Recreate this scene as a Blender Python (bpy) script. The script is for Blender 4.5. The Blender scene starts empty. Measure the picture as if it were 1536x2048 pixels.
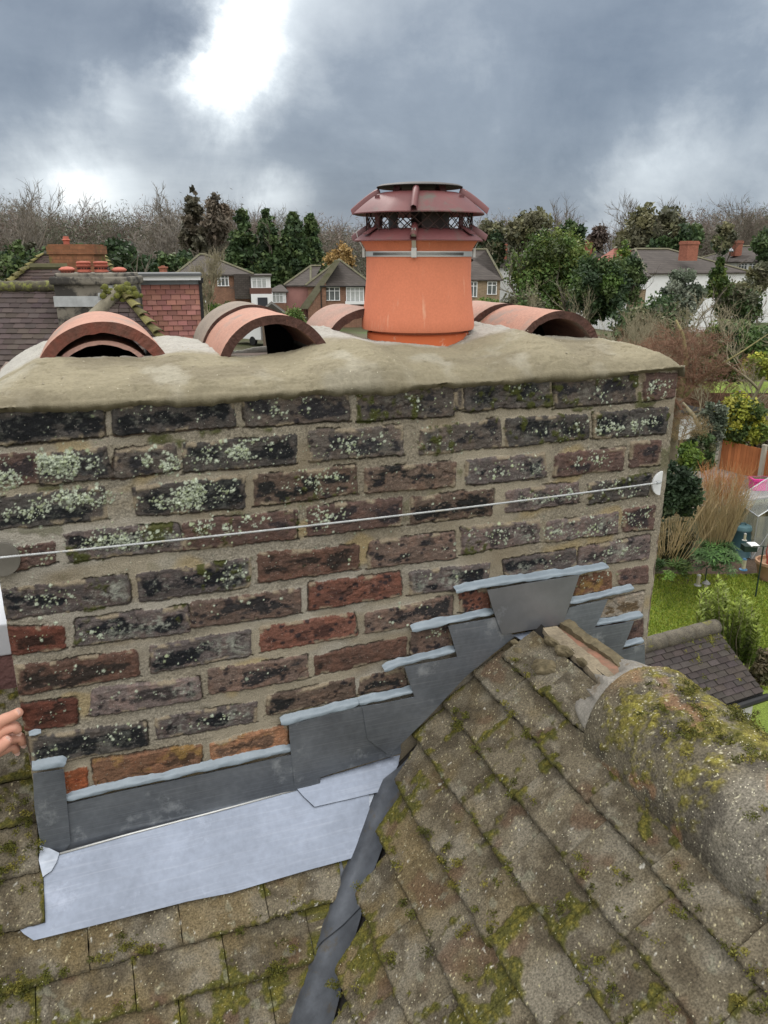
import bpy, bmesh, math, random
import numpy as np
from mathutils import Vector, Matrix
R_ = math.radians
random.seed(7)
RNG = np.random.default_rng(11)
SC = bpy.context.scene
COL = SC.collection

# ------------------------------------------------------------------ camera
CAM = np.array([0.2232, -1.358, 0.222])
YAW, PITCH, FPX = 0.34865, 0.31695, 1559.75
FW = np.array([math.sin(YAW)*math.cos(PITCH), math.cos(YAW)*math.cos(PITCH), -math.sin(PITCH)])
RT = np.array([math.cos(YAW), -math.sin(YAW), 0.0])
UP = np.cross(RT, FW)
cd = bpy.data.cameras.new("camera"); cam = bpy.data.objects.new("camera", cd); COL.objects.link(cam)
cd.sensor_fit = 'VERTICAL'; cd.sensor_height = 24.0; cd.lens = FPX/2048*24.0
cd.clip_start = 0.02; cd.clip_end = 3000
m = Matrix(((RT[0], UP[0], -FW[0], CAM[0]), (RT[1], UP[1], -FW[1], CAM[1]), (RT[2], UP[2], -FW[2], CAM[2]), (0, 0, 0, 1)))
cam.matrix_world = m
SC.camera = cam

def ray(px, py):
    return FW*FPX + RT*(px-768) + UP*(1024-py)
def onp(px, py, pt, n):
    """photo pixel -> point on the plane (pt, n)"""
    D = ray(px, py); n = np.array(n, float)
    return CAM + D*(np.dot(np.array(pt, float)-CAM, n)/np.dot(D, n))
def atd(px, py, d):
    """photo pixel -> point at horizontal distance d"""
    D = ray(px, py); return CAM + D*(d/math.hypot(D[0], D[1]))
def wal(px, py, y=0.0):
    return onp(px, py, (0, y, 0), (0, 1, 0))
GZ = -6.5
def gnd(px, py, z=GZ):
    return onp(px, py, (0, 0, z), (0, 0, 1))

# ------------------------------------------------------------------ view
SC.view_settings.view_transform = 'Standard'; SC.view_settings.look = 'None'
SC.view_settings.exposure = 0.38; SC.view_settings.gamma = 1.0
SC.render.engine = 'CYCLES'
SC.cycles.max_bounces = 6; SC.cycles.diffuse_bounces = 3; SC.cycles.glossy_bounces = 3
SC.cycles.transmission_bounces = 4; SC.cycles.transparent_max_bounces = 8

# ------------------------------------------------------------------ sun and sky
SUN_EL, SUN_PX = 42.0, 430
sd = ray(SUN_PX, 400); az = math.atan2(sd[0], sd[1])
sunv = Vector((math.sin(az)*math.cos(R_(SUN_EL)), math.cos(az)*math.cos(R_(SUN_EL)), math.sin(R_(SUN_EL))))
sl = bpy.data.lights.new("sun", 'SUN'); sl.energy = 1.5; sl.angle = R_(11); sl.color = (1.0, 0.965, 0.91)
so = bpy.data.objects.new("sun", sl); COL.objects.link(so)
so.rotation_euler = (-sunv).to_track_quat('-Z', 'Y').to_euler()

W = bpy.data.worlds.new("World"); SC.world = W; W.use_nodes = True
nt = W.node_tree; N = nt.nodes; L = nt.links; N.clear()
def nd(t, **k):
    n = N.new(t)
    for a, b in k.items(): setattr(n, a, b)
    return n
def mth(op, a, b=None, c=None, clamp=False):
    n = N.new('ShaderNodeMath'); n.operation = op; n.use_clamp = clamp
    for i, v in enumerate((a, b, c)):
        if v is None: continue
        if isinstance(v, (int, float)): n.inputs[i].default_value = v
        else: L.new(v, n.inputs[i])
    return n.outputs[0]
out = nd('ShaderNodeOutputWorld'); bg = nd('ShaderNodeBackground'); bg.inputs[1].default_value = 0.1
L.new(bg.outputs[0], out.inputs[0])
sky = nd('ShaderNodeTexSky', sky_type='NISHITA'); sky.sun_disc = False
sky.sun_elevation = R_(SUN_EL); sky.sun_rotation = az; sky.air_density = 1.0; sky.dust_density = 1.5
tc = nd('ShaderNodeTexCoord')
sep = nd('ShaderNodeSeparateXYZ'); L.new(tc.outputs['Generated'], sep.inputs[0])
zc = mth('MAXIMUM', sep.outputs[2], 0.0)
den = mth('ADD', zc, 0.30)
cmb = nd('ShaderNodeCombineXYZ')
L.new(mth('DIVIDE', sep.outputs[0], den), cmb.inputs[0]); L.new(mth('DIVIDE', sep.outputs[1], den), cmb.inputs[1])
def wnoise(vec, scale, detail, rough, dist=0.0):
    n = nd('ShaderNodeTexNoise'); n.inputs['Scale'].default_value = scale; n.inputs['Detail'].default_value = detail
    n.inputs['Roughness'].default_value = rough; n.inputs['Distortion'].default_value = dist
    L.new(vec, n.inputs['Vector']); return n
n1 = wnoise(cmb.outputs[0], 1.1, 9, 0.58, 0.35)
n2 = wnoise(tc.outputs['Generated'], 5.0, 9, 0.62, 0.2)
n3 = wnoise(tc.outputs['Generated'], 3.0, 6, 0.6)
wob = nd('ShaderNodeVectorMath', operation='SUBTRACT'); L.new(n2.outputs['Color'], wob.inputs[0]); wob.inputs[1].default_value = (.5, .5, .5)
wsc = nd('ShaderNodeVectorMath', operation='SCALE'); L.new(wob.outputs[0], wsc.inputs[0]); wsc.inputs['Scale'].default_value = 0.17
wad = nd('ShaderNodeVectorMath', operation='ADD'); L.new(tc.outputs['Generated'], wad.inputs[0]); L.new(wsc.outputs[0], wad.inputs[1])
wn = nd('ShaderNodeVectorMath', operation='NORMALIZE'); L.new(wad.outputs[0], wn.inputs[0])
val = mth('MULTIPLY_ADD', n1.outputs['Fac'], 0.62, 0.15)
val = mth('MULTIPLY_ADD', mth('SUBTRACT', n2.outputs['Fac'], .5), 0.58, val)
for (px, py, s, a) in [(490, 60, .050, .54), (458, 160, .044, .46), (272, 205, .036, .30), (400, 190, .04, .12), (535, 390, .04, .34), (120, 360, .09, .16), (230, 388, .045, .20), (400, 390, .05, .06), (380, 290, .12, -.08),
                       (330, 320, .14, .05), (330, 250, .06, -.04), (560, 250, .1, -.10), (600, 30, .08, .16), (1375, 340, .06, .28), (1210, 395, .06, .28), (1300, 230, .12, -.10), (1010, 40, .14, .14),
                       (640, 150, .10, .08), (150, 60, .17, -.22), (60, 190, .1, -.10), (900, 250, .16, -.16), (1250, 190, .2, -.15),
                       (690, 330, .1, -.10), (1450, 60, .12, -.05), (1080, 350, .1, -.08), (330, 80, .05, -.14)]:
    dv = ray(px, py); dv = dv/np.linalg.norm(dv)
    dt = nd('ShaderNodeVectorMath', operation='DOT_PRODUCT'); L.new(wn.outputs[0], dt.inputs[0]); dt.inputs[1].default_value = tuple(dv)
    e = mth('EXPONENT', mth('MULTIPLY', mth('SUBTRACT', dt.outputs['Value'], 1.0), 2.0/(s*s)))
    val = mth('MULTIPLY_ADD', e, a, val)
# overcast sky: overhead brighter than the horizon
cr = nd('ShaderNodeValToRGB'); L.new(val, cr.inputs[0])
els = cr.color_ramp.elements
els[0].position = 0.10; els[0].color = (.115, .155, .215, 1)
els[1].position = 1.0; els[1].color = (1.15, 1.15, 1.15, 1)
for p, c in ((.32, (.215, .262, .325, 1)), (.48, (.37, .42, .475, 1)), (.66, (.58, .64, .69, 1)), (.82, (.92, .95, .96, 1))):
    e = els.new(p); e.color = c
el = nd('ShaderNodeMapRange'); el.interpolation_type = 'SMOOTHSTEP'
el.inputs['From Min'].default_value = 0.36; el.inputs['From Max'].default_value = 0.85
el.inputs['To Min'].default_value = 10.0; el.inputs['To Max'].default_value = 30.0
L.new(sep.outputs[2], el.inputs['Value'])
# sky behind the camera brightened to light the faces turned to it
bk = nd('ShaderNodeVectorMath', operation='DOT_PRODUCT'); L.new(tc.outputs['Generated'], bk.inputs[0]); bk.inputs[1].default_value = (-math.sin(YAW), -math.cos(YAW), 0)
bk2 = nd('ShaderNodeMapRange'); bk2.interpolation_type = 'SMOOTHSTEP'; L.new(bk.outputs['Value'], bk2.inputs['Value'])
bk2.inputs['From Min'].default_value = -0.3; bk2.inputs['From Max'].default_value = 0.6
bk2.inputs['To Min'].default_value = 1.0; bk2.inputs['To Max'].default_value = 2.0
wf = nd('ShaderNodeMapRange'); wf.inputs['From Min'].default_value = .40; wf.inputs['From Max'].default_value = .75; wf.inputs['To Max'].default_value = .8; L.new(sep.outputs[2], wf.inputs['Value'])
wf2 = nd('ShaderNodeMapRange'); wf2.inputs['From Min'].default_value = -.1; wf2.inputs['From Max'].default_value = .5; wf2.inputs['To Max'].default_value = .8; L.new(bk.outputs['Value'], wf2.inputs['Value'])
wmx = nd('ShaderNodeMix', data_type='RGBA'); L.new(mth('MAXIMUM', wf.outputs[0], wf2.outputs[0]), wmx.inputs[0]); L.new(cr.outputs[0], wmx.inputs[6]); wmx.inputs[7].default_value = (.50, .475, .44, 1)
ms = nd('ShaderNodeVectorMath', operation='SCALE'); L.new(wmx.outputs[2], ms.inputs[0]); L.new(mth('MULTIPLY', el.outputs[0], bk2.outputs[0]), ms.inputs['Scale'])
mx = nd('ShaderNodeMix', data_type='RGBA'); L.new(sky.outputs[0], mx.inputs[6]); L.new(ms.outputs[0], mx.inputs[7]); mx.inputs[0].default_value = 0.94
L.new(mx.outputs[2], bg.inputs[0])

# ------------------------------------------------------------------ helpers: noise
_T = np.random.default_rng(5).random((8, 256, 256))
def vn(u, v, s=0):
    iu = np.floor(u).astype(int); iv = np.floor(v).astype(int); fu = u-iu; fv = v-iv
    fu = fu*fu*(3-2*fu); fv = fv*fv*(3-2*fv); T = _T[s % 8]; o = s*37
    a = T[(iu+o) & 255, (iv+o*3) & 255]; b = T[(iu+1+o) & 255, (iv+o*3) & 255]; c = T[(iu+o) & 255, (iv+1+o*3) & 255]; d = T[(iu+1+o) & 255, (iv+1+o*3) & 255]
    return (a*(1-fu)+b*fu)*(1-fv)+(c*(1-fu)+d*fu)*fv
def fbm(u, v, f, o=4, s=0, g=.5):
    t = 0; a = 1; n = 0
    for i in range(o):
        t = t+a*vn(u*f, v*f, s+i); n += a; a *= g; f *= 2.03
    return t/n
def sst(a, b, x):
    t = np.clip((x-a)/(b-a), 0, 1); return t*t*(3-2*t)
def mixc(a, b, t):
    return a*(1-t[..., None])+np.array(b)*t[..., None]

# ------------------------------------------------------------------ helpers: objects
def tag(o, label=None, cat=None, group=None, kind=None):
    if label: o['label'] = label
    if cat: o['category'] = cat
    if group: o['group'] = group
    if kind: o['kind'] = kind
    return o
def empty(name, loc, label, cat, group=None, rz=0.0):
    o = bpy.data.objects.new(name, None); COL.objects.link(o); o.location = tuple(loc); o.rotation_euler = (0, 0, rz)
    o.empty_display_size = .2
    return tag(o, label, cat, group)
def link(name, me, mat, parent=None):
    o = bpy.data.objects.new(name, me); COL.objects.link(o)
    if mat is not None and not me.materials:
        for q in (mat if isinstance(mat, (list, tuple)) else [mat]): me.materials.append(q)
    if parent is not None:
        o.parent = parent
        o.matrix_parent_inverse = WM(parent).inverted()
    return o
def WM(o):
    M = o.matrix_basis.copy() if o.parent is None else WM(o.parent) @ o.matrix_parent_inverse @ o.matrix_basis
    return M
def npmesh(name, V, F, C=None, smooth=True, mi=None):
    """V (n,3), F (m,k) int array or list; C (n,3) linear colour"""
    me = bpy.data.meshes.new(name)
    if isinstance(F, np.ndarray):
        k = F.shape[1]; me.vertices.add(len(V)); me.loops.add(F.size); me.polygons.add(len(F))
        me.vertices.foreach_set('co', np.asarray(V, np.float32).ravel())
        me.loops.foreach_set('vertex_index', F.astype(np.int32).ravel())
        me.polygons.foreach_set('loop_start', np.arange(0, F.size, k, dtype=np.int32))
        me.polygons.foreach_set('loop_total', np.full(len(F), k, dtype=np.int32))
    else:
        me.from_pydata([tuple(map(float, v)) for v in V], [], F)
    if C is not None:
        a = me.color_attributes.new('Col', 'FLOAT_COLOR', 'POINT')
        cc = np.ones((len(V), 4), np.float32); cc[:, :3] = C; a.data.foreach_set('color', cc.ravel())
    if mi is not None: me.polygons.foreach_set('material_index', np.asarray(mi, np.int32))
    me.update(calc_edges=True); me.validate()
    if smooth: me.polygons.foreach_set('use_smooth', np.ones(len(me.polygons), bool))
    return me
def gridfaces(nu, nv, off=0):
    i, j = np.meshgrid(np.arange(nu-1), np.arange(nv-1), indexing='ij')
    a = (i*nv+j).ravel()+off
    return np.stack([a, a+nv, a+nv+1, a+1], 1)
class MB:
    """collects shapes into one mesh"""
    def __init__(s): s.v = []; s.f = []; s.c = []; s.n = 0; s.m = []
    def add(s, V, F, col=None, mi=0):
        V = np.asarray(V, float); s.v.append(V)
        s.f += [[i+s.n for i in f] for f in F]; s.m += [mi]*len(F)
        s.c.append(np.tile(np.array(col if col is not None else (1, 1, 1), float), (len(V), 1)) if col is None or np.ndim(col) == 1 else np.asarray(col))
        s.n += len(V); return s
    def box(s, a, b, col=None, M=None, mi=0):
        x0, y0, z0 = a; x1, y1, z1 = b
        V = np.array([(x0, y0, z0), (x1, y0, z0), (x1, y1, z0), (x0, y1, z0), (x0, y0, z1), (x1, y0, z1), (x1, y1, z1), (x0, y1, z1)], float)
        if M is not None: V = V@M[0].T+M[1]
        return s.add(V, [[0, 3, 2, 1], [4, 5, 6, 7], [0, 1, 5, 4], [1, 2, 6, 5], [2, 3, 7, 6], [3, 0, 4, 7]], col, mi)
    def tube(s, P, rad, k=6, col=None, cap=True, mi=0):
        P = np.asarray(P, float); n = len(P)
        rad = np.full(n, rad) if np.isscalar(rad) else np.asarray(rad)
        V = []
        t0 = P[1]-P[0]; a = np.cross(t0, (0, 0, 1.0))
        if np.linalg.norm(a) < 1e-6*np.linalg.norm(t0)+1e-12: a = np.cross(t0, (1.0, 0, 0))
        a /= np.linalg.norm(a)
        for i in range(n):
            t = P[min(i+1, n-1)]-P[max(i-1, 0)]; t = t/(np.linalg.norm(t)+1e-12)
            a = a-t*np.dot(a, t); a /= (np.linalg.norm(a)+1e-12); b = np.cross(t, a)
            for j in range(k):
                q = 2*math.pi*j/k; V.append(P[i]+rad[i]*(a*math.cos(q)+b*math.sin(q)))
        F = [[i*k+j, i*k+(j+1) % k, (i+1)*k+(j+1) % k, (i+1)*k+j] for i in range(n-1) for j in range(k)]
        if cap: F += [list(range(k))[::-1], [(n-1)*k+j for j in range(k)]]
        return s.add(V, F, col, mi)
    def lathe(s, prof, c, k=48, col=None, close=False, mi=0, a0=0.0, a1=2*math.pi):
        full = abs(a1-a0-2*math.pi) < 1e-6; kk = k if full else k+1
        V = [(c[0]+r*math.cos(a0+(a1-a0)*j/k), c[1]+r*math.sin(a0+(a1-a0)*j/k), c[2]+z) for (r, z) in prof for j in range(kk)]
        F = []
        n = len(prof)
        for i in range(n-1+(1 if close else 0)):
            i2 = (i+1) % n
            for j in range(k):
                j2 = (j+1) % kk
                F.append([i*kk+j, i*kk+j2, i2*kk+j2, i2*kk+j])
        return s.add(V, F, col, mi)
    def poly(s, P, col=None, mi=0):
        return s.add(P, [list(range(len(P)))], col, mi)
    def prism(s, P, d, col=None, mi=0):
        """polygon P extruded by vector d"""
        P = np.asarray(P, float); n = len(P); V = np.vstack([P, P+np.asarray(d, float)])
        F = [list(range(n))[::-1], list(range(n, 2*n))]+[[i, (i+1) % n, n+(i+1) % n, n+i] for i in range(n)]
        return s.add(V, F, col, mi)
    def build(s, name, mat, parent=None, smooth=False, col=False, bevel=0.0):
        V = np.vstack(s.v); me = npmesh(name, V, s.f, np.vstack(s.c) if col else None, smooth, s.m if max(s.m) else None)
        bm = bmesh.new(); bm.from_mesh(me); bmesh.ops.recalc_face_normals(bm, faces=bm.faces)
        if bevel > 0:
            bmesh.ops.bevel(bm, geom=[e for e in bm.edges if len(e.link_faces) == 2 and e.calc_face_angle(0) > .5], offset=bevel, segments=2, profile=.6, affect='EDGES')
        bm.to_mesh(me); bm.free()
        if smooth: me.polygons.foreach_set('use_smooth', np.ones(len(me.polygons), bool))
        if smooth == 'auto':
            me.set_sharp_from_angle(angle=R_(40))
        return link(name, me, mat, parent)

# ------------------------------------------------------------------ helpers: materials
def streaks(m, colour, scale, lo, hi, amount):
    """stretched stains mixed over a material's colour"""
    t = m.node_tree; n = t.nodes; l = t.links; b = n['Principled BSDF']
    tc = n.new('ShaderNodeTexCoord'); mp = n.new('ShaderNodeMapping'); mp.inputs['Scale'].default_value = scale; l.new(tc.outputs['Object'], mp.inputs[0])
    ns = n.new('ShaderNodeTexNoise'); ns.inputs['Scale'].default_value = 1; ns.inputs['Detail'].default_value = 6; ns.inputs['Roughness'].default_value = .65; l.new(mp.outputs[0], ns.inputs['Vector'])
    mr = n.new('ShaderNodeMapRange'); mr.inputs['From Min'].default_value = lo; mr.inputs['From Max'].default_value = hi; mr.inputs['To Max'].default_value = amount; l.new(ns.outputs['Fac'], mr.inputs['Value'])
    src = b.inputs['Base Color'].links[0].from_socket
    q = n.new('ShaderNodeMix'); q.data_type = 'RGBA'; q.inputs[7].default_value = (*colour, 1); l.new(mr.outputs[0], q.inputs[0]); l.new(src, q.inputs[6]); l.new(q.outputs[2], b.inputs['Base Color'])
def mat(name, c=(.5, .5, .5), rough=.8, metal=0.0, var=.25, vs=6.0, c2=None, bump=.3, bs=60.0, bd=.01, attr=False, spec=.35, stripe=None, trans=0.0, coord='Object', dirt=None, grain=None, speck=None):
    """procedural surface: base colour mottled towards c2, bump noise; attr multiplies by the mesh's own colour"""
    m = bpy.data.materials.new(name); m.use_nodes = True; t = m.node_tree; n = t.nodes; l = t.links
    b = n['Principled BSDF']; b.inputs['Roughness'].default_value = rough; b.inputs['Metallic'].default_value = metal
    b.inputs['Specular IOR Level'].default_value = spec
    tc = n.new('ShaderNodeTexCoord'); co = tc.outputs[coord]
    ns = n.new('ShaderNodeTexNoise'); ns.inputs['Scale'].default_value = vs; ns.inputs['Detail'].default_value = 8; ns.inputs['Roughness'].default_value = .65
    l.new(co, ns.inputs['Vector'])
    mr = n.new('ShaderNodeMapRange'); mr.inputs['From Min'].default_value = .3; mr.inputs['From Max'].default_value = .7; l.new(ns.outputs['Fac'], mr.inputs['Value'])
    c2 = c2 if c2 is not None else tuple(x*(1-var) for x in c)
    mx = n.new('ShaderNodeMix'); mx.data_type = 'RGBA'; mx.inputs[6].default_value = (*c, 1); mx.inputs[7].default_value = (*c2, 1)
    l.new(mr.outputs[0], mx.inputs[0]); col = mx.outputs[2]
    def mul(a, bb, typ='MULTIPLY', f=1.0):
        q = n.new('ShaderNodeMix'); q.data_type = 'RGBA'; q.blend_type = typ; q.inputs[0].default_value = f
        l.new(a, q.inputs[6]); l.new(bb, q.inputs[7]); return q.outputs[2]
    if grain:      # (scale, dark, light) fine speckle
        g = n.new('ShaderNodeTexNoise'); g.inputs['Scale'].default_value = grain[0]; g.inputs['Detail'].default_value = 3; l.new(co, g.inputs['Vector'])
        gr = n.new('ShaderNodeMapRange'); gr.inputs['From Min'].default_value = .32; gr.inputs['From Max'].default_value = .68
        gr.inputs['To Min'].default_value = grain[1]; gr.inputs['To Max'].default_value = grain[2]; l.new(g.outputs['Fac'], gr.inputs['Value'])
        gc = n.new('ShaderNodeCombineColor')
        for i in range(3): l.new(gr.outputs[0], gc.inputs[i])
        col = mul(col, gc.outputs[0])
    if attr:
        at = n.new('ShaderNodeAttribute'); at.attribute_name = 'Col'; col = mul(col, at.outputs['Color'])
    if dirt:       # (colour, scale, threshold) soft-edged stains
        d = n.new('ShaderNodeTexNoise'); d.inputs['Scale'].default_value = dirt[1]; d.inputs['Detail'].default_value = 7; d.inputs['Roughness'].default_value = .7; l.new(co, d.inputs['Vector'])
        dr = n.new('ShaderNodeMapRange'); dr.inputs['From Min'].default_value = dirt[2]; dr.inputs['From Max'].default_value = dirt[2]+.1; l.new(d.outputs['Fac'], dr.inputs['Value'])
        q = n.new('ShaderNodeMix'); q.data_type = 'RGBA'; q.inputs[7].default_value = (*dirt[0], 1); l.new(dr.outputs[0], q.inputs[0]); l.new(col, q.inputs[6]); col = q.outputs[2]
    if speck:      # (cells per metre, radius share, colour, share of cells) scattered pale grains
        vo = n.new('ShaderNodeTexVoronoi'); vo.inputs['Scale'].default_value = speck[0]; l.new(co, vo.inputs['Vector'])
        lt = n.new('ShaderNodeMapRange'); lt.inputs['From Min'].default_value = speck[1]; lt.inputs['From Max'].default_value = speck[1]*.6; l.new(vo.outputs['Distance'], lt.inputs['Value'])
        sc_ = n.new('ShaderNodeSeparateColor'); l.new(vo.outputs['Color'], sc_.inputs[0])
        th_ = n.new('ShaderNodeMath'); th_.operation = 'LESS_THAN'; th_.inputs[1].default_value = speck[3]; l.new(sc_.outputs[0], th_.inputs[0])
        fm = n.new('ShaderNodeMath'); fm.operation = 'MULTIPLY'; l.new(lt.outputs[0], fm.inputs[0]); l.new(th_.outputs[0], fm.inputs[1])
        q = n.new('ShaderNodeMix'); q.data_type = 'RGBA'; q.inputs[7].default_value = (*speck[2], 1); l.new(fm.outputs[0], q.inputs[0]); l.new(col, q.inputs[6]); col = q.outputs[2]
    if stripe:     # (across_scale, up_scale, mortar colour, dark factor) courses of bricks or tiles on x/y and z
        sp = n.new('ShaderNodeSeparateXYZ'); l.new(co, sp.inputs[0])
        ad = n.new('ShaderNodeMath'); ad.operation = 'ADD'; l.new(sp.outputs[0], ad.inputs[0]); l.new(sp.outputs[1], ad.inputs[1])
        cb = n.new('ShaderNodeCombineXYZ'); l.new(ad.outputs[0], cb.inputs[0]); l.new(sp.outputs[2], cb.inputs[1])
        bt = n.new('ShaderNodeTexBrick'); bt.inputs['Scale'].default_value = 1.0
        bt.inputs['Brick Width'].default_value = stripe[0]; bt.inputs['Row Height'].default_value = stripe[1]
        bt.inputs['Mortar Size'].default_value = stripe[3]; bt.inputs['Mortar Smooth'].default_value = .3
        bt.inputs['Color1'].default_value = (1, 1, 1, 1); bt.inputs['Color2'].default_value = (.72, .70, .70, 1); bt.inputs['Bias'].default_value = -.1
        bt.inputs['Mortar'].default_value = (*stripe[2], 1); l.new(cb.outputs[0], bt.inputs['Vector'])
        col = mul(col, bt.outputs['Color'])
    l.new(col, b.inputs['Base Color'])
    if bump > 0:
        bn = n.new('ShaderNodeTexNoise'); bn.inputs['Scale'].default_value = bs; bn.inputs['Detail'].default_value = 6; bn.inputs['Roughness'].default_value = .6
        l.new(co, bn.inputs['Vector'])
        bp = n.new('ShaderNodeBump'); bp.inputs['Strength'].default_value = bump; bp.inputs['Distance'].default_value = bd
        l.new(bn.outputs['Fac'], bp.inputs['Height']); l.new(bp.outputs[0], b.inputs['Normal'])
    if trans > 0:
        tr = n.new('ShaderNodeBsdfTranslucent'); l.new(col, tr.inputs[0]); ms = n.new('ShaderNodeMixShader'); ms.inputs[0].default_value = trans
        l.new(b.outputs[0], ms.inputs[1]); l.new(tr.outputs[0], ms.inputs[2]); l.new(ms.outputs[0], n['Material Output'].inputs[0])
    return m
# ================================================================== CHIMNEY STACK
# corners of every visible brick (top-left, top-right, bottom-right, bottom-left) measured on the wall face
_CR = {'A': (0, 780), 'B': (440, 740), 'C': (880, 720), 'D': (0, 1140), 'E': (440, 1080), 'F': (880, 1020)}
BR = [
 ('A', -60, 165, 650, 90, 665, 295, -60, 360, 'K', 0, 0), ('A', 725, 110, 1485, 45, 1500, 235, 735, 290, 'K', .05, 0),
 ('B', 150, 175, 815, 155, 825, 320, 170, 365, 'M', .4, 0), ('B', 890, 140, 1500, 105, 1500, 290, 895, 320, 'M', .1, .4),
 ('C', 100, 170, 148, 165, 150, 310, 105, 325, 'K', 0, .3), ('C', 165, 150, 710, 130, 710, 290, 165, 325, 'K', .1, .6),
 ('C', 735, 140, 1260, 95, 1255, 262, 740, 305, 'M', .3, .5), ('C', 1310, 90, 1535, 90, 1500, 235, 1310, 260, 'P', .4, .1),
 ('A', -40, 425, 230, 410, 255, 600, -40, 635, 'P', 1.2, 0), ('A', 250, 425, 665, 375, 735, 560, 265, 612, 'M', 3, 0),
 ('A', 750, 400, 1115, 355, 1140, 500, 740, 570, 'M', 2, 0), ('B', -225, 490, 490, 425, 475, 590, -225, 655, 'K', 2.4, 0),
 ('B', 575, 405, 1165, 360, 1175, 540, 580, 585, 'M', .5, 0), ('C', -120, 450, 385, 385, 395, 555, -120, 602, 'M', .15, .1),
 ('C', 430, 385, 945, 355, 950, 500, 430, 555, 'K', .25, .9), ('C', 990, 345, 1465, 310, 1450, 465, 990, 500, 'K', 1.5, .1),
 ('A', -40, 705, 660, 635, 680, 825, -40, 890, 'K', 2.2, 0), ('A', 855, 632, 1560, 550, 1560, 755, 875, 808, 'K', 2.9, 0),
 ('B', 225, 680, 865, 625, 875, 790, 230, 865, 'N', .6, .1), ('B', 930, 640, 1510, 590, 1505, 745, 935, 785, 'N', 0, 0),
 ('C', 175, 650, 670, 600, 675, 750, 175, 800, 'G', .4, 0), ('C', 745, 615, 1190, 560, 1160, 700, 730, 750, 'P', .4, 0),
 ('C', 1230, 530, 1420, 520, 1400, 670, 1220, 685, 'P', 0, 0),
 ('A', 100, 1020, 345, 975, 355, 1100, 85, 1155, 'P', .3, 0), ('A', 415, 925, 1135, 865, 1180, 1020, 460, 1095, 'G', 1.3, .6),
 ('B', -230, 990, 490, 900, 490, 1075, -230, 1150, 'P', 1.5, .1), ('B', 565, 885, 1160, 820, 1160, 990, 570, 1060, 'P', .5, 0),
 ('C', -180, 890, 345, 835, 330, 990, -180, 1050, 'N', .05, 0), ('C', 430, 850, 890, 790, 885, 910, 430, 975, 'L', .8, .2),
 ('C', 955, 800, 1350, 735, 1330, 865, 960, 920, 'K', .5, .1),
 ('D', 10, 135, 810, 40, 830, 205, 30, 320, 'G', .35, .1), ('D', 885, 40, 1598, -70, 1598, 105, 895, 205, 'G', .35, .1),
 ('E', 250, 95, 885, 40, 890, 190, 250, 275, 'B', .05, .1), ('E', 965, 20, 1505, -45, 1510, 115, 960, 185, 'S', .1, 0),
 ('F', 145, 120, 640, 70, 635, 200, 150, 280, 'L', .5, .1), ('F', 690, 90, 1140, 20, 1135, 150, 685, 200, 'L', .9, 0),
 ('F', 1185, 5, 1380, -20, 1365, 125, 1180, 135, 'P', .3, 0),
 ('D', 45, 380, 400, 372, 410, 500, 70, 550, 'R', .1, .1), ('D', 490, 330, 1200, 235, 1215, 395, 490, 490, 'G', .15, .1),
 ('E', -180, 405, 510, 320, 515, 465, -180, 560, 'S', .05, 0), ('E', 575, 290, 1155, 220, 1160, 355, 580, 450, 'T', 0, 0),
 ('E', 1225, 215, 1720, 155, 1715, 300, 1220, 350, 'G', .1, 0), ('F', 410, 330, 870, 255, 870, 360, 430, 430, 'G', .1, 0),
 ('F', 905, 245, 1350, 170, 1335, 310, 885, 360, 'L', .4, 0),
 ('D', 100, 630, 870, 525, 890, 680, 120, 800, 'B', .08, .1), ('D', 965, 500, 1600, 385, 1600, 545, 980, 655, 'G', .1, 0),
 ('E', 265, 560, 860, 475, 875, 610, 270, 715, 'T', 0, 0), ('E', 940, 480, 1490, 365, 1485, 500, 935, 600, 'S', .1, 0),
 ('F', 130, 545, 300, 505, 325, 640, 135, 650, 'T', 0, 0), ('F', 880, 430, 1100, 400, 1090, 510, 865, 545, 'O', .2, 0), ('F', 1140, 400, 1335, 360, 1330, 470, 1150, 480, 'P', 0, 0),
 ('D', 135, 870, 490, 830, 490, 990, 150, 1030, 'R', .05, 0), ('D', 590, 770, 1275, 695, 1290, 820, 580, 940, 'L', .2, 0),
 ('E', -70, 835, 555, 750, 560, 880, -60, 985, 'S', .05, 0), ('E', 610, 750, 1190, 630, 1190, 745, 615, 862, 'B', 0, 0),
 ('E', 1230, 600, 1465, 555, 1490, 680, 1230, 740, 'S', .1, 0), ('F', 1060, 590, 1310, 530, 1290, 660, 1030, 690, 'W', 0, 0),
 ('D', 185, 1080, 935, 980, 940, 1120, 210, 1260, 'K', .25, 0), ('D', 1000, 960, 1640, 850, 1640, 970, 1015, 1085, 'G', .15, 0),
 ('E', 300, 1010, 860, 885, 870, 1005, 310, 1120, 'N', 0, 0), ('E', 905, 895, 1175, 830, 1200, 935, 900, 990, 'N', .1, 0),
 ('F', 1235, 725, 1300, 710, 1300, 810, 1200, 835, 'P', 0, 0),
]
BR2 = [(129, 1550, 172, 1537, 175, 1582, 131, 1590, 'Q'), (187, 1525, 402, 1490, 400, 1533, 192, 1580, 'O'), (420, 1490, 575, 1450, 577, 1490, 425, 1527, 'Z'),
       (1035, 1290, 1250, 1240, 1250, 1290, 1035, 1335, 'N')]
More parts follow.
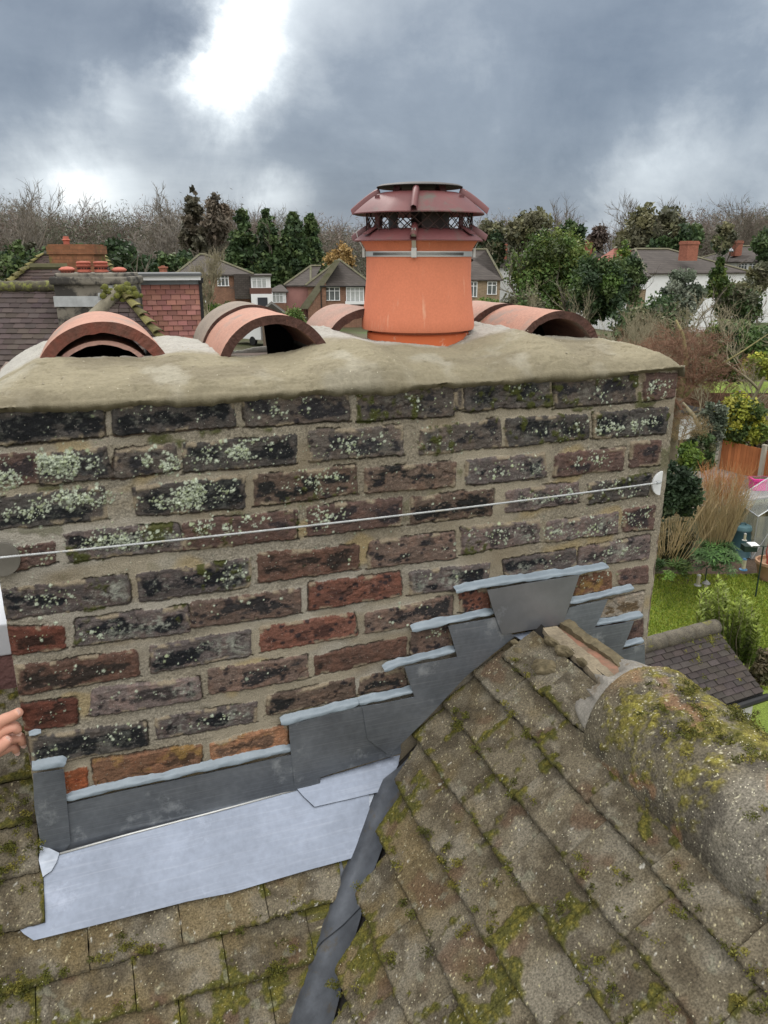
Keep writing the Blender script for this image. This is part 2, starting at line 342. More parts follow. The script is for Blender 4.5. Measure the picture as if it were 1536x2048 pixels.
TONE = {  # base, dark blotch, share of dark
 'K': ((.070, .064, .060), (.013, .014, .016), .66), 'M': ((.100, .086, .076), (.026, .025, .028), .55), 'P': ((.108, .072, .062), (.035, .029, .031), .48),
 'N': ((.120, .088, .070), (.018, .018, .018), .58), 'G': ((.100, .085, .082), (.012, .013, .016), .60), 'L': ((.155, .125, .118), (.045, .038, .038), .40),
 'B': ((.120, .072, .056), (.030, .023, .020), .60), 'S': ((.132, .096, .080), (.028, .026, .027), .50), 'R': ((.108, .044, .032), (.035, .018, .014), .42),
 'T': ((.165, .078, .058), (.070, .036, .030), .30), 'O': ((.165, .092, .058), (.075, .045, .030), .35), 'Q': ((.21, .072, .034), (.15, .04, .02), .30),
 'Z': ((.270, .150, .090), (.13, .08, .055), .35), 'W': ((.33, .29, .235), (.12, .085, .05), .33)}
X0, X1, Z0, Z1 = 0.028, 1.392, -0.90, -0.002
STEP = 0.00155
nu, nv = int((X1-X0)/STEP), int((Z1-Z0)/STEP)
uu, vv = np.meshgrid(np.linspace(X0, X1, nu), np.linspace(Z0, Z1, nv), indexing='ij')
# edge wobble
wu = uu+(fbm(uu, vv, 26, 3, 1)-.5)*.006+(fbm(uu, vv, 140, 3, 2)-.5)*.0044
wv = vv+(fbm(uu, vv, 22, 3, 3)-.5)*.006+(fbm(uu, vv, 140, 3, 4)-.5)*.0058
H = -.0042+(fbm(uu, vv, 7, 3, 5)-.5)*.0060+(fbm(uu, vv, 90, 4, 6)-.5)*.0022
mort = np.ones((nu, nv, 3))*np.array((.310, .275, .210))
mort = mixc(mort, (.20, .165, .115), sst(.50, .72, fbm(uu, vv, 5, 4, 2))*.8)
mort = mixc(mort, (.37, .35, .31), sst(.50, .70, fbm(uu*.5, vv*1.6, 8, 4, 3))*.7)
old = sst(.50, .60, fbm(uu*.7, vv, 6, 4, 7))          # old gritty mortar against new smooth pointing
mort = mixc(mort, (.235, .21, .165), old*.7)
mort *= (1+old*(fbm(uu, vv, 420, 2, 1)-.5)*.9)[..., None]
mort = mixc(mort, (.36, .27, .12), sst(.64, .72, fbm(uu, vv, 9, 3, 1))*.5)
H += old*(fbm(uu, vv, 300, 2, 2)-.5)*.0022
Cc = mort.copy(); D = np.full((nu, nv), -1.0)
rb = np.random.default_rng(3)
allb = []
for b in BR:
    ox, oy = _CR[b[0]]; q = [(ox+b[i]*.3125, oy+b[i+1]*.3125) for i in (1, 3, 5, 7)]; allb.append((q, b[9], b[10], b[11]))
for b in BR2: allb.append(([(b[0], b[1]), (b[2], b[3]), (b[4], b[5]), (b[6], b[7])], b[8], 0, 0))
# courses hidden behind the lead keep their bond
fleck_c = []
for q, tn, lich, moss in allb:
    Q = np.array([wal(*c)[[0, 2]] for c in q]); mn = Q.min(0)-.012; mxx = Q.max(0)+.012
    i0, i1 = np.clip(((np.array([mn[0], mxx[0]])-X0)/STEP).astype(int), 0, nu); j0, j1 = np.clip(((np.array([mn[1], mxx[1]])-Z0)/STEP).astype(int), 0, nv)
    if i1-i0 < 3 or j1-j0 < 3: continue
    S = (slice(i0, i1), slice(j0, j1)); U = wu[S]; Vv = wv[S]
    d = np.full(U.shape, 1.0); dbot = None
    cen = Q.mean(0)
    for k in range(4):
        a, b2 = Q[k], Q[(k+1) % 4]; e = b2-a; nrm = np.array([-e[1], e[0]])/np.hypot(*e)
        if np.dot(cen-a, nrm) < 0: nrm = -nrm
        dk = (U-a[0])*nrm[0]+(Vv-a[1])*nrm[1]
        if k == 2: dbot = dk+.0032
        hh = .006; d = np.where(abs(d-dk) < hh, np.minimum(d, dk)-(hh-abs(d-dk))**2/(4*hh), np.minimum(d, dk))  # rounded corners
    d = d+.0032
    o1, o2 = rb.random(2)*9
    base, dark, fr = TONE[tn]; base = np.array(base)*(.78+.26*rb.random()); pu, pv = uu[S]+o1, vv[S]+o2
    c = np.ones(U.shape+(3,))*base
    n1_ = fbm(pu*.6, pv, 34, 5, 1, .62)
    c = mixc(c, np.array(base)*(1.25, 1.15, 1.1), sst(.45, .7, fbm(pu, pv, 60, 4, 5)))
    core = np.clip(np.minimum(d/.022, 1), 0, 1)
    dk_ = sst(.5-.30*(fr-.3), .62-.30*(fr-.3), n1_*(.55+.45*core)+.14*(fbm(pu, pv, 9, 3, 6)-.4))
    c = mixc(c, dark, np.clip(dk_*1.05, 0, 1))
    if tn in 'SNTML':                                  # round black spots
        for _ in range(int(26 if tn in 'ST' else 12)):
            cx, cz = Q.min(0)+rb.random(2)*(Q.max(0)-Q.min(0)); rr = rb.uniform(.0012, .0052)*(1 if rb.random() < .85 else 1.7)
            s_ = sst(rr*1.15, rr*.6, np.hypot((uu[S]-cx)*.8, vv[S]-cz)+(fbm(pu, pv, 300, 2, 1)-.5)*rr*.6)
            c = mixc(c, (.020, .018, .021), s_*.85)
    if tn in 'GLKM':                                   # pale bloom of old lichen
        bl = sst(.52, .72, fbm(pu, pv*1.3, 120, 4, 3, .7)*.6+fbm(pu, pv, 22, 3, 2)*.45)*core
        c = mixc(c, (.30, .315, .27), bl*{'G': .75, 'L': .75, 'K': .22, 'M': .18}[tn])
    if tn == 'O' or tn == 'Z': c = mixc(c, (.30, .19, .06), sst(.58, .72, fbm(pu, pv, 30, 4, 4))*.6)
    c *= (.50+1.0*fbm(pu*.45, pv, 300, 3, 2, .8))[..., None]
    c = mixc(c, np.array(base)*1.9+.02, sst(.66, .80, fbm(pu*.5, pv, 210, 3, 1, .8))*.55)
    crk = sst(.022, .0, np.abs(fbm(pu*.6, pv, 24, 4, 7)-.5))*sst(.5, .62, fbm(pu, pv, 14, 2, 3))  # fine cracks
    c = mixc(c, (.02, .016, .015), crk*.6)
    hb = .0005+rb.uniform(-.0012, .0016)+(fbm(pu*.5, pv, 44, 4, 4)-.5)*.0048+(fbm(pu*.4, pv, 260, 3, 5)-.5)*.0022-crk*.0016
    hb = hb+(U-cen[0])*rb.uniform(-.006, .006)
    w = sst(-.0010, .0036, d)
    over = d > -.0006
    H[S] = np.where(over, H[S]*(1-w)+hb*w, H[S])
    Cc[S] = np.where((d > .0002)[..., None], c, Cc[S])
    # mortar smeared over the brick's rim here and there
    sm = sst(.58, .66, fbm(pu, pv, 34, 3, 6))*sst(.010, .003, d)*(d > 0)
    Cc[S] = mixc(Cc[S], (.27, .225, .16), sm*.9)
    # open crack along part of the joint
    gap = sst(.0016, .0003, np.abs(d+.0004))*sst(.56, .64, fbm(pu, pv, 16, 3, 2))
    gb = sst(.0024, .0004, np.abs(dbot+.0006))*(np.abs(d+.0006) < .004)*sst(.36, .52, fbm(pu, pv, 13, 3, 1)); gap = np.maximum(gap, gb)
    Cc[S] = mixc(Cc[S], (.03, .026, .022), gap*.85); H[S] -= gap*.0045
    D[S] = np.maximum(D[S], d)
    # lichen flakes
    nf = int(lich*300)
    wide = (Q.max(0)-Q.min(0))
    fc = [Q.min(0)+wide*(rb.uniform(.15, .85), rb.uniform(.3, .85)) for _ in range(3)]
    for _ in range(nf):
        f0 = fc[rb.integers(3)]; cx = f0[0]+rb.normal()*wide[0]*.15; cz = f0[1]+rb.normal()*wide[1]*.19
        if fbm(np.array(cx), np.array(cz), 60, 3, 3) < rb.uniform(.38, .56): continue
        fleck_c.append((cx, cz, rb.uniform(.0005, .0019) if rb.random() < .86 else rb.uniform(.0018, .0034)))
    if moss > 0:
        mm = sst(.66-.14*moss, .78-.14*moss, fbm(pu, pv, 70, 4, 4)*.6+fbm(pu, pv, 12, 2, 5)*.45)*(d > -.003)
        Cc[S] = mixc(Cc[S], (.055, .062, .014), mm*.9); H[S] += mm*(.001+.003*fbm(pu, pv, 400, 2, 1))
for _ in range(420): fleck_c.append((X0+rb.random()*(X1-X0), -.33+rb.random()*.33, rb.uniform(.0006, .0016)))
for cx, cz, rr in fleck_c:
    i0, i1 = int((cx-rr*1.8-X0)/STEP), int((cx+rr*1.8-X0)/STEP)+2; j0, j1 = int((cz-rr*1.8-Z0)/STEP), int((cz+rr*1.8-Z0)/STEP)+2
    if i0 < 0 or j0 < 0 or i1 > nu or j1 > nv: continue
    S = (slice(i0, i1), slice(j0, j1)); dd = np.hypot(uu[S]-cx, vv[S]-cz); k = (rb.random()*.6+.7)
    wgt = sst(rr*1.25, rr*.75, dd+(vn(uu[S]*900, vv[S]*900, 3)-.5)*rr*.7)
    tone = np.array((.42, .47, .37) if rb.random() < .7 else (.33, .38, .24))*k
    Cc[S] = mixc(Cc[S], tone, wgt*.92); H[S] += wgt*.0011
# moss in a few joints
mj = sst(.66, .74, fbm(uu, vv, 16, 4, 0))*sst(.0, -.004, D)*sst(-.42, -.05, vv)
Cc = mixc(Cc, (.06, .068, .016), mj*.85); H += mj*.002
# crumbled vertical corner at both ends
edge = np.minimum(uu-X0, X1-uu)
H = H-.006*sst(.012, 0, edge)*(1-.6*fbm(uu, vv, 60, 3, 1))
V = np.stack([uu.ravel(), -H.ravel(), vv.ravel()], 1)
xs = (X1-uu) < STEP*1.5
wallm = npmesh('brickwork', V, gridfaces(nu, nv)[:, ::-1].copy()[:, ::-1], Cc.reshape(-1, 3))
M_brick = mat('weathered brick and mortar', (1, 1, 1), .92, var=.12, vs=40, attr=True, bump=.8, bs=380, bd=.0026, spec=.18, grain=(700, .7, 1.3), speck=(420, .3, (.36, .36, .32), .04))
stack = empty('chimney_stack', (.71, .28, -1.0), 'big weathered brick chimney stack with fresh cement crown, crossed by a steel wire', 'chimney stack')
link('brickwork', wallm, M_brick, stack)
CD = .60      # depth of the stack
M_side = mat('old stock brick sides', (.17, .115, .09), .9, var=.5, vs=9, bump=.5, bs=90, bd=.003, stripe=(.225, .075, (1.2, 1.3, 1.3), .008), dirt=((.04, .035, .032), 7, .52))
b = MB()
b.box((X0+.001, .0085, -1.6), (X1-.002, CD, -.004)); b.build('brick_side', M_side, stack)
# --- flaunching (cement crown)
KX = [(-.02, .0), (.03, .012), (.06, .028), (.12, .045), (.2, .040), (.30, .036), (.38, .046), (.46, .036), (.56, .037), (.64, .055), (.72, .062), (.79, .040), (.95, .030), (1.04, .056), (1.10, .066), (1.18, .046), (1.27, .038), (1.34, .048), (1.40, .046), (1.43, .02), (1.45, .0)]
kx = np.array([k[0] for k in KX]); kz = np.array([k[1] for k in KX])
na, nb = 560, 300
aa, bb = np.meshgrid(np.linspace(0, 1, na), np.linspace(0, 1, nb), indexing='ij')
cxx = X0-.004+aa*(X1+.0015-(X0-.004))
# profile across the stack: drop over the front edge, rise to the plateau, drop at the back
yy = -.012+bb*(CD+.024)
plate = np.interp(cxx+.0, kx, kz)
front = np.sqrt(np.clip(1-(1-np.clip((yy+.013)/.215, 0, 1))**2.2, 0, 1))
back = sst(0, .10, CD+.012-yy)
endr = np.sqrt(np.clip(1-(1-np.clip((X1+.0015-cxx)/.15, 0, 1))**2.3, 0, 1)); endl = np.sqrt(np.clip(1-(1-np.clip((cxx-X0+.008)/.14, 0, 1))**2.2, 0, 1))
lump = (fbm(cxx, yy, 6, 3, 2)-.5)*.015+(fbm(cxx, yy, 22, 3, 3)-.5)*.006
trow = (fbm(cxx*.8+yy*.5, yy*2.2-cxx*.4, 45, 4, 4, .6)-.5)*.0058-.0035*sst(.012, 0, abs(fbm(cxx*.7, yy*1.6, 14, 3, 6)-.5))+(fbm(cxx, yy, 300, 3, 5)-.5)*.0016
zz = -.020+(plate+.022+lump)*np.minimum(front, np.minimum(endr, endl))*(.3+.7*back)+trow
soot_shade = np.zeros(cxx.shape)
for xc_, rw_, y0_ in ((.234, .098, .224), (.556, .094, .20), (.81, .088, .40), (1.212, .098, .225)):
    soot_shade = np.maximum(soot_shade, sst(rw_, rw_-.012, abs(cxx-xc_))*sst(y0_-.006, y0_+.010, yy)*sst(.59, .57, yy))
zz = zz-.055*soot_shade
low = -.014+(fbm(cxx*1.0, 0*yy, 11, 4, 1)-.5)*.018+(fbm(cxx, 0*yy, 70, 3, 6)-.5)*.006+.010*sst(1.1, 1.36, cxx)
first = bb*(nb-1)
zz = np.where(first < .5, low-.006, np.where(first < 1.5, low, zz))
yb = np.where(first < .5, .004, np.where(first < 1.5, -.0085+.004*fbm(cxx, yy*0, 30, 3, 2), np.maximum(yy, -.0125)))
yb = np.where((first > 1.5) & (first < 3.5), -.0125-.002*fbm(cxx, yy*0, 14, 3, 3), yb)
zz = np.where((first > 1.5) & (first < 2.5), low+.006, zz)
zz = np.where((aa < 1.5/(na-1)) | (aa > 1-1.5/(na-1)), np.minimum(zz, -.022), zz)
# pale and dark mottling, darker along the front edge
cc = np.ones(aa.shape+(3,))*np.array((.250, .222, .152))
cc = mixc(cc, (.205, .180, .125), sst(.46, .68, fbm(cxx, yy+zz*2, 9, 4, 1)))
cc = mixc(cc, (.34, .32, .255), sst(.52, .70, fbm(cxx, yy, 12, 4, 5))*.7)
cc = mixc(cc, (.38, .37, .34), sst(.17, .26, yy+(fbm(cxx, yy, 18, 3, 2)-.5)*.08)*.9)  # rim light from ahead painted in as a whitish back
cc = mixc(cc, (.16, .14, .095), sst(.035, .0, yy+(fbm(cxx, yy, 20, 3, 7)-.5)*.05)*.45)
cc = mixc(cc, (.008, .008, .008), sst(.15, .6, soot_shade))  # soot and the shade under the tiles, both painted black into the crown
cc *= (.84+.3*fbm(cxx, yy, 260, 3, 3))[..., None]
Vc = np.stack([cxx.ravel(), yb.ravel(), zz.ravel()], 1)
M_crown = mat('fresh cement flaunching', (1, 1, 1), .92, var=.10, vs=30, attr=True, bump=.9, bs=300, bd=.0025, spec=.15, speck=(160, .16, (.55, .52, .42), .05))
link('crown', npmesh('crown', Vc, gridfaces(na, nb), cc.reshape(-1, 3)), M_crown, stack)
# ragged lumps along the back rim
# ================================================================== POT, COWL, HALF-ROUND TILES, WIRE
PX, PY = .925, .345
def potz(py, y=None):   # height of a photo row seen on the near side of the pot
    return wal(835, py, PY if y is None else y)[2]
def pr(px):             # radius from a photo half width at the pot axis
    return px/FPX*1.735
M_pot = mat('orange terracotta', (.64, .215, .120), .80, var=.16, vs=7, bump=.12, bs=300, bd=.001, spec=.3, dirt=((.72, .30, .17), 9, .66), grain=(240, .95, 1.05))
streaks(M_pot, (.66, .40, .28), (60, 60, 7), .60, .72, .55); streaks(M_pot, (.40, .13, .08), (9, 9, 3), .55, .75, .5)
pot = empty('chimney_pot', (PX, PY, .02), 'smooth bright orange terracotta chimney pot set in the cement crown', 'chimney pot')
z0 = potz(660); zt = potz(486)
R0 = .1265; R1 = .1175
prof = [(.098, -.05), (.105, z0-.010), (.1075, z0+.002), (.112, z0+.004), (.1175, z0+.003), (R0+.001, z0+.0045), (R0+.0025, z0+.010), (R0+.001, z0+.030), (R0-.003, z0+.055), (R1+.003, z0+.085), (R1+.0005, z0+.115), (R1, z0+.16), (R1+.001, zt-.016), (R1+.004, zt-.010), (R1+.010, zt+.000), (R1+.012, zt+.004), (R1+.010, zt+.007), (R1+.002, zt+.009), (.095, zt+.008), (.092, zt), (.092, -.05)]
b = MB(); b.lathe(prof, (PX, PY, 0), 96); b.build('shaft', M_pot, pot, smooth='auto')
b = MB()
b.lathe([(.095, -.05), (.118, -.02), (.1165, z0-.004), (.1135, z0-.0015), (.110, z0-.0035), (.109, z0-.02)], (PX, PY, 0), 96)
M_pot2 = mat('pot foot splashed with cement', (.62, .15, .055), .8, var=.12, vs=9, bump=.2, bs=200, bd=.001, dirt=((.62, .55, .45), 26, .60))
b.build('base_ring', M_pot2, pot, smooth='auto')
# cowl
cowl = empty('chimney_cowl', (PX, PY, zt), 'dark red painted metal cowl with mesh guard and round lid, strapped on the orange pot', 'chimney cowl')
M_cowl = mat('dull red painted steel', (.105, .034, .036), .55, var=.35, vs=14, bump=.15, bs=120, bd=.001, spec=.5, dirt=((.085, .075, .062), 11, .55), c2=(.150, .046, .046))
M_cowlg = mat('sooty grey brown steel', (.075, .045, .042), .5, var=.3, vs=20, bump=.15, bs=120, bd=.001, spec=.5)
zb = zt-.001; nL = 4
def hood(z_low, z_high, r_low, r_high, name):
    """octagonal skirt with raised folded seams"""
    h = empty  # noqa
    b = MB(); k = 96; prof = []
    n = 10
    V = []; 
    for i in range(n):
        t = i/(n-1); r = r_high+(r_low-r_high)*t; z = z_high+(z_low-z_high)*(t**1.25)*1.0
        for j in range(k):
            q = 2*math.pi*j/k
            s = 2*math.pi/nL; ql = ((q+s/2) % s)-s/2   # facets between seams
            f = 1-.055*(abs(abs(ql)-s/2) < 0)*t
            rr = r*(1-.035*t*abs(math.cos(q*4)))
            V.append((PX+rr*math.sin(q+SEAM), PY-rr*math.cos(q+SEAM), z))
    F = [[i*k+j, i*k+(j+1) % k, (i+1)*k+(j+1) % k, (i+1)*k+j] for i in range(n-1) for j in range(k)]
    V2 = [(x, y, z-.0022) for x, y, z in V]; m0 = n*k
    F2 = [[m0+a for a in f[::-1]] for f in F]
    rim = [[(n-1)*k+j, (n-1)*k+(j+1) % k, m0+(n-1)*k+(j+1) % k, m0+(n-1)*k+j] for j in range(k)]+[[j, (j+1) % k, m0+(j+1) % k, m0+j] for j in range(k)]
    b.add(V+V2, F+F2+rim)
    return b
SEAM = R_(-27)
def seams(z_low, z_high, r_low, r_high, par):
    for s in range(nL):
        b = MB()
        q = 2*math.pi*s/nL+SEAM; n = 7
        rad = np.array((math.sin(q), -math.cos(q), 0)); tg = np.array((math.cos(q), math.sin(q), 0)); P = []
        for i in range(n):
            t = i/(n-1)*1.015; r = r_high+(r_low-r_high)*t; z = z_high+(z_low-z_high)*(t**1.25); P.append((r, z))
        V = []
        for r, z in P:
            for (w, h) in ((-.0075, -.001), (-.0060, .0085), (0, .0115), (.0060, .0085), (.0075, -.001)):
                V.append(np.array((PX, PY, z))+rad*(r+h*.35)+tg*w+np.array((0, 0, h)))
        F = [[i*5+j, i*5+j+1, (i+1)*5+j+1, (i+1)*5+j] for i in range(n-1) for j in range(4)]
        b.add(V, F); b.build('seam', M_cowl, par, smooth=True)
zL = potz(455, PY-.108)
h1 = hood(zb+.006, zL, .1475, .108, 'h').build('lower_hood', M_cowl, cowl, smooth='auto')
seams(zb+.006, zL, .1475, .108, h1)
zu = potz(424)-.004; zu2 = potz(380, PY-.086)
h2 = hood(zu, zu2, .1480, .086, 'h').build('upper_hood', M_cowl, cowl, smooth='auto')
seams(zu, zu2, .1480, .086, h2)
b = MB(); b.lathe([(.109, zL-.001), (.066, zL+.001), (.066, zL-.003), (.107, zL-.005)], (PX, PY, 0), 64); b.build('floor_ring', M_cowlg, cowl)
for a_ in (0.2, 2.3, 4.4):  # dark plates added to darken the cowl's inside behind the mesh
    b = MB(); b.lathe([(.068, zL), (.068, zu2-.004), (.066, zu2-.004), (.066, zL)], (PX, PY, 0), 14, a0=a_, a1=a_+1.25); b.build('inner_shade_plate', M_cowlg, cowl)
# diamond mesh
b = MB(); r = .116; z1_, z2_ = zL-.004, zu+.014; nd_ = 26; hh = z2_-z1_
for s in range(nd_):
    for sg in (1, -1):
        P = []
        for i in range(13):
            t = i/12; q = 2*math.pi*s/nd_+sg*t*2*math.pi/nd_*2.0
            rr = r+.0012*sg; P.append((PX+rr*math.sin(q), PY-rr*math.cos(q), z1_+hh*t))
        b.tube(P, .00125, 4)
b.build('mesh_guard', M_cowlg, cowl)
# posts between hoods
for k, q in enumerate((-79, 34, 124, 214)):
    q = R_(q); c = np.array((PX+.106*math.sin(q), PY-.106*math.cos(q), 0)); tg = np.array((math.cos(q), math.sin(q), 0)); rd = np.array((math.sin(q), -math.cos(q), 0))
    b = MB(); w = .008
    b.prism([c-tg*w+(0, 0, zb+.018), c+tg*w+(0, 0, zb+.018), c+tg*w+(0, 0, zu+.035), c-tg*w+(0, 0, zu+.035)], rd*.003)
    c2 = c+rd*.003
    b.prism([c2-tg*w*1.2+(0, 0, zL+.004), c2+tg*w*1.2+(0, 0, zL+.004), c2+rd*.028+tg*w*1.4+(0, 0, zb+.0175), c2+rd*.028-tg*w*1.4+(0, 0, zb+.0175)], (0, 0, .0025))
    b.build('post', M_cowl, cowl)
# lid and its brackets
zl = potz(363, PY-.09)
b = MB(); b.lathe([(.0, zl+.004), (.06, zl+.0035), (.088, zl), (.0945, zl-.0035), (.0935, zl-.005), (.087, zl-.003), (.06, zl-.0005), (.0, zl+.001)], (PX, PY, 0), 72)
b.build('lid', mat('sooty steel lid', (.045, .040, .038), .7, var=.3, vs=16, bump=.1, bs=100, bd=.001, spec=.5), cowl, smooth='auto')
for q in (-70, 26, 116, 206):
    q = R_(q); tg = np.array((math.cos(q), math.sin(q), 0)); rd = np.array((math.sin(q), -math.cos(q), 0)); c = np.array((PX, PY, 0)); w = .010
    b = MB()
    b.prism([c+rd*.062-tg*w+(0, 0, zl-.001), c+rd*.062+tg*w+(0, 0, zl-.001), c+rd*.068+tg*w*.8+(0, 0, zu2-.006), c+rd*.068-tg*w*.8+(0, 0, zu2-.006)], rd*.003)
    a0 = np.array((0, 0, zu2-.004))
    b.prism([c+rd*.070-tg*w*.8+a0+(0, 0, .004), c+rd*.070+tg*w*.8+a0+(0, 0, .004), c+rd*.104+tg*w*1.1+a0-(0, 0, .017), c+rd*.104-tg*w*1.1+a0-(0, 0, .017)], (0, 0, .0025))
    b.build('bracket', M_cowl, cowl)
# jubilee strap with slots
zs = potz(508)
M_steel = mat('bright steel band', (.62, .62, .61), .35, metal=.75, var=.2, vs=30, bump=.08, bs=200, bd=.001)
b = MB(); b.lathe([(R1+.0005, zs-.0055), (R1+.0022, zs-.0055), (R1+.0022, zs+.0055), (R1+.0005, zs+.0055)], (PX, PY, 0), 96)
st = b.build('strap', M_steel, cowl, smooth='auto')
b = MB()
for i in range(110):
    q = (-.40-.95+1.9*i/110); c = np.array((PX+(R1+.0021)*math.sin(q), PY-(R1+.0021)*math.cos(q), zs)); tg = np.array((math.cos(q), math.sin(q), 0)); rd = np.array((math.sin(q), -math.cos(q), 0))
    b.prism([c-tg*.0005+(0, 0, -.0032), c+tg*.0005+(0, 0, -.0032), c+tg*.0008+(0, 0, .0030), c-tg*.0002+(0, 0, .0030)], rd*.0006)
b.build('slot_row', mat('slot shadow steel', (.12, .12, .12), .5, metal=.5), st)
for q, l in ((-27, .030), (66, .020), (-108, .030), (180, .03)):
    q = R_(q); rr = R1+.003; c = np.array((PX+rr*math.sin(q), PY-rr*math.cos(q), 0)); tg = np.array((math.cos(q), math.sin(q), 0)); rd = np.array((math.sin(q), -math.cos(q), 0)); w = .0045
    b = MB()
    P = [(rr*0+.0, zs-.007), (.001, zs+.004), (.0035, zs+.012), (.016, zt+.014), (.018, zt+.024), (.012, zt+.028)]
    V = [c+rd*a+tg*s*w+(0, 0, z) for (a, z) in P for s in (-1, 1)]+[c+rd*(a+.0014)+tg*s*w+(0, 0, z) for (a, z) in P for s in (-1, 1)]
    n = len(P)*2; F = []
    for i in range(len(P)-1): F += [[2*i, 2*i+1, 2*i+3, 2*i+2], [n+2*i, n+2*i+2, n+2*i+3, n+2*i+1], [2*i, 2*i+2, n+2*i+2, n+2*i], [2*i+1, n+2*i+1, n+2*i+3, 2*i+3]]
    b.add(V, F)
    b.box((-w*1.2, -.006, zs-.007), (w*1.2, -.001, zs+.012), M=(np.stack([tg, -rd, (0, 0, 1)], 1), c+np.array((0, 0, 0))))
    b.build('clip', M_steel, cowl)

# --- half-round tiles laid over the open flues (all run front to back)
def halfround(name, label, x, y0, y1, zc, Ro, th, material, col_end, tilt=0.0, group='half round clay tiles bedded on the crown', endmat=None, twist=0.0):
    root = empty(name, (x, y0, zc), label, 'half-round tile', group)
    nq, ny = 64, 26
    qs = np.linspace(R_(-14), R_(194), nq); ys = np.linspace(y0, y1, ny); V = []; 
    for i, y in enumerate(ys):
        for q in qs:
            wob = (float(vn(np.array(q*3+x*9), np.array(y*20.), 2))-.5)*.0022
            ed = (float(vn(np.array(q*16+x*5), np.array(3.1), 3))-.5)*.0035*(i == 0)
            V.append((x+(Ro+wob)*math.cos(q)+twist*(y-y0), y+ed, zc+(Ro+wob)*math.sin(q)*.98+tilt*(y-y0)))
    for i, y in enumerate(ys):
        for q in qs:
            wob = (float(vn(np.array(q*7+x*9), np.array(y*20.), 4))-.5)*.0028
            ed = (float(vn(np.array(q*16+x*5), np.array(5.1), 3))-.5)*.003*(i == 0)
            V.append((x+(Ro-th+wob)*math.cos(q)+twist*(y-y0), y+ed, zc+(Ro-th+wob)*math.sin(q)*.98+tilt*(y-y0)))
    V = np.array(V); G = gridfaces(ny, nq); m0 = ny*nq
    Fo = [list(f[::-1]) for f in G]; Fi = [[a+m0 for a in f] for f in G]
    e0 = [[j, j+1, m0+j+1, m0+j] for j in range(nq-1)]; k = (ny-1)*nq; e1 = [[k+j, m0+k+j, m0+k+j+1, k+j+1] for j in range(nq-1)]
    sd_ = [[i*nq, m0+i*nq, m0+(i+1)*nq, (i+1)*nq] for i in range(ny-1)]+[[i*nq+nq-1, (i+1)*nq+nq-1, m0+(i+1)*nq+nq-1, m0+i*nq+nq-1] for i in range(ny-1)]
    b = MB(); b.add(V, Fo+Fi+sd_); o = b.build('shell', material, root, smooth='auto')
    b = MB(); b.add(V, e0+e1); b.build('end_face', endmat, root)
    return root
M_terra = mat('weathered salmon clay', (.42, .225, .165), .85, var=.2, vs=9, bump=.4, bs=150, bd=.002, dirt=((.24, .19, .16), 8, .54), grain=(200, .85, 1.12))
M_grey = mat('grey lichened clay', (.25, .205, .165), .9, var=.3, vs=10, bump=.5, bs=150, bd=.002, dirt=((.40, .22, .16), 8, .6), grain=(200, .85, 1.12))
M_sal2 = mat('faded pinkish clay', (.40, .225, .175), .88, var=.3, vs=12, c2=(.27, .20, .165), bump=.5, bs=150, bd=.002, grain=(200, .85, 1.12))
M_rustend = mat('dark crusted tile edge', (.105, .052, .040), .95, var=.6, vs=40, bump=.9, bs=160, bd=.004, dirt=((.24, .10, .07), 60, .62))
M_redend = mat('rough red tile edge', (.20, .062, .042), .95, var=.5, vs=24, c2=(.10, .055, .042), bump=.9, bs=200, bd=.003)
M_pale = mat('pale salmon tile', (.58, .36, .30), .85, var=.15, vs=20, bump=.4, bs=160, bd=.001)
T1 = halfround('half_round_tile', 'thick red half-round tile with a crescent mark, leftmost on the crown', .235, .205, .50, -.018, .128, .021, M_terra, 0, endmat=M_redend)
halfround('half_round_tile', 'thin pale salmon half-round tile nested inside the leftmost thick red tile', .232, .222, .47, -.030, .104, .008, M_pale, 0, tilt=0, endmat=M_pale)
halfround('half_round_tile', 'orange half-round tile with a crusted dark rim, between the leftmost red tile and the pot', .556, .175, .40, .0, .1165, .018, M_terra, 0, endmat=M_rustend)
halfround('half_round_tile', 'grey weathered half-round tile butted behind the orange one left of the pot', .553, .403, .56, .006, .1165, .018, M_grey, 0, endmat=M_rustend)
halfround('half_round_tile', 'faded pink half-round tile just left of the pot, partly hidden behind it', .81, .36, .575, .002, .110, .018, M_sal2, 0, endmat=M_rustend)
halfround('half_round_tile', 'salmon half-round tile with a dark open mouth, rightmost on the crown', 1.212, .20, .42, -.010, .118, .017, M_terra, 0, endmat=M_rustend)
halfround('half_round_tile', 'salmon half-round tile butted behind the rightmost one, right behind the pot', 1.192, .425, .585, -.008, .120, .017, M_sal2, 0, endmat=M_rustend)
M_mouth_shade = mat('black mouth shade', (.006, .006, .006), .95, var=.3, vs=10)  # for black plates added in the tile mouths to stand for inner darkness
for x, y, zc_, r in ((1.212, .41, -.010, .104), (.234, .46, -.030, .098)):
    b = MB(); b.prism([(x+r*math.cos(q), y, zc_+r*math.sin(q)) for q in np.linspace(0, math.pi, 24)], (0, .006, 0)); b.build('mouth_shade_plate', M_mouth_shade, stack)
b = MB(); b.prism([(.556+.03, .40, .0)]+[(.556+.100*math.cos(q), .40, .004+.100*math.sin(q)) for q in np.linspace(0, R_(78), 18)], (0, .006, 0)); b.build('mouth_shade_plate', M_mouth_shade, stack)
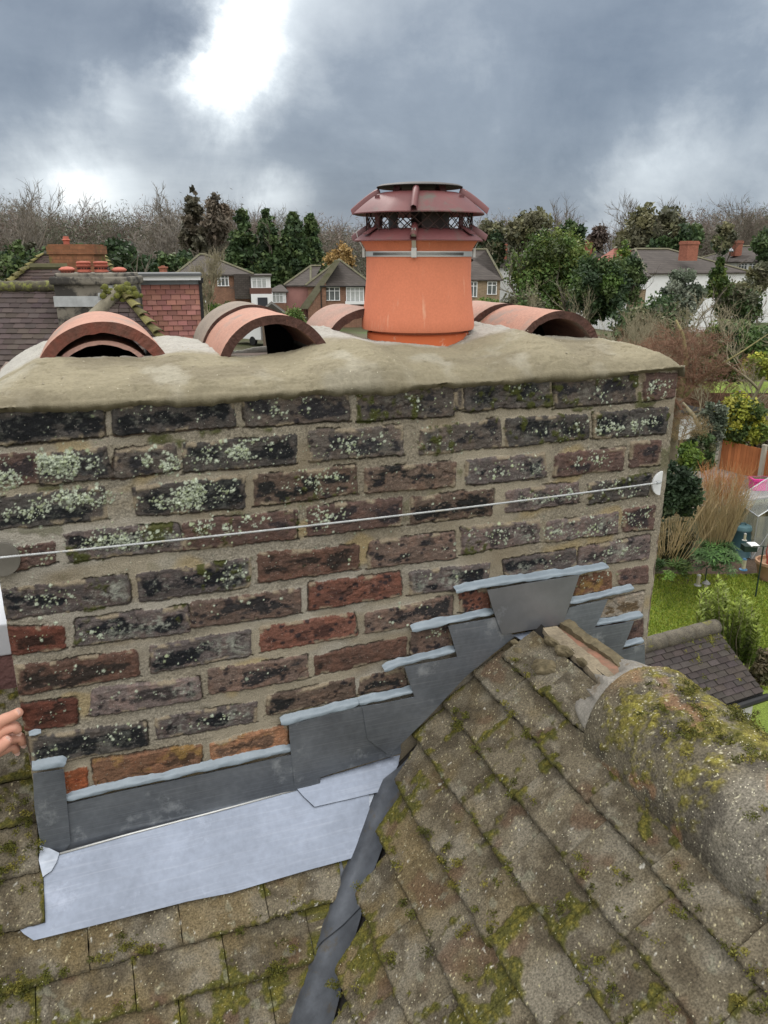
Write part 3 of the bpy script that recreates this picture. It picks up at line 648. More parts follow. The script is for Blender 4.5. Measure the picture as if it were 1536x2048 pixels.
# loose debris on the crown
b = MB()
for i in range(60):
    x = rb.uniform(.1, 1.38); y = rb.uniform(.03, .30); r = rb.uniform(.0008, .0030)
    i_, j_ = int((x-X0+.010)/(X1-X0+.022)*(na-1)), int((y+.012)/(CD+.024)*(nb-1)); z = zz[i_, j_]
    b.add([(x+r*math.cos(q), y+r*math.sin(q)*.8, z) for q in (0, 1.3, 2.6, 3.9, 5.1)]+[(x, y, z+r*.7)], [[k, (k+1) % 5, 5] for k in range(5)])
tag(b.build('mortar_crumbs', mat('mortar crumbs', (.38, .34, .26), .95, var=.4, vs=50), None), 'crumbs of dry mortar scattered over the cement crown', 'crumbs', kind='stuff')
# --- stay wire and its plates
p0, p1 = wal(-60, 1121, -.022), wal(1314, 966, -.022)
wire = empty('stay_wire', tuple(p1), 'twisted steel stay wire stretched across the brickwork between two round plates', 'wire')
b = MB(); n = 160
for s in range(3):
    P = []
    for i in range(n*3):
        t = i/(n*3-1); c = p0*(1-t)+p1*t; c = c+np.array((0, 0, -.007*4*t*(1-t))); a = t*2*math.pi*110+s*2.094
        P.append(c+np.array((0, math.cos(a)*.00115, math.sin(a)*.00115)))
    b.tube(P, .00125, 5)
M_wire = mat('galvanised wire', (.52, .54, .55), .45, metal=.35, var=.35, vs=60, bump=.1, bs=300, bd=.0005, dirt=((.55, .50, .38), 30, .56))
b.build('strand', M_wire, wire, smooth=True)
c = wal(1322, 966, -.006); b = MB()
P = [(c[0]+.0, -.004, c[2]+.0275)]+[(c[0]-.024*math.cos(q)*1.0, -.004, c[2]+.0275*math.sin(q)) for q in np.linspace(R_(88), R_(-88), 30)]
b.prism(P, (0, -.005, 0)); b.build('end_plate', mat('white painted plate', (.66, .68, .69), .5, var=.12, vs=30, bump=.1, bs=90, bd=.001, dirt=((.35, .34, .3), 30, .66)), wire, bevel=.001)
c = wal(3, 1118, -.006); b = MB(); b.prism([(c[0]+.029*math.cos(q), -.004, c[2]+.030*math.sin(q)) for q in np.linspace(0, 2*math.pi, 48, endpoint=False)], (0, -.006, 0))
pl2 = b.build('end_plate', mat('grey cement smeared plate', (.15, .14, .12), .8, var=.3, vs=25, bump=.4, bs=90, bd=.001), wire, bevel=.001)
b = MB(); b.tube([p1, p1+np.array((.012, .004, .0))], .0035, 8); b.build('hook', M_wire, wire)
# ================================================================== FOREGROUND ROOF, LEAD
TS = .894                                   # slope of both roofs (41.8 degrees)
def zM(y): return -.863+TS*y                # main slope, faces the camera side
def zS(x): return -.797+TS*(x-.78)          # left side of the cross roof, faces left
NM = np.array((0, -TS, 1))/math.hypot(TS, 1); NS = np.array((-TS, 0, 1))/math.hypot(TS, 1)
def onM(px, py, off=0.0): return onp(px, py, np.array((0, 0, -.863))+NM*off, NM)
def onS(px, py, off=0.0): return onp(px, py, np.array((.78, 0, -.797))+NS*off, NS)
RX = 1.076; RZ = zS(RX)                     # ridge of the cross roof
def cutx(y): return .7095+y
def ylim(x): return x-.788-.43*max(0.0, .62-x)                 # valley line in plan
M_tile = mat('mossy concrete tile', (1, 1, 1), .95, var=.14, vs=18, attr=True, bump=.9, bs=260, bd=.0028, spec=.12, grain=(330, .62, 1.42), speck=(190, .20, (.52, .49, .36), .13))
roof = empty('tiled_roof', (.9, -.6, -1.2), 'mossy grey-brown concrete tiled roof slopes meeting in a lead valley in front of the chimney', 'roof')
def tilecol(U, V, e_low, e_side, seed, gold, mossy):
    """U,V metric coordinates on the slope; e_low distance from the tile's lower edge; e_side from its side joints"""
    o = seed*1.7
    rs = np.random.default_rng(seed)
    base = np.array((.142, .122, .086))*(.80+.35*rs.random())
    c = np.ones(U.shape+(3,))*base
    c = mixc(c, (.190, .172, .135), sst(.42, .66, fbm(U+o, V, 16, 4, 1))*.8)
    c = mixc(c, (.060, .048, .032), sst(.46, .66, fbm(U, V+o, 30, 5, 2))*.65)
    c = mixc(c, (.172, .128, .060), sst(.42, .62, fbm(U, V, 14, 4, 3)*.7+gold*.3)*(.25+.6*gold))
    c = mixc(c, (.105, .060, .038), sst(.66, .76, fbm(U+o, V, 14, 3, 4))*.55)
    m = fbm(U, V, 9, 4, 5)*.62+fbm(U, V, 60, 3, 6)*.34+.15*sst(.022, .0, np.minimum(e_low, e_side))
    m = sst(.625-.10*mossy, .69-.10*mossy, m)
    c = mixc(c, np.array((.062, .062, .014))*(1+.4*gold), m*.92)
    c = mixc(c, (.140, .122, .028), sst(.50, .66, fbm(U, V, 160, 3, 1))*m*.8)
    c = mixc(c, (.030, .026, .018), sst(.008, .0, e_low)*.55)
    sp = vn(U*420, V*420, 3)*vn(U*230+9, V*230, 5)
    c = mixc(c, (.42, .38, .24), sst(.62, .76, sp)*(1-m*.6))
    sp = vn(U*260+3, V*260, 6)*vn(U*90+9, V*90, 7)
    c = mixc(c, (.46, .45, .40), sst(.74, .82, sp)*.9)
    ll = sst(.74, .80, fbm(U+5, V, 40, 3, 0)); c = mixc(c, (.22, .22, .165), ll*.45)
    c *= (.72+.56*fbm(U, V, 300, 3, 6))[..., None]
    return c, m
class Tiles:
    def __init__(s): s.V = []; s.F = []; s.C = []; s.n = 0
    def tile(s, P00, P10, P01, P11, nrm, th, seed, res, gold, mossy, uv0, du, dv, lift=.004, dip=0.0, cut=None):
        """P00 lower-start, P10 lower-end, P01 upper-start, P11 upper-end; nrm outward; a slab whose lower edge stands th proud"""
        rs = np.random.default_rng(seed+99)
        nu_ = max(6, int(du/res)); nv_ = max(6, int(dv/res))
        a, b_ = np.meshgrid(np.linspace(0, 1, nu_), np.linspace(0, 1, nv_), indexing='ij')
        U = uv0[0]+a*du; Vv = uv0[1]+b_*dv
        P = (P00[None, None]*((1-a)*(1-b_))[..., None]+P10*((a)*(1-b_))[..., None]+P01*((1-a)*b_)[..., None]+P11*(a*b_)[..., None])
        eside = np.minimum(a, 1-a)*du; elow = b_*dv
        c, m_ = tilecol(U, Vv, elow, eside, seed, gold, mossy)
        ex = (P10-P00)/(np.linalg.norm(P10-P00)+1e-9); ey = (P01-P00)/(np.linalg.norm(P01-P00)+1e-9)
        h = th*(1-b_)+lift*b_+(fbm(U, Vv, 14, 3, 2)-.5)*.004+(fbm(U, Vv, 120, 3, 4)-.5)*.0020+m_*(.0015+.004*fbm(U, Vv, 240, 2, 5))
        h = h-.0035*np.clip(1-elow/.004, 0, 1)**2-.0012*np.clip(1-eside/.003, 0, 1)**2
        # chipped, wavy lower edge
        wb = ((fbm(U, Vv*0+seed, 30, 3, 3)-.5)*.006+(fbm(U, Vv*0+seed, 150, 2, 4)-.5)*.0035)*np.clip(1-b_*3, 0, 1)
        ws = ((fbm(Vv, U*0+seed, 40, 3, 6)-.5)*.0015)
        P = P+nrm*h[..., None]+ey*wb[..., None]+ex*ws[..., None]
        sk = P[:, 0]-nrm*(th+.004); sk2 = P[0, :]-nrm*(th+.004); sk3 = P[-1, :]-nrm*(th+.004)
        n0 = s.n; V = [P.reshape(-1, 3)]; C = [c.reshape(-1, 3)]; F = [gridfaces(nu_, nv_, n0)]
        k = n0+nu_*nv_
        # skirts (lower edge and both sides)
        def skirt(idx, pts, cc):
            nonlocal k
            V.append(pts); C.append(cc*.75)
            q = np.arange(len(idx)-1)
            F.append(np.stack([idx[q], idx[q+1], k+q+1, k+q], 1)); k += len(idx)
        skirt(n0+np.arange(nu_)*nv_, sk, c[:, 0]); skirt(n0+np.arange(nv_), sk2, c[0, :]); skirt(n0+(nu_-1)*nv_+np.arange(nv_), sk3, c[-1, :])
        s.V += V; s.C += C; s.F += F; s.n = k
    def build(s, name, parent):
        me = npmesh(name, np.vstack(s.V), np.vstack(s.F), np.vstack(s.C)); return link(name, me, M_tile, parent)
TW = .163
# --- left side of the cross roof: courses run front to back
T = Tiles(); edges = [.525, .592, .660, .727, .796, .861, .932, .988, 1.045]
xs_ = [.525-.067*k for k in range(30, 0, -1)]+edges
sd_no = 0
for i, x0 in enumerate(xs_[:-1]):
    x1 = xs_[i+1]
    off = [-.095, -.013, -.088, -.010, -.083, .0, -.118, -.03][(i-len(xs_)+1) % 8] if i > 28 else (-.09 if i % 2 else 0)
    for k in range(-1, 16):
        ya = .0+off-k*TW; yb_ = ya-TW+.0015
        ya = min(ya, -.002)
        lo = ylim(x0)          # the tile must stop at the valley
        ya = min(ya, lo)
        if min(min(.0+off-k*TW, -.002), ylim(x1+.008))-yb_ < .075: continue
        ya = max(ya, yb_+.002)
        sd_no += 1; dist = abs((ya+yb_)/2+.35)
        res = .0022 if (-1.05 < yb_ and x0 > .40) else .012
        j = random.Random(sd_no)
        dx = j.uniform(-.003, .003); th = .018+j.uniform(-.002, .004); up = x1+.008
        ya1 = min(ya, up-.7095-.012) if ya > lo else ya
        A0 = np.array((x0+dx, ya, zS(x0+dx))); B0 = np.array((x0+dx+j.uniform(-.002, .002), yb_, zS(x0+dx)))
        ytop = min(min(.0+off-k*TW, -.002), ylim(up))
        A1 = np.array((up, ytop, zS(up))); B1 = np.array((up, yb_, zS(up)))
        # a mis-laid bare tile near the ridge
        gold = float(np.clip(.9-(x0-.55)*2.2, 0, 1)*np.clip(1.25+yb_*1.5, .15, 1)) ; mossy = .45 if x0 > .9 else .35
        if x0 > .92 and yb_ > -.34: gold, mossy = .15, -.25
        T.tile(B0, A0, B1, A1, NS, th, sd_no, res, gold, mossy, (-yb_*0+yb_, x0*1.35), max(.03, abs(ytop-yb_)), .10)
side = T.build('side_slope_tiles', roof)
# --- other side of the cross roof
T = Tiles(); NS2 = np.array((TS, 0, 1))/math.hypot(TS, 1)
for i in range(16):
    x0 = RX+.035+.067*(i+1); x1 = x0-.067
    for k in range(16):
        ya = -(TW*.5 if i % 2 else 0)-k*TW+.06; yb_ = ya-TW+.004; ya = min(ya, -.002); sd_no += 1
        z = lambda x: RZ-.012-TS*(x-RX)
        T.tile(np.array((x0, ya, z(x0))), np.array((x0, yb_, z(x0))), np.array((x1-.008, ya, z(x1-.008))), np.array((x1-.008, yb_, z(x1-.008))), NS2, .012, sd_no, .008, .2, .3, (yb_+7, x0*1.35), TW, .10)
T.build('far_slope_tiles', roof)
# --- main slope facing the camera: courses run left to right
T = Tiles(); ye = [-.160-.0655*k for k in range(14, 0, -1)]+[-.160, -.096]
for i, y0 in enumerate(ye):
    y1 = y0+.068
    for k in range(-16, 10):
        xa = .075+k*TW+(TW*.5 if i % 2 else 0)+.01*((i*7) % 3); xb = xa+TW-.0015
        xm = y0+.726
        if xa > y1+.006+.726-.012: continue
        xb = max(xa+.002, min(xb, xm)); sd_no += 1; j = random.Random(sd_no)
        res = .0022 if (y0 > -.45 and xb > -.1) else .012
        x1m = min(xa+TW-.0015, y1+.006+.726)
        yy0 = y0+j.uniform(-.003, .003); yu = y1+.006
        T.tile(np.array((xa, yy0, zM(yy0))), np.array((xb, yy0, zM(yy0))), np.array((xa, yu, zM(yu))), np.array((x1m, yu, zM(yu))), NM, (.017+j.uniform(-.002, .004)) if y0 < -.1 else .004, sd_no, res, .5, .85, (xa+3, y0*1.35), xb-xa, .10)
T.build('main_slope_tiles', roof)
# upslope part beside the stack, lapping over the apron
T = Tiles(); ye = [-.088+.0655*k for k in range(0, 5)]
for i, y0 in enumerate(ye):
    for k in range(-10, 1):
        xb = .026-(.006 if i % 2 else 0)+k*TW+(0 if k == 0 else (.08 if i % 2 else 0)); xa = xb-TW+.0035+(.08 if (k == 0 and i % 2) else 0)
        sd_no += 1; j = random.Random(sd_no); yy0 = y0+j.uniform(-.002, .002); yu = y0+.075
        off = NM*.016
        res = .0022 if (k > -2 and i < 9) else .012
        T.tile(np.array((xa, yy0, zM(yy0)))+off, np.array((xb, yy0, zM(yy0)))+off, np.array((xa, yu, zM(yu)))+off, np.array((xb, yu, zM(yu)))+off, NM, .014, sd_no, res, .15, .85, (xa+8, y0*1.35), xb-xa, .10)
T.build('upper_slope_tiles', roof)
# raised moss cushions gathered in the laps and scattered over the tiles
def mosspatch(n, pick, seed, cols, r=(.004, .012), per=70, size=.0026):
    R = np.random.default_rng(seed); C_ = []; r_ = []
    while len(C_) < n:
        c, N_ = pick(R); k = R.integers(2, 7)
        for _ in range(k):
            C_.append(c+R.normal(size=3)*np.array((.012, .012, .004))*1.0-N_*0); rr = R.uniform(*r); r_.append((rr, rr, rr*.55))
    return C_, r_
def pickS(R):
    while True:
        e = edges[R.integers(0, len(edges)-1)]; x = e+abs(R.normal())*.012+.002 if R.random() < .8 else R.uniform(.5, 1.0); y = -abs(R.random())*1.0-.05
        if y < ylim(x)-.02 and fbm(np.array(x), np.array(y), 7, 3, 2) > R.uniform(.42, .62): return np.array((x, y, zS(x)))+NS*.016, NS
def pickM(R):
    while True:
        y = -.160-.0655*R.integers(0, 4)+abs(R.normal())*.010+.002; x = R.uniform(-.1, .6)
        if x < y+.70 and fbm(np.array(x), np.array(y), 7, 3, 3) > R.uniform(.42, .62): return np.array((x, y, zM(y)))+NM*.016, NM
def pickU(R): y = R.uniform(-.09, .10); return np.array((R.uniform(-.12, .02), y, zM(y)))+NM*.030, NM
def pickR(R):
    while True:
        a = R_(R.uniform(50, 150)); y = R.uniform(-1.15, -.40)
        if fbm(np.array(a*.112), np.array(y), 9, 3, 3) > R.uniform(.40, .60): return np.array((RX+.012-.121*math.cos(a), y, RZ-.066+.121*math.sin(a))), NS
C_ = []; r_ = []
for n_k, f_, s_ in ((520, pickS, 31), (240, pickM, 32), (130, pickU, 33), (330, pickR, 34)):
    a_, b__ = mosspatch(n_k, f_, s_, None); C_ += a_; r_ += b__
MOSSJOB = (C_, r_)
# deck under the tiles, hidden void filler
M_void = mat('dark roof underlay', (.02, .018, .016), .95, var=.3, vs=10)
b = MB()
b.poly([(-1.7, -1.1, zM(-1.1)-.02), (cutx(-1.1), -1.1, zM(-1.1)-.02), (.70, -.01, zM(-.01)-.02), (.70, .02, zM(.02)-.02), (.02, .02, zM(.02)-.02), (.02, .26, zM(.26)-.02), (-1.7, .26, zM(.26)-.02)])
b.poly([(cutx(-2.5), -2.5, zS(cutx(-2.5))-.012), (RX, -2.5, RZ-.012), (RX, .0, RZ-.012), (.7095, .0, zS(.7095)-.012)])
b.poly([(RX, -2.5, RZ-.012), (RX, 0, RZ-.012), (RX+1.1, 0, RZ-1.1*TS), (RX+1.1, -2.5, RZ-1.1*TS)])
b.build('underlay', M_void, roof)
# --- ridge tiles of the cross roof
M_ridge = mat('lichened ridge tile', (1, 1, 1), .95, var=.14, vs=18, attr=True, bump=.9, bs=240, bd=.003, spec=.12, grain=(300, .60, 1.45), speck=(200, .24, (.58, .55, .42), .30))
def ridgetile(y0, y1, seed, label=None):
    n1_, n2_ = (150, 260) if y1 > -1.2 else (30, 40)
    a, t = np.meshgrid(np.linspace(R_(-12), R_(192), n1_), np.linspace(0, 1, n2_), indexing='ij')
    y = y0+(y1-y0)*t; s_ = a*.112
    U = s_+seed; V_ = y*1.0
    R0_ = .119+(fbm(U, V_, 8, 3, 1)-.5)*.006+(fbm(U, V_, 90, 3, 2)-.5)*.0028
    top = np.exp(-((a-R_(108))/R_(48))**2)
    m = sst(.55, .70, fbm(U, V_, 12, 4, 3)*.5+fbm(U, V_, 70, 4, 4, .7)*.42+.15*top-.10*sst(-.36, -.30, y)+.02)
    R0_ = R0_+m*(.001+.005*fbm(U, V_, 200, 3, 5))
    R0_ = R0_-.004*sst(.006, 0, np.minimum(t, 1-t)*abs(y1-y0))
    c = np.ones(a.shape+(3,))*np.array((.135, .118, .085))
    c = mixc(c, (.19, .175, .145), sst(.42, .66, fbm(U, V_, 10, 4, 6))*.8)
    c = mixc(c, (.065, .058, .048), sst(.46, .66, fbm(U, V_, 28, 5, 7))*.7)
    c = mixc(c, (.27, .185, .10), sst(-.40, -.335, y)*sst(.3, .55, fbm(U, V_, 10, 3, 1))*sst(R_(35), R_(70), a)*.85)
    c = mixc(c, (.24, .14, .08), sst(.66, .73, fbm(U, V_, 13, 3, 2))*.7)
    c = mixc(c, (.155, .135, .030), m*.85); c = mixc(c, (.25, .225, .055), m*sst(.5, .68, fbm(U, V_, 130, 3, 4))*.85)
    c = mixc(c, (.07, .072, .02), m*sst(.52, .7, fbm(U, V_, 45, 3, 5))*.6)
    sp = vn(U*380, V_*380, 3)*vn(U*200+9, V_*200, 5); c = mixc(c, (.50, .47, .34), sst(.58, .72, sp)*.9)
    P = np.stack([RX+.012-R0_*np.cos(a), y+(fbm(U, V_*0, 20, 3, 1)-.5)*.012*(t < .001), RZ-.066+R0_*np.sin(a)], -1)
    Pi = np.stack([RX+.012-.099*np.cos(a), y, RZ-.066+.099*np.sin(a)], -1)
    V = np.vstack([P.reshape(-1, 3), Pi.reshape(-1, 3)]); C = np.vstack([c.reshape(-1, 3), c.reshape(-1, 3)*.5])
    n = n1_*n2_; F = [gridfaces(n1_, n2_), gridfaces(n1_, n2_, n)[:, ::-1]]
    for k in (0, n2_-1):
        i = np.arange(n1_-1)*n2_+k; F.append(np.stack([i, i+n2_, i+n2_+n, i+n], 1))
    o = link('ridge_tile', npmesh('ridge_tile', V, np.vstack(F), C), M_ridge, roof)
    return o
ridgetile(-.345, -.770, 1.0); ridgetile(-.775, -1.215, 4.0); ridgetile(-1.22, -1.66, 7.0); ridgetile(-1.665, -2.1, 3.0)
# mortar bedding torn open at the end of the first ridge tile
def blob(name, P, mt, parent, thick=.010, seed=0, amp=.35, res=46, col=None, nrm=(0, 0, 1), bumpy=60):
    """irregular lump: outline P (3-D points), domed along nrm"""
    P = np.array(P, float); c = P.mean(0); nrm = np.array(nrm, float); nrm /= np.linalg.norm(nrm); k = len(P)
    q = np.linspace(0, k, res*3, endpoint=False); i0 = q.astype(int) % k; f = (q-np.floor(q))[:, None]; ring = P[i0]*(1-f)+P[(i0+1) % k]*f
    V = []; C = []
    rings = 12
    for r in range(rings):
        s = 1-r/(rings-1); rad = s
        h = thick*math.sqrt(max(0, 1-s**3))
        X = c+(ring-c)*rad; nn = (fbm(X[:, 0]+seed, X[:, 1]+X[:, 2], bumpy, 4, 2)-.5)
        X = X+nrm*(h+nn*thick*amp*2*(s < .98))[:, None]+(ring-c)*(nn*amp*.4*(s > .3))[:, None]
        V.append(X)
    V0 = V[0]-nrm*.012; V = [V0]+V
    n = len(ring); VV = np.vstack(V+[c[None]+nrm*thick]); F = []
    for r in range(rings): F += [[r*n+j, r*n+(j+1) % n, (r+1)*n+(j+1) % n, (r+1)*n+j] for j in range(n)]
    F += [[rings*n+j, rings*n+(j+1) % n, (rings+1)*n] for j in range(n)]
    b = MB(); b.add(VV, F); return b.build(name, mt, parent, smooth=True)
M_oldm = mat('old cement bedding', (.34, .32, .285), .92, var=.35, vs=22, bump=.8, bs=150, bd=.003, dirt=((.20, .15, .09), 26, .58), grain=(260, .8, 1.15))
M_dirt = mat('crumbled mortar and soil', (.20, .165, .10), .95, var=.5, vs=60, bump=1.0, bs=200, bd=.004)
# bedding collar in front of the ridge tile
a = np.linspace(R_(8), R_(172), 60); V = []; C = []
for j, yv in enumerate(np.linspace(-.325, -.262, 14)):
    for q in a:
        t = j/13; f = float(fbm(np.array(q*.6+2), np.array(yv), 9, 3, 2)); fe = float(fbm(np.array(q*1.3+4), np.array(0.), 6, 3, 3))
        r = .112-.026*t*t-(f-.5)*.035*t; yy_ = -.352+(yv+.325)*(.45+1.1*fe)
        V.append((RX+.010-r*math.cos(q), yy_, RZ-.066+r*math.sin(q)+(f-.5)*.016))
b = MB(); b.add(V, [list(f) for f in gridfaces(14, 60)]); b.build('mortar_bedding', M_oldm, roof, smooth=True)
# exposed ridge line between the stack and the first ridge tile
M_wood = mat('weathered batten and mortar', (.36, .30, .21), .9, var=.45, vs=14, bump=.7, bs=120, bd=.003, dirt=((.13, .105, .07), 20, .55), grain=(200, .8, 1.1))
M_clayedge = mat('broken pink tile edge', (.36, .17, .115), .9, var=.5, c2=(.16, .13, .09), vs=26, bump=.7, bs=140, bd=.003)
def strip(name, pts, w, h, mt, seed=0):
    """rough bar along points"""
    n = 40; P = np.array([np.interp(np.linspace(0, 1, n), np.linspace(0, 1, len(pts)), [p[i] for p in pts]) for i in range(3)]).T
    V = []
    for i, p in enumerate(P):
        k = fbm(np.array([i*.05+seed, i*.05+seed+5, i*.05+9, i*.05+3.]), np.zeros(4), 9, 3, 1)-.5
        V += [p+(-w/2+k[0]*.008, 0, -h), p+(-w/2+k[1]*.008, 0, k[2]*.008), p+(w/2+k[3]*.008, 0, k[0]*.008), p+(w/2+k[2]*.006, 0, -h)]
    F = [[i*4+j, i*4+(j+1) % 4, (i+1)*4+(j+1) % 4, (i+1)*4+j] for i in range(n-1) for j in range(4)]+[[0, 1, 2, 3], [n*4-4, n*4-1, n*4-2, n*4-3]]
    b = MB(); b.add(V, F); return b.build(name, mt, roof)
strip('ridge_batten', [(RX+.006, -.045, RZ-.010), (RX+.002, -.345, RZ-.014)], .036, .030, M_wood, 1)
strip('broken_tile_edge', [(RX+.052, -.012, RZ-.030), (RX+.058, -.33, RZ-.036)], .030, .02, M_clayedge, 2)
strip('broken_tile_edge', [(RX+.080, -.004, RZ-.045), (RX+.086, -.33, RZ-.052)], .026, .03, M_wood, 3)
strip('old_mortar_ridge', [(RX+.060, .0, RZ-.014), (RX+.078, -.16, RZ-.026), (RX+.088, -.30, RZ-.040)], .026, .03, M_dirt, 4)
for k, (px, py, r) in enumerate([(1085, 1336, 24), (1100, 1282, 12), (1125, 1300, 14), (1038, 1303, 9), (1020, 1320, 8), (1030, 1285, 7), (1043, 1338, 6), (1160, 1322, 8), (1250, 1378, 9), (700, 1560, 0)]):
    if r == 0: continue
    P = [onS(px+r*1.25*math.cos(q)*random.uniform(.7, 1.2), py+r*.75*math.sin(q)*random.uniform(.7, 1.2), .012) for q in np.linspace(0, 2*math.pi, 9, endpoint=False)]
    blob('mortar_lump', P, M_dirt, roof, .006+r*.0002, k, .5, nrm=NS, bumpy=120)

# ------------------------------------------------------------------ LEAD
M_lead = mat('lead sheet', (.205, .235, .295), .42, metal=.72, var=.30, vs=5, c2=(.14, .16, .20), bump=.22, bs=9, bd=.006, dirt=((.25, .28, .345), 6, .56), grain=(90, .94, 1.06), spec=.5)
M_leadd = mat('dark lead sheet', (.27, .30, .35), .36, metal=.68, var=.34, vs=7, c2=(.15, .168, .20), bump=.22, bs=12, bd=.006, dirt=((.44, .475, .53), 9, .57), grain=(90, .93, 1.07), spec=.5)
M_seal = mat('pale blue grey sealant', (.235, .285, .33), .40, var=.22, vs=30, bump=.35, bs=70, bd=.004, spec=.5)
def scratch(m, amount=.5, rot=35):
    """fine directional scratches in the lead's own surface"""
    t = m.node_tree; n = t.nodes; l = t.links; b = n['Principled BSDF']
    tc = n.new('ShaderNodeTexCoord'); mp = n.new('ShaderNodeMapping'); mp.inputs['Rotation'].default_value = (0, R_(rot), 0); mp.inputs['Scale'].default_value = (7, 7, 420); l.new(tc.outputs['Object'], mp.inputs[0])
    ns = n.new('ShaderNodeTexNoise'); ns.inputs['Scale'].default_value = 1; ns.inputs['Detail'].default_value = 4; l.new(mp.outputs[0], ns.inputs['Vector'])
    mr = n.new('ShaderNodeMapRange'); mr.inputs['From Min'].default_value = .52; mr.inputs['From Max'].default_value = .78; mr.inputs['To Max'].default_value = amount; l.new(ns.outputs['Fac'], mr.inputs['Value'])
    src = b.inputs['Base Color'].links[0].from_socket
    q = n.new('ShaderNodeMix'); q.data_type = 'RGBA'; q.inputs[7].default_value = (.55, .57, .62, 1); l.new(mr.outputs[0], q.inputs[0]); l.new(src, q.inputs[6]); l.new(q.outputs[2], b.inputs['Base Color'])
scratch(M_leadd, .30, -38); scratch(M_lead, .10, 4)
def sheet(P, n, th=.0022, seed=0, sub=.010, amp=.0022):
    """lead sheet from a 3-D outline lying on a plane with normal n: finely divided and slightly dented"""
    P = np.array(P, float); n = np.array(n, float); n /= np.linalg.norm(n)
    bm = bmesh.new(); vs = [bm.verts.new(p) for p in P]; bm.faces.new(vs)
    ex = P[1]-P[0]; ex /= np.linalg.norm(ex); ey = np.cross(n, ex)
    for ax in (ex, ey):
        d = P@ax; x = d.min()+sub
        while x < d.max()-1e-5:
            bmesh.ops.bisect_plane(bm, geom=bm.verts[:]+bm.edges[:]+bm.faces[:], plane_co=tuple(P[0]+ax*(x-P[0]@ax)), plane_no=tuple(ax)); x += sub
    co = np.array([v.co[:] for v in bm.verts]); u = co@ex; v = co@ey
    h = (fbm(u+seed, v, 9, 3, 1)-.5)*amp*2+(fbm(u+seed, v, 30, 2, 2)-.5)*amp*.5
    for q, vv_ in zip(h, bm.verts): vv_.co += Vector(tuple(n*q))
    bm.normal_update()
    flip = sum(f.normal.dot(Vector(tuple(n)))*f.calc_area() for f in bm.faces) < 0
    if flip: bmesh.ops.reverse_faces(bm, faces=bm.faces[:])
    r = bmesh.ops.extrude_face_region(bm, geom=bm.faces[:]); vs2 = [g for g in r['geom'] if isinstance(g, bmesh.types.BMVert)]
    for q in vs2: q.co += Vector(tuple(n*th))
    bmesh.ops.recalc_face_normals(bm, faces=bm.faces[:])
    me = bpy.data.meshes.new('lead'); bm.to_mesh(me); bm.free()
    me.polygons.foreach_set('use_smooth', np.ones(len(me.polygons), bool)); me.set_sharp_from_angle(angle=R_(35))
    return me
def lead(name, me, mt, parent=None): return link(name, me, mt, parent)
def z1p(L_): return [(500+x*.5208, 1120+y*.5208) for x, y in L_]
NW = (0, -1, 0)
def wl(L_, off): return [wal(x, y, -off) for x, y in L_]
def bead(name, pts, w, parent, off=.010, seed=0, droop=.0):
    """bead of sealant smeared along wall points (pixel polyline), w = width in metres"""
    P = np.array([wal(x, y, -off) for x, y in pts]); d = np.r_[0, np.cumsum(np.linalg.norm(np.diff(P, axis=0), axis=1))]
    n = max(12, int(d[-1]/.004)); t = np.linspace(0, d[-1], n); Q = np.array([np.interp(t, d, P[:, i]) for i in range(3)]).T
    V = []; k = 9
    for i, p in enumerate(Q):
        tg = Q[min(i+1, n-1)]-Q[max(i-1, 0)]; tg /= np.linalg.norm(tg); up = np.array((-tg[2], 0, tg[0])); up *= np.sign(up[2]) if up[2] else 1
        e = min(1, (min(t[i], d[-1]-t[i])+.0015)/.012)**.5
        a1 = float(fbm(np.array(t[i]+seed), np.array(0.), 34, 3, 1))-.5; a2 = float(fbm(np.array(t[i]+seed), np.array(5.), 34, 3, 2))-.5
        for j in range(k):
            s = j/(k-1)*2-1; ww = w*.5*(.45+.55*e)*(1+(a1 if s > 0 else a2)*1.1)
            r = float(fbm(np.array(t[i]*.6+seed), np.array(s*.02+2), 90, 2, 3))-.5
            V.append(p+up*(s*ww)+np.array((0, -1, 0))*((.0014*(1-s**2)**.6+.0012*max(0, -s)*(abs(s) < .95)+r*.0036)*e+(-.004*(s < -.99)-(off-.001)*float(sst(.0, .95, s)))))
    b = MB(); b.add(V, [list(f) for f in gridfaces(n, k)]); return b.build(name, M_seal, parent, smooth=True)
# apron
ap = empty('lead_apron', tuple(wal(350, 1640)), 'wide shiny lead apron lying on the tiles along the foot of the brickwork', 'lead flashing')
lead('upstand', sheet(wl([(131, 1608), (250, 1580), (420, 1545), (583, 1508), (640, 1500), (640, 1567), (590, 1580), (420, 1626), (260, 1668), (128, 1704)], .007), NW, seed=1), M_leadd, ap)
F_ = [(118, 1709), (260, 1669), (420, 1627), (590, 1581), (700, 1553), (735, 1543), (741, 1662), (721, 1712), (614, 1741), (461, 1786), (375, 1803), (180, 1853), (68, 1881), (48, 1868), (31, 1849), (78, 1836), (76, 1760), (84, 1722)]
lead('apron_sheet', sheet([onM(x, y, .019) for x, y in F_], NM, seed=2, amp=.003), M_lead, ap)
b = MB(); Q = [onM(x, y, .0225) for x, y in [(118, 1708), (260, 1668), (420, 1626), (590, 1580)]]; b.tube(Q, .0022, 6); b.build('fold_highlight', mat('bright highlight lead', (.62, .63, .62), .45, metal=.5, var=.2, vs=40, bump=.2, bs=100, bd=.001), ap, smooth=True)  # highlight along the fold, painted as a bright bar
bead('sealant', [(131, 1597), (250, 1571), (420, 1534), (505, 1515), (582, 1498)], 0.0160, ap, seed=1)
E2 = [(590, 1581), (735, 1540), (800, 1512), (790, 1540), (770, 1578), (741, 1662), (722, 1600)]
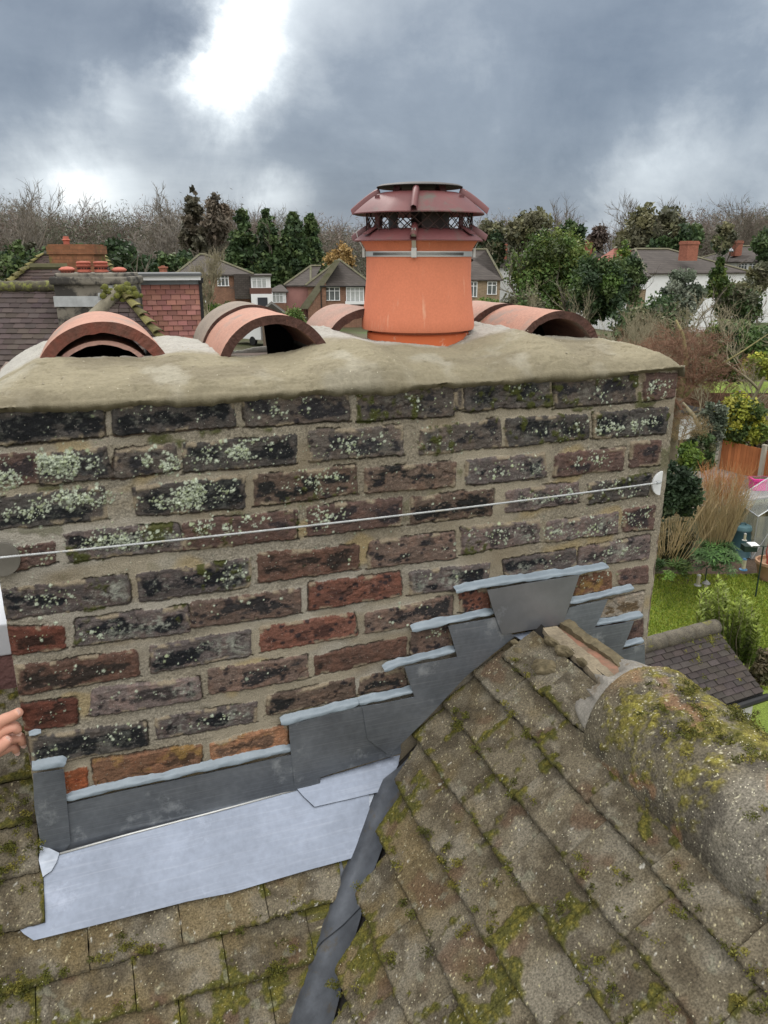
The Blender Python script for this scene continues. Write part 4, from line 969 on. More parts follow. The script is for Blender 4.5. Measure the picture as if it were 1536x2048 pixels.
a2 = lead('under_sheet', sheet([onM(x, y, .015) for x, y in [(700, 1560), (800, 1510), (786, 1550), (742, 1664), (700, 1640)]], NM, seed=3), M_leadd, ap)
# corner pieces at the left
cl = empty('lead_corner_strip', tuple(wal(95, 1620)), 'upright dark lead strip folded at the lower left corner of the brickwork', 'lead flashing')
lead('strip', sheet(wl([(66, 1546), (100, 1541), (127, 1537), (129, 1548), (141, 1684), (128, 1705), (104, 1697), (81, 1687), (69, 1614)], .011), NW, seed=4), M_leadd, cl)
lead('tongue', sheet([onM(x, y, .0245) for x, y in [(80, 1690), (100, 1697), (119, 1706), (113, 1725), (103, 1742), (86, 1754), (78, 1722)]], NM, seed=5, sub=.006), M_leadd, cl)
bead('sealant', [(64, 1537), (90, 1532), (118, 1524), (131, 1528)], 0.0197, cl, off=.010, seed=3)
bead('sealant', [(58, 1470), (70, 1467), (82, 1464)], 0.0107, cl, off=.006, seed=4)
# cover piece right of the apron
cv = empty('lead_cover_piece', tuple(wal(690, 1500)), 'dark square lead cover piece folded out over the right end of the apron', 'lead flashing')
lead('upstand', sheet(wl([(577, 1449), (650, 1429), (723, 1411), (738, 1450), (800, 1470), (801, 1506), (745, 1522), (589, 1570), (581, 1500)], .0105), NW, seed=6), M_leadd, cv)
lead('foot', sheet([onM(x, y, .025) for x, y in [(588, 1571), (690, 1543), (800, 1508), (796, 1530), (771, 1581), (700, 1598), (629, 1614), (606, 1592)]], NM, seed=7), M_lead, cv)
bead('sealant', [(562, 1446), (600, 1436), (660, 1420), (721, 1404)], 0.0176, cv, off=.011, seed=5)
# stepped flashing climbing to the left of the ridge
sf = empty('lead_step_flashing', tuple(wal(880, 1370)), 'dark stepped lead flashing climbing the brickwork left of the ridge', 'lead flashing')
lead('stepped_sheet', sheet(wl(z1p([(430, 562), (530, 545), (630, 523), (612, 470), (592, 410), (690, 392), (795, 372), (778, 310), (760, 253), (850, 236), (942, 220), (965, 262), (1018, 290), (925, 365), (830, 443), (705, 578), (620, 665), (535, 748), (480, 710), (450, 685)]), .0145), NW, seed=8), M_leadd, sf)
bead('sealant', [(719, 1406), (775, 1394), (829, 1381)], 0.0164, sf, off=.014, seed=6)
bead('sealant', [(768, 1340), (800, 1327), (850, 1315), (912, 1300)], 0.0148, sf, off=.012, seed=7)
bead('sealant', [(824, 1260), (860, 1252), (896, 1243), (940, 1234), (988, 1225)], 0.0148, sf, off=.012, seed=8)
# centre piece over the ridge end
ce = empty('lead_saddle_piece', tuple(wal(1065, 1200)), 'flared grey lead piece hanging on the brickwork above the ridge end', 'lead flashing')
lead('upstand', sheet(wl(z1p([(910, 115), (1000, 100), (1150, 74), (1264, 58), (1232, 150), (1200, 245), (1080, 266), (967, 285), (935, 200)]), .0185), NW, seed=9), mat('grey brushed lead', (.30, .31, .335), .42, metal=.75, var=.25, vs=9, c2=(.21, .22, .24), bump=.2, bs=14, bd=.005, dirt=((.40, .43, .48), 9, .62), spec=.5), ce)
P1 = wl(z1p([(1008, 290), (1085, 274), (1160, 258)]), .012)
P2 = [onp(x, y, (0, -.045, 0), (0, 1, 0)) for x, y in z1p([(1215, 295), (1145, 315), (1075, 331)])]
lead('tab', sheet(P1+P2, np.cross(P1[2]-P1[0], P2[2]-P1[0])*-1, seed=10, sub=.006), M_lead, ce)
bead('sealant', [(912, 1182), (940, 1177), (974, 1170), (1060, 1156), (1140, 1146), (1218, 1134)], 0.0152, ce, off=.015, seed=9)
# right steps
rs_ = empty('lead_step_flashing', tuple(wal(1230, 1300)), 'dark stepped lead flashing falling to the right corner of the brickwork', 'lead flashing')
lead('stepped_sheet', sheet(wl(z1p([(1225, 182), (1300, 165), (1372, 150), (1350, 205), (1322, 258), (1400, 246), (1472, 233), (1450, 290), (1425, 345), (1512, 322), (1514, 400), (1516, 520), (1470, 500), (1300, 375), (1165, 275), (1160, 262), (1200, 240)]), .0135), NW, seed=11), M_leadd, rs_)
bead('sealant', [(1140, 1205), (1190, 1194), (1268, 1176)], 0.0139, rs_, off=.012, seed=10)
bead('sealant', [(1192, 1248), (1240, 1240), (1286, 1230)], 0.0139, rs_, off=.012, seed=11)
bead('sealant', [(1244, 1293), (1288, 1281)], 0.0139, rs_, off=.012, seed=12)
# valley lining: a lead gutter on the line where the slopes meet
vl = empty('valley_lining', (.45, -.28, -1.1), 'narrow blue-grey lead valley gutter running down between the two tiled slopes', 'valley gutter')
def valley(y0, y1, off, name, wL, wR):
    n = 30; V = []
    for i in range(n):
        y = y0+(y1-y0)*i/(n-1); k = (float(fbm(np.array(y*1.), np.array(0.), 14, 3, 2))-.5)*.006
        x = cutx(y)-.012
        for j, s in enumerate(np.linspace(-1, 1, 11)):
            xx = y+.712+(s-.0)*.02+k if s <= 0 else y+.712+s*(.10+.25*max(0, -y-.2))+k; z = zM(y)+.004 if s <= 0 else max(zS(xx)-.004, zM(y)-.02)
            zz_ = z+off+.013*math.exp(-((s-.22)*4.5)**2)+(float(fbm(np.array(xx), np.array(y), 30, 3, 4))-.5)*.004
            V.append((xx, y, zz_))
    b = MB(); b.add(V, [list(f) for f in gridfaces(n, 11)]); return b.build(name, M_valley, vl, smooth=True)
M_valley = mat('weathered lead valley', (.14, .155, .18), .55, metal=.45, var=.45, vs=12, c2=(.055, .06, .07), bump=.3, bs=50, bd=.004, dirt=((.11, .085, .045), 8, .54), spec=.5)
valley(-.025, -.225, .006, 'upper_length', .088, .045); valley(-.215, -1.1, .001, 'lower_length', .088, .055)
# ================================================================== GROUND, NEIGHBOURS, TREES
rg = np.random.default_rng(21); rnd = random.Random(5)
M_ground = mat('garden ground', (.075, .085, .035), .95, var=.5, c2=(.075, .06, .038), vs=.35, bump=.6, bs=3, bd=.1, dirt=((.055, .085, .022), .12, .5))
n_ = 90; gx, gy = np.meshgrid(np.linspace(-1, 1, n_), np.linspace(-1, 1, n_), indexing='ij')
gx = np.sign(gx)*np.abs(gx)**2.2*1500; gy = np.sign(gy)*np.abs(gy)**2.2*1500
gz = np.full(gx.shape, GZ-.06)+np.where(np.hypot(gx, gy) > 130, (fbm(gx, gy, .01, 3, 1)-.3)*2, 0)
ground = link('ground', npmesh('ground', np.stack([gx.ravel(), gy.ravel(), gz.ravel()], 1), gridfaces(n_, n_)), M_ground); tag(ground, kind='structure')
M_grass = mat('lawn grass', (.19, .25, .032), .9, var=.4, c2=(.11, .155, .022), vs=1.2, bump=.9, bs=28, bd=.05, grain=(26, .75, 1.25), dirt=((.09, .085, .03), 1.4, .64))
M_white = mat('white painted render', (.72, .73, .73), .8, var=.1, vs=2, bump=.2, bs=30, bd=.01, dirt=((.5, .5, .46), 1.2, .62))
M_upvc = mat('white window frame', (.78, .79, .80), .4, var=.04, vs=4, bump=0)
M_glass = mat('window glass', (.06, .07, .075), .08, var=.5, vs=1.5, c2=(.16, .17, .17), bump=0, spec=.8)
M_net = mat('net curtain behind glass', (.42, .44, .43), .3, var=.3, vs=5, bump=0, spec=.8)
M_brickw = mat('red brown brick wall', (.235, .125, .080), .9, var=.35, vs=2.5, bump=0, stripe=(.225, .075, (1.5, 1.7, 1.9), .010), dirt=((.13, .09, .07), .9, .58))
M_brickt = mat('tan brick wall', (.29, .215, .14), .9, var=.3, vs=2.5, bump=0, stripe=(.225, .075, (1.3, 1.35, 1.4), .010))
M_pinkw = mat('pinkish rendered wall', (.36, .185, .165), .9, var=.15, vs=2, bump=.2, bs=30, bd=.01)
M_roofd = mat('dark brown tiled roof', (.085, .072, .064), .9, var=.3, vs=1.2, bump=0, stripe=(.30, .16, (.55, .55, .55), .022), dirt=((.085, .075, .045), .6, .6))
M_roofg = mat('mossy grey roof edge', (.165, .155, .105), .9, var=.35, vs=2, bump=0, dirt=((.10, .11, .04), 2, .55))
M_roofr = mat('red tiled roof', (.30, .115, .085), .9, var=.25, vs=1.5, bump=0, stripe=(.30, .16, (.6, .6, .6), .022))
M_brickc = mat('red brick chimney', (.33, .125, .080), .9, var=.35, vs=5, bump=0, stripe=(.225, .075, (1.4, 1.5, 1.6), .010))
M_black = mat('black gutter plastic', (.015, .015, .016), .45, var=.2, vs=4, bump=0)
M_red = mat('dark red tile hanging', (.20, .030, .028), .8, var=.2, vs=5, bump=0)
def hd(px, d): p = atd(px, 512, d); return np.array((p[0], p[1]))
def pz(px, py, d): return atd(px, py, d)[2]
class House:
    def __init__(s, name, label, cat, pxL, dL, pxR, dR, depth, eave, wall, group='houses beyond the gardens', base=GZ-.05):
        s.A = hd(pxL, dL); s.B = hd(pxR, dR); s.u = s.B-s.A; s.W = np.linalg.norm(s.u); s.u /= s.W
        s.v = np.array((-s.u[1], s.u[0]))
        if s.v@(s.A-CAM[:2]) < 0: s.v = -s.v
        s.D = depth; s.ez = eave; s.root = empty(name, (s.A[0], s.A[1], base), label, cat, group); s.base = base
        s.M = (np.stack([np.r_[s.u, 0], np.r_[s.v, 0], (0, 0, 1)], 1), np.r_[s.A, 0]); s.wm = wall
        if wall is not None:
            b = MB(); b.box((0, 0, base), (s.W, depth, eave), M=s.M); b.build('wall', wall, s.root)
    def P(s, u, v, z): return np.r_[s.A+s.u*u+s.v*v, z]
    def px(s, px, py, v=0.0):
        p = onp(px, py, np.r_[s.A+s.v*v, 0], np.r_[s.v, 0]); return np.array(((p[:2]-s.A)@s.u, p[2]))
    def window(s, x0, y0, x1, y1, cols=3, v=0.0, top=.3, net=.5, name='window'):
        (u0, z1), (u1, z0) = s.px(x0, y0, v), s.px(x1, y1, v); f = .07
        b = MB(); t = .10
        b.box((u0-.03, v-t, z0-.05), (u1+.03, v-.002, z0), M=s.M); b.box((u0, v-t*.7, z1-f), (u1, v-.002, z1), M=s.M)
        b.box((u0, v-t*.7, z0), (u0+f, v-.002, z1-f), M=s.M); b.box((u1-f, v-t*.7, z0), (u1, v-.002, z1-f), M=s.M)
        for i in range(1, cols):
            u = u0+(u1-u0)*i/cols; b.box((u-f*.5, v-t*.7, z0), (u+f*.5, v-.002, z1-f), M=s.M)
        if top > 0: zt_ = z1-(z1-z0)*top; b.box((u0+f, v-t*.65, zt_-f*.4), (u1-f, v-.003, zt_+f*.4), M=s.M)
        w = b.build(name, M_upvc, s.root)
        b = MB(); b.box((u0+f*.5, v-t*.35, z0), (u1-f*.5, v-.004, z1-f*.5), M=s.M); b.build('pane', M_net if rnd.random() < net else M_glass, w)
        return w
    def hip(s, u0, u1, v0, v1, ez, rz, i0, i1, mt, name='roof', along='u', over=.25, edge=True):
        """hip or gable roof; i0,i1 = how far the ridge ends are set in"""
        u0 -= over; u1 += over; v0 -= over; v1 += over
        if along == 'u': vm = (v0+v1)/2; R = [(u0+i0, vm), (u1-i1, vm)]
        else: um = (u0+u1)/2; R = [(um, v0+i0), (um, v1-i1)]
        c = [s.P(u0, v0, ez), s.P(u1, v0, ez), s.P(u1, v1, ez), s.P(u0, v1, ez)]; r = [s.P(R[0][0], R[0][1], rz), s.P(R[1][0], R[1][1], rz)]
        V = c+r+[p-np.array((0, 0, .12)) for p in c]
        F = [[0, 1, 5, 4], [1, 2, 5], [2, 3, 4, 5], [3, 0, 4]] if along == 'u' else [[0, 1, 4], [1, 2, 5, 4], [2, 3, 5], [3, 0, 4, 5]]
        F += [[0, 6, 7, 1], [1, 7, 8, 2], [2, 8, 9, 3], [3, 9, 6, 0], [9, 8, 7, 6]]
        b = MB(); b.add(V, F); o = b.build(name, mt, s.root)
        if edge:
            b = MB()
            for k in range(4):
                e = r[0] if (np.linalg.norm(c[k]-r[0]) < np.linalg.norm(c[k]-r[1])) else r[1]
                b.tube([c[k]+(0, 0, .03), e+(0, 0, .05)], .11, 4)
            b.tube([r[0]+(0, 0, .05), r[1]+(0, 0, .05)], .12, 4); b.build('hip_tiles', M_roofg, o)
        return o
    def chimney(s, pxc, wpx, top, bot, d, mt=None, roof=None, pots=2):
        mt = mt or M_brickc
        k = hd(pxc, d); w = wpx/1640*d; z1, z0 = pz(pxc, top, d), pz(pxc, bot, d)
        M = (s.M[0], np.r_[k, 0]); b = MB(); b.box((-w/2, -w*.45, z0-.8), (w/2, w*.45, z1-.2), M=M); b.box((-w/2-.06, -w*.45-.06, z1-.3), (w/2+.06, w*.45+.06, z1-.08), M=M)
        b.box((-w/2, -w*.45, z1-.12), (w/2, w*.45, z1), M=M)
        o = b.build('chimney', mt, roof or s.root); return o
    def box(s, name, mt, u0, v0, z0, u1, v1, z1, parent=None, bevel=0):
        b = MB(); b.box((u0, v0, z0), (u1, v1, z1), M=s.M); return b.build(name, mt, parent or s.root, bevel=bevel)

# --- house left behind the bare tree
h = House('brick_house', 'brown brick house with white upstairs windows, behind the bare rounded tree', 'house', 352, 74, 500, 74, 8, pz(420, 549, 74), M_brickw)
o = h.hip(0, h.W, 0, 8, h.ez, pz(400, 510, 78), 2.2, 4.2, M_roofd); h.chimney(324, 7, 531, 545, 70, roof=o)
h.window(392, 550, 412, 571, 3); h.window(434, 550, 458, 571, 3); h.window(392, 589, 412, 606, 3, net=1)
h.box('gable_slope', M_roofd, h.W*.76, -.5, h.ez-2.1, h.W+.15, 0, h.ez+.05)
# --- dormer house with garage
h = House('garage_house', 'low white garage house with a wide white dormer, beside the motorhome', 'house', 498, 73, 542, 73, 7, pz(520, 588, 73), M_white)
h.box('dormer', M_white, .05, .4, h.ez, h.W*.93, 5, pz(520, 553, 73)); h.box('flat_roof', M_roofd, -.1, .1, pz(520, 553, 73), h.W, 5.2, pz(520, 550, 73))
h.window(503, 556, 534, 575, 3, v=.4, top=.22, net=1); h.box('apron_wall', mat('brown tile hanging', (.13, .065, .05), .9, var=.3, vs=3), -.1, .1, h.ez-.02, h.W*.97, .38, pz(520, 576, 73))
(u0, z1), (u1, z0) = h.px(515, 595), h.px(536, 621); h.box('garage_door', mat('dark garage door', (.03, .032, .04), .5, var=.2, vs=5), u0, -.06, h.base, u1, -.003, z1)
# --- rear hipped house
h = House('hipped_house', 'dark hipped roof house with a brick chimney, rear of the two between conifers and pot', 'house', 541, 98, 668, 98, 9, pz(600, 548, 98), M_pinkw)
o = h.hip(0, h.W, 0, 9, h.ez, pz(620, 508, 100), 3.2, 2.6, M_roofd); h.chimney(626, 14, 497, 513, 99, roof=o); h.window(547, 551, 559, 572, 2)
# --- front hipped house: brick part, pink wing, catslide, bay window
h = House('gabled_house', 'brick and pink house with a long mossy catslide roof, just left of the pot', 'house', 614, 80, 742, 80, 9, pz(690, 571, 80), M_brickw)
o = h.hip(0, h.W, 0, 9, h.ez, pz(676, 520, 82), 4.0, 3.0, M_roofd, along='v'); 
h.window(648, 574, 680, 600, 3); h.window(692, 574, 728, 606, 4, v=-.02, top=.25, net=1)
h.box('bay', M_white, h.px(690, 574)[0], -.55, h.px(690, 608)[1], h.px(730, 574)[0], -.16, h.px(690, 574)[1]-1.35)
uL = h.px(572, 600)[0]; b = MB(); b.box((uL, 1.2, GZ), (-.02, 8, h.ez), M=h.M); b.build('pink_wing', M_pinkw, h.root)
h.hip(uL, 0, 1.2, 8, h.ez, pz(620, 533, 84), 2.6, -1.0, M_roofd, name='wing_roof')
A0, A1 = h.px(669, 520, -.3), h.px(682, 520, -.3); B0, B1 = h.px(598, 618, -.3), h.px(616, 618, -.3)
b = MB(); b.prism([h.P(A0[0], -.3, A0[1]), h.P(A1[0], -.3, A1[1]), h.P(B1[0], -.3, B1[1]), h.P(B0[0], -.3, B0[1])], np.r_[h.v*3.2, -.0]); b.build('catslide_roof', M_roofg, h.root)
b = MB(); b.prism([h.P(B1[0], -.2, B1[1]), h.P(h.px(652, 575)[0], -.2, h.px(652, 565)[1]), h.P(h.px(652, 575)[0], -.2, GZ), h.P(B1[0], -.2, GZ)], np.r_[h.v*.18, 0]); b.build('gable_wall', M_brickw, h.root)
b = MB(); b.tube([h.P(h.px(642, 575)[0], -.3, h.ez-.1), h.P(h.px(642, 575)[0], -.3, GZ)], .05, 6); b.build('downpipe', M_black, h.root)
h.box('gutter', M_black, h.px(640, 575)[0], -.42, h.ez-.12, h.W, -.25, h.ez-.0)
# porch bit
h = House('porch_annexe', 'small porch with a dark lean-to roof and white window, beside the pink wing', 'annexe', 540, 79, 569, 79, 4, pz(555, 583, 79), M_white)
h.hip(0, h.W, 0, 4, h.ez, pz(555, 570, 80), 1.0, .6, M_roofd, edge=False); h.window(544, 585, 567, 604, 3)
b_ = h.box('brick_base', M_brickw, 0, -.06, GZ, h.W, -.002, h.px(555, 606)[1])
# shed
h = House('garden_shed', 'small shed with a dark felted gable roof below the motorhome', 'shed', 518, 62, 560, 62, 3, pz(535, 628, 62), mat('shed boards', (.16, .12, .09), .9, var=.3, vs=6), group=None)
h.hip(0, h.W, 0, 3, h.ez, pz(540, 607, 62), -.0, .0, mat('felt roof', (.06, .055, .045), .9, var=.3, vs=3), edge=False, along='v')
# --- right of the pot
h = House('tan_house', 'tan brick house with white windows immediately right of the pot', 'house', 905, 78, 1003, 78, 9, pz(970, 559, 78), M_brickt)
h.hip(0, h.W, 0, 9, h.ez, pz(905, 500, 82), 3.5, 4.4, M_roofd); h.window(940, 563, 954, 593, 2, net=0); h.window(975, 563, 993, 588, 2, net=.2)
h = House('hipped_house', 'dark hipped roof house with red chimney and pale wall, between pot and big evergreen', 'house', 955, 104, 1060, 104, 9, pz(1000, 533, 104), M_white)
o = h.hip(0, h.W, 0, 9, h.ez, pz(990, 498, 106), 3.6, 3.6, M_roofd); h.chimney(1007, 14, 488, 505, 104, roof=o)
h = House('hipped_house', 'dark roof with a red chimney peeping above the bushes right of the big evergreen', 'house', 1130, 108, 1232, 108, 9, pz(1180, 524, 108), M_pinkw)
o = h.hip(0, h.W, 0, 9, h.ez, pz(1180, 493, 110), 3.4, 4.2, M_roofd); h.chimney(1175, 16, 484, 500, 108, roof=o)
# --- white semi-detached pair on the right
h = House('semi_detached_house', 'white rendered pair of semis under a long dark mossy roof with a big red chimney', 'house', 1298, 76, 1497, 84, 10, pz(1400, 546, 78), M_white)
o = h.hip(0, h.W, 0, 10, h.ez, pz(1400, 499, 82), 2.8, 5.4, M_roofd); h.chimney(1376, 25, 482, 503, 80, roof=o)
b = MB(); c = [h.P(-1.9, 2.5, h.ez+.4), h.P(1.6, 5.2, h.ez+.6), h.P(2.6, 5.2, pz(1330, 500, 84)), h.P(.7, 5.8, pz(1315, 497, 84)), h.P(-1.9, 6.5, h.ez+.4)]
b.add([c[0], c[1], c[2], c[3], c[4]], [[0, 1, 2, 3], [0, 3, 4]]); b.build('red_roof', M_roofr, h.root)
h.window(1352, 556, 1372, 575, 3); h.window(1412, 560, 1436, 578, 3); h.window(1304, 592, 1322, 622, 2, v=0)
h = House('end_house', 'small tan house end with a dark roof and narrow window beside the white semis', 'house', 1262, 66, 1299, 66, 6, pz(1280, 552, 66), M_brickt)
h.hip(0, h.W, 0, 6, h.ez, pz(1275, 524, 68), .3, 1.6, M_roofd, edge=False); h.window(1277, 556, 1292, 577, 3)
h = House('white_house', 'white house with two rooflights and a red tile-hung panel at the far right', 'house', 1420, 100, 1522, 94, 9, pz(1500, 524, 96), M_white)
o = h.hip(-3, h.W, 0, 9, h.ez, pz(1460, 493, 100), 3, 3.4, M_roofd); h.chimney(1470, 16, 481, 497, 99, roof=o)
for a_, c_ in ((1429, 1440), (1452, 1466)):
    p = [atd(a_, 497, 98.2), atd(c_-4, 497, 98.2), atd(c_, 504, 96.6), atd(a_+5, 504, 96.6)]; b = MB(); b.prism(p, (0, -.12, .10)); b.build('rooflight', mat('rooflight glass', (.55, .6, .66), .15, var=.1, vs=3, bump=0), o)
h.window(1478, 526, 1494, 542, 3); h.window(1499, 526, 1519, 542, 3); h.window(1495, 554, 1519, 568, 3)
(u0, z1), (u1, z0) = h.px(1500, 543), h.px(1519, 554); h.box('tile_hung_panel', M_red, u0, -.1, z0, u1, -.003, z1)
# --- motorhome
p = hd(440, 66); q = hd(514, 64); h = House('motorhome', 'white motorhome with a rounded cab roof parked before the garage', 'motorhome', 441, 66, 514, 63, 2.2, GZ+.7, None, group=None)
L_ = h.W; z0 = GZ+.45
prof = [(0, z0), (0, z0+.9), (.35, z0+1.25), (.25, z0+1.9), (.9, z0+2.25), (1.5, z0+2.35), (2.0, z0+2.2), (L_-.15, z0+2.05), (L_, z0+1.9), (L_, z0)]
b = MB(); b.prism([h.P(u, 0, z) for u, z in prof], np.r_[h.v*2.1, 0]); b.build('body', mat('white vehicle gel coat', (.74, .75, .76), .35, var=.05, vs=1, bump=0, spec=.5), h.root, bevel=.06)
for u, z, w_, hh_ in ((.12, z0+.95, .55, .45), (L_-1.0, z0+.95, .5, .4), (1.15, z0+.9, .8, .42)): h.box('side_window', M_glass, u, -.03, z, u+w_, -.003, z+hh_)
for u in (.75, L_-.95):
    b = MB(); c = h.P(u, -.02, GZ+.36)
    ang = np.linspace(0, 2*math.pi, 20, endpoint=False); b.prism([c+np.r_[h.u*.34*math.cos(a), .34*math.sin(a)] for a in ang], np.r_[h.v*.22, 0]); b.build('wheel', M_black, h.root)

# --- near neighbour on the left: tiled roofs, rendered chimney with pots, brick chimney, tile-hung dormer
M_ntile = mat('brown plain tiles', (1, 1, 1), .9, var=.15, vs=7, attr=True, bump=.4, bs=40, bd=.004, dirt=((.06, .055, .035), 3, .68))
M_moss = mat('yellow green moss', (.16, .165, .030), .95, var=.5, vs=30, c2=(.06, .065, .02), bump=1, bs=80, bd=.01)
def rows(b, BL, BR_, TR, TL, gauge=.10, tw=.165, col=(.075, .055, .05), seed=0):
    BL, BR_, TR, TL = map(lambda q: np.array(q, float), (BL, BR_, TR, TL)); nrm = np.cross(BR_-BL, TL-BL); nrm /= np.linalg.norm(nrm)
    if nrm[2] < 0: nrm = -nrm
    Ls = max(np.linalg.norm(TL-BL), np.linalg.norm(TR-BR_)); n = max(1, int(Ls/gauge)); rr = np.random.default_rng(seed)
    for i in range(n):
        t0, t1 = i/n, min(1, (i+1.25)/n); a0, b0 = BL+(TL-BL)*t0, BR_+(TR-BR_)*t0; a1, b1 = BL+(TL-BL)*t1, BR_+(TR-BR_)*t1
        w0 = np.linalg.norm(b0-a0); k = max(1, int(round(w0/tw))); off = .5/k*(i % 2)
        ts = [0]+[min(1, (j+off*k)/k) for j in range(0 if off else 1, k)]+[1]
        for j in range(len(ts)-1):
            if ts[j+1]-ts[j] < 1e-4: continue
            g = .05/k; s0, s1 = ts[j]+g*.5, ts[j+1]-g*.5; th = .016+rr.uniform(-.003, .006)
            P0, P1 = a0+(b0-a0)*s0+nrm*th, a0+(b0-a0)*s1+nrm*th; P2, P3 = a1+(b1-a1)*s1+nrm*.001, a1+(b1-a1)*s0+nrm*.001
            cc = np.array(col)*rr.uniform(.75, 1.25)*np.array((1, rr.uniform(.93, 1.05), rr.uniform(.9, 1.06)))
            b.add([P0, P1, P2, P3, P0-nrm*(th+.01), P1-nrm*(th+.01)], [[0, 1, 2, 3], [4, 5, 1, 0]], cc)
nb_ = empty('neighbour_roof', tuple(atd(100, 600, 13)), 'long brown plain-tiled roof with mossy ridge, filling the left edge behind the crown', 'roof')
ridgeL, ridgeR = atd(-260, 576, 14.5), atd(135, 576, 13.0); dn = FW[:2]/np.linalg.norm(FW[:2])
def down(p, run, sl=.9, lat=0.0): return np.array((p[0]-dn[0]*run+RT[0]*lat, p[1]-dn[1]*run+RT[1]*lat, p[2]-run*sl))
ridgeR2 = atd(215, 578, 12.8)
b = MB(); rows(b, down(ridgeL, 3.2), down(ridgeR2, 3.2), ridgeR2, ridgeL, col=(.072, .055, .052), seed=1); b.build('main_tiles', M_ntile, nb_, col=True)
b = MB(); Pr = [ridgeL+(ridgeR-ridgeL)*t+np.array((0, 0, .02)) for t in np.linspace(0, 1, 40)]
b.tube(Pr, [.075+.008*(i % 3) for i in range(40)], 8); b.build('ridge_tiles', mat('mossy ridge', (.10, .09, .06), .95, var=.5, vs=8, dirt=((.17, .18, .05), 9, .5), bump=1, bs=40, bd=.01), nb_, smooth=True)
hp = empty('hipped_bay_roof', tuple(atd(240, 600, 11)), 'small hipped tiled roof with mossy bonnet tiles, in front of the rendered chimney', 'roof')
apx = atd(242, 582, 11.6); run = 2.4
bl, br = down(apx, run, .88, -run*.78), down(apx, run, .88, run*1.02)
b = MB(); rows(b, bl, br, apx+RT*.05, apx-RT*.05, col=(.068, .050, .047), seed=2)
def away(p, k, turn=0.0):
    q = np.array((p[0]-CAM[0], p[1]-CAM[1])); q = q/np.linalg.norm(q); q = np.array((q[0]*math.cos(turn)-q[1]*math.sin(turn), q[0]*math.sin(turn)+q[1]*math.cos(turn))); return p+np.r_[q*k, 0]
bk = away(apx, 2.5, .10); bl2 = bl+np.r_[dn*3.5, 0]; br2 = away(br, 3.5, .12)
rows(b, bl2, bl, apx, bk, col=(.10, .088, .07), seed=3); rows(b, br, br2, bk, apx, col=(.10, .088, .07), seed=4); b.build('tiles', M_ntile, hp, col=True)
def bonnets(parent, A, B, n, r=.066, mt=None, seed=0):
    rr = np.random.default_rng(seed); b = MB(); A = np.array(A); B = np.array(B); d = (B-A)/n; dl = d/np.linalg.norm(d); sd_ = np.cross(dl, (0, 0, 1)); sd_ /= np.linalg.norm(sd_); upv = np.cross(sd_, dl)
    for i in range(n):
        p = A+d*i; V = []; k = 7
        for t, rr_, hh in ((0, r*.75, .0), (1.35, r*1.3, .045)):
            for j in range(k):
                q = math.pi*j/(k-1); V.append(p+d*t+sd_*math.cos(q)*rr_+upv*(math.sin(q)*rr_*.62+hh))
        V += [v-upv*.016 for v in V[k:]]
        b.add(V, [[j, j+1, k+j+1, k+j] for j in range(k-1)]+[[k+j, k+j+1, 2*k+j+1, 2*k+j] for j in range(k-1)], np.array((.10, .092, .055))*rr.uniform(.6, 1.4))
    return b.build('bonnet_tiles', mt or mat('mossy bonnet tiles', (1.5, 1.45, .9), .95, var=.5, vs=10, attr=True, bump=1, bs=40, bd=.01, dirt=((.19, .185, .05), 7, .54)), parent, col=True)
bonnets(hp, apx, br, 21, seed=1); b = MB(); b.tube([apx, bl+(apx-bl)*.0], [.10, .09], 8); b.build('mortared_hip', mat('mortared hip', (.20, .18, .13), .95, var=.4, vs=9, bump=1, bs=40, bd=.01), hp, smooth=True)
b = MB()
for i in range(90):
    p = apx+np.array((rg.normal()*.12, rg.normal()*.10, rg.normal()*.05-.02)); r = rg.uniform(.02, .06); b.lathe([(.001, r), (r*.7, r*.7), (r, 0), (r*.7, -r*.7)], p, 6)
b.build('moss_cushion', M_moss, hp, smooth=True)
# rendered chimney
nc = empty('rendered_chimney', tuple(atd(190, 600, 12.6)), 'stubby grey rendered chimney with four low red pots on the neighbouring roof', 'chimney')
M_rend = mat('blackened grey render', (.22, .20, .165), .95, var=.35, vs=4, bump=.7, bs=30, bd=.01, dirt=((.045, .042, .038), 3.2, .46))
cM = (np.stack([RT, np.r_[dn, 0], (0, 0, 1)], 1), np.r_[hd(190, 12.6), 0]); zt_, zb_ = pz(190, 548, 12.6), pz(190, 640, 12.6); w = 145/1640*12.6/2
b = MB(); n = 10
b.box((-w*.93, -.35, zb_-.5), (w*.95, .35, zt_-.06), M=cM); b.box((-w, -.40, zt_-.14), (w*1.0, .40, zt_-.03), M=cM); b.box((-w*.9, -.33, zt_-.05), (w*.92, .33, zt_+.02), M=cM); b.build('shaft', M_rend, nc, bevel=.03)
M_potr = mat('dull red clay pot', (.42, .125, .085), .85, var=.25, vs=9, bump=.3, bs=40, bd=.004)
M_hole = mat('dark slot', (.02, .012, .01), .9, var=.2, vs=5)
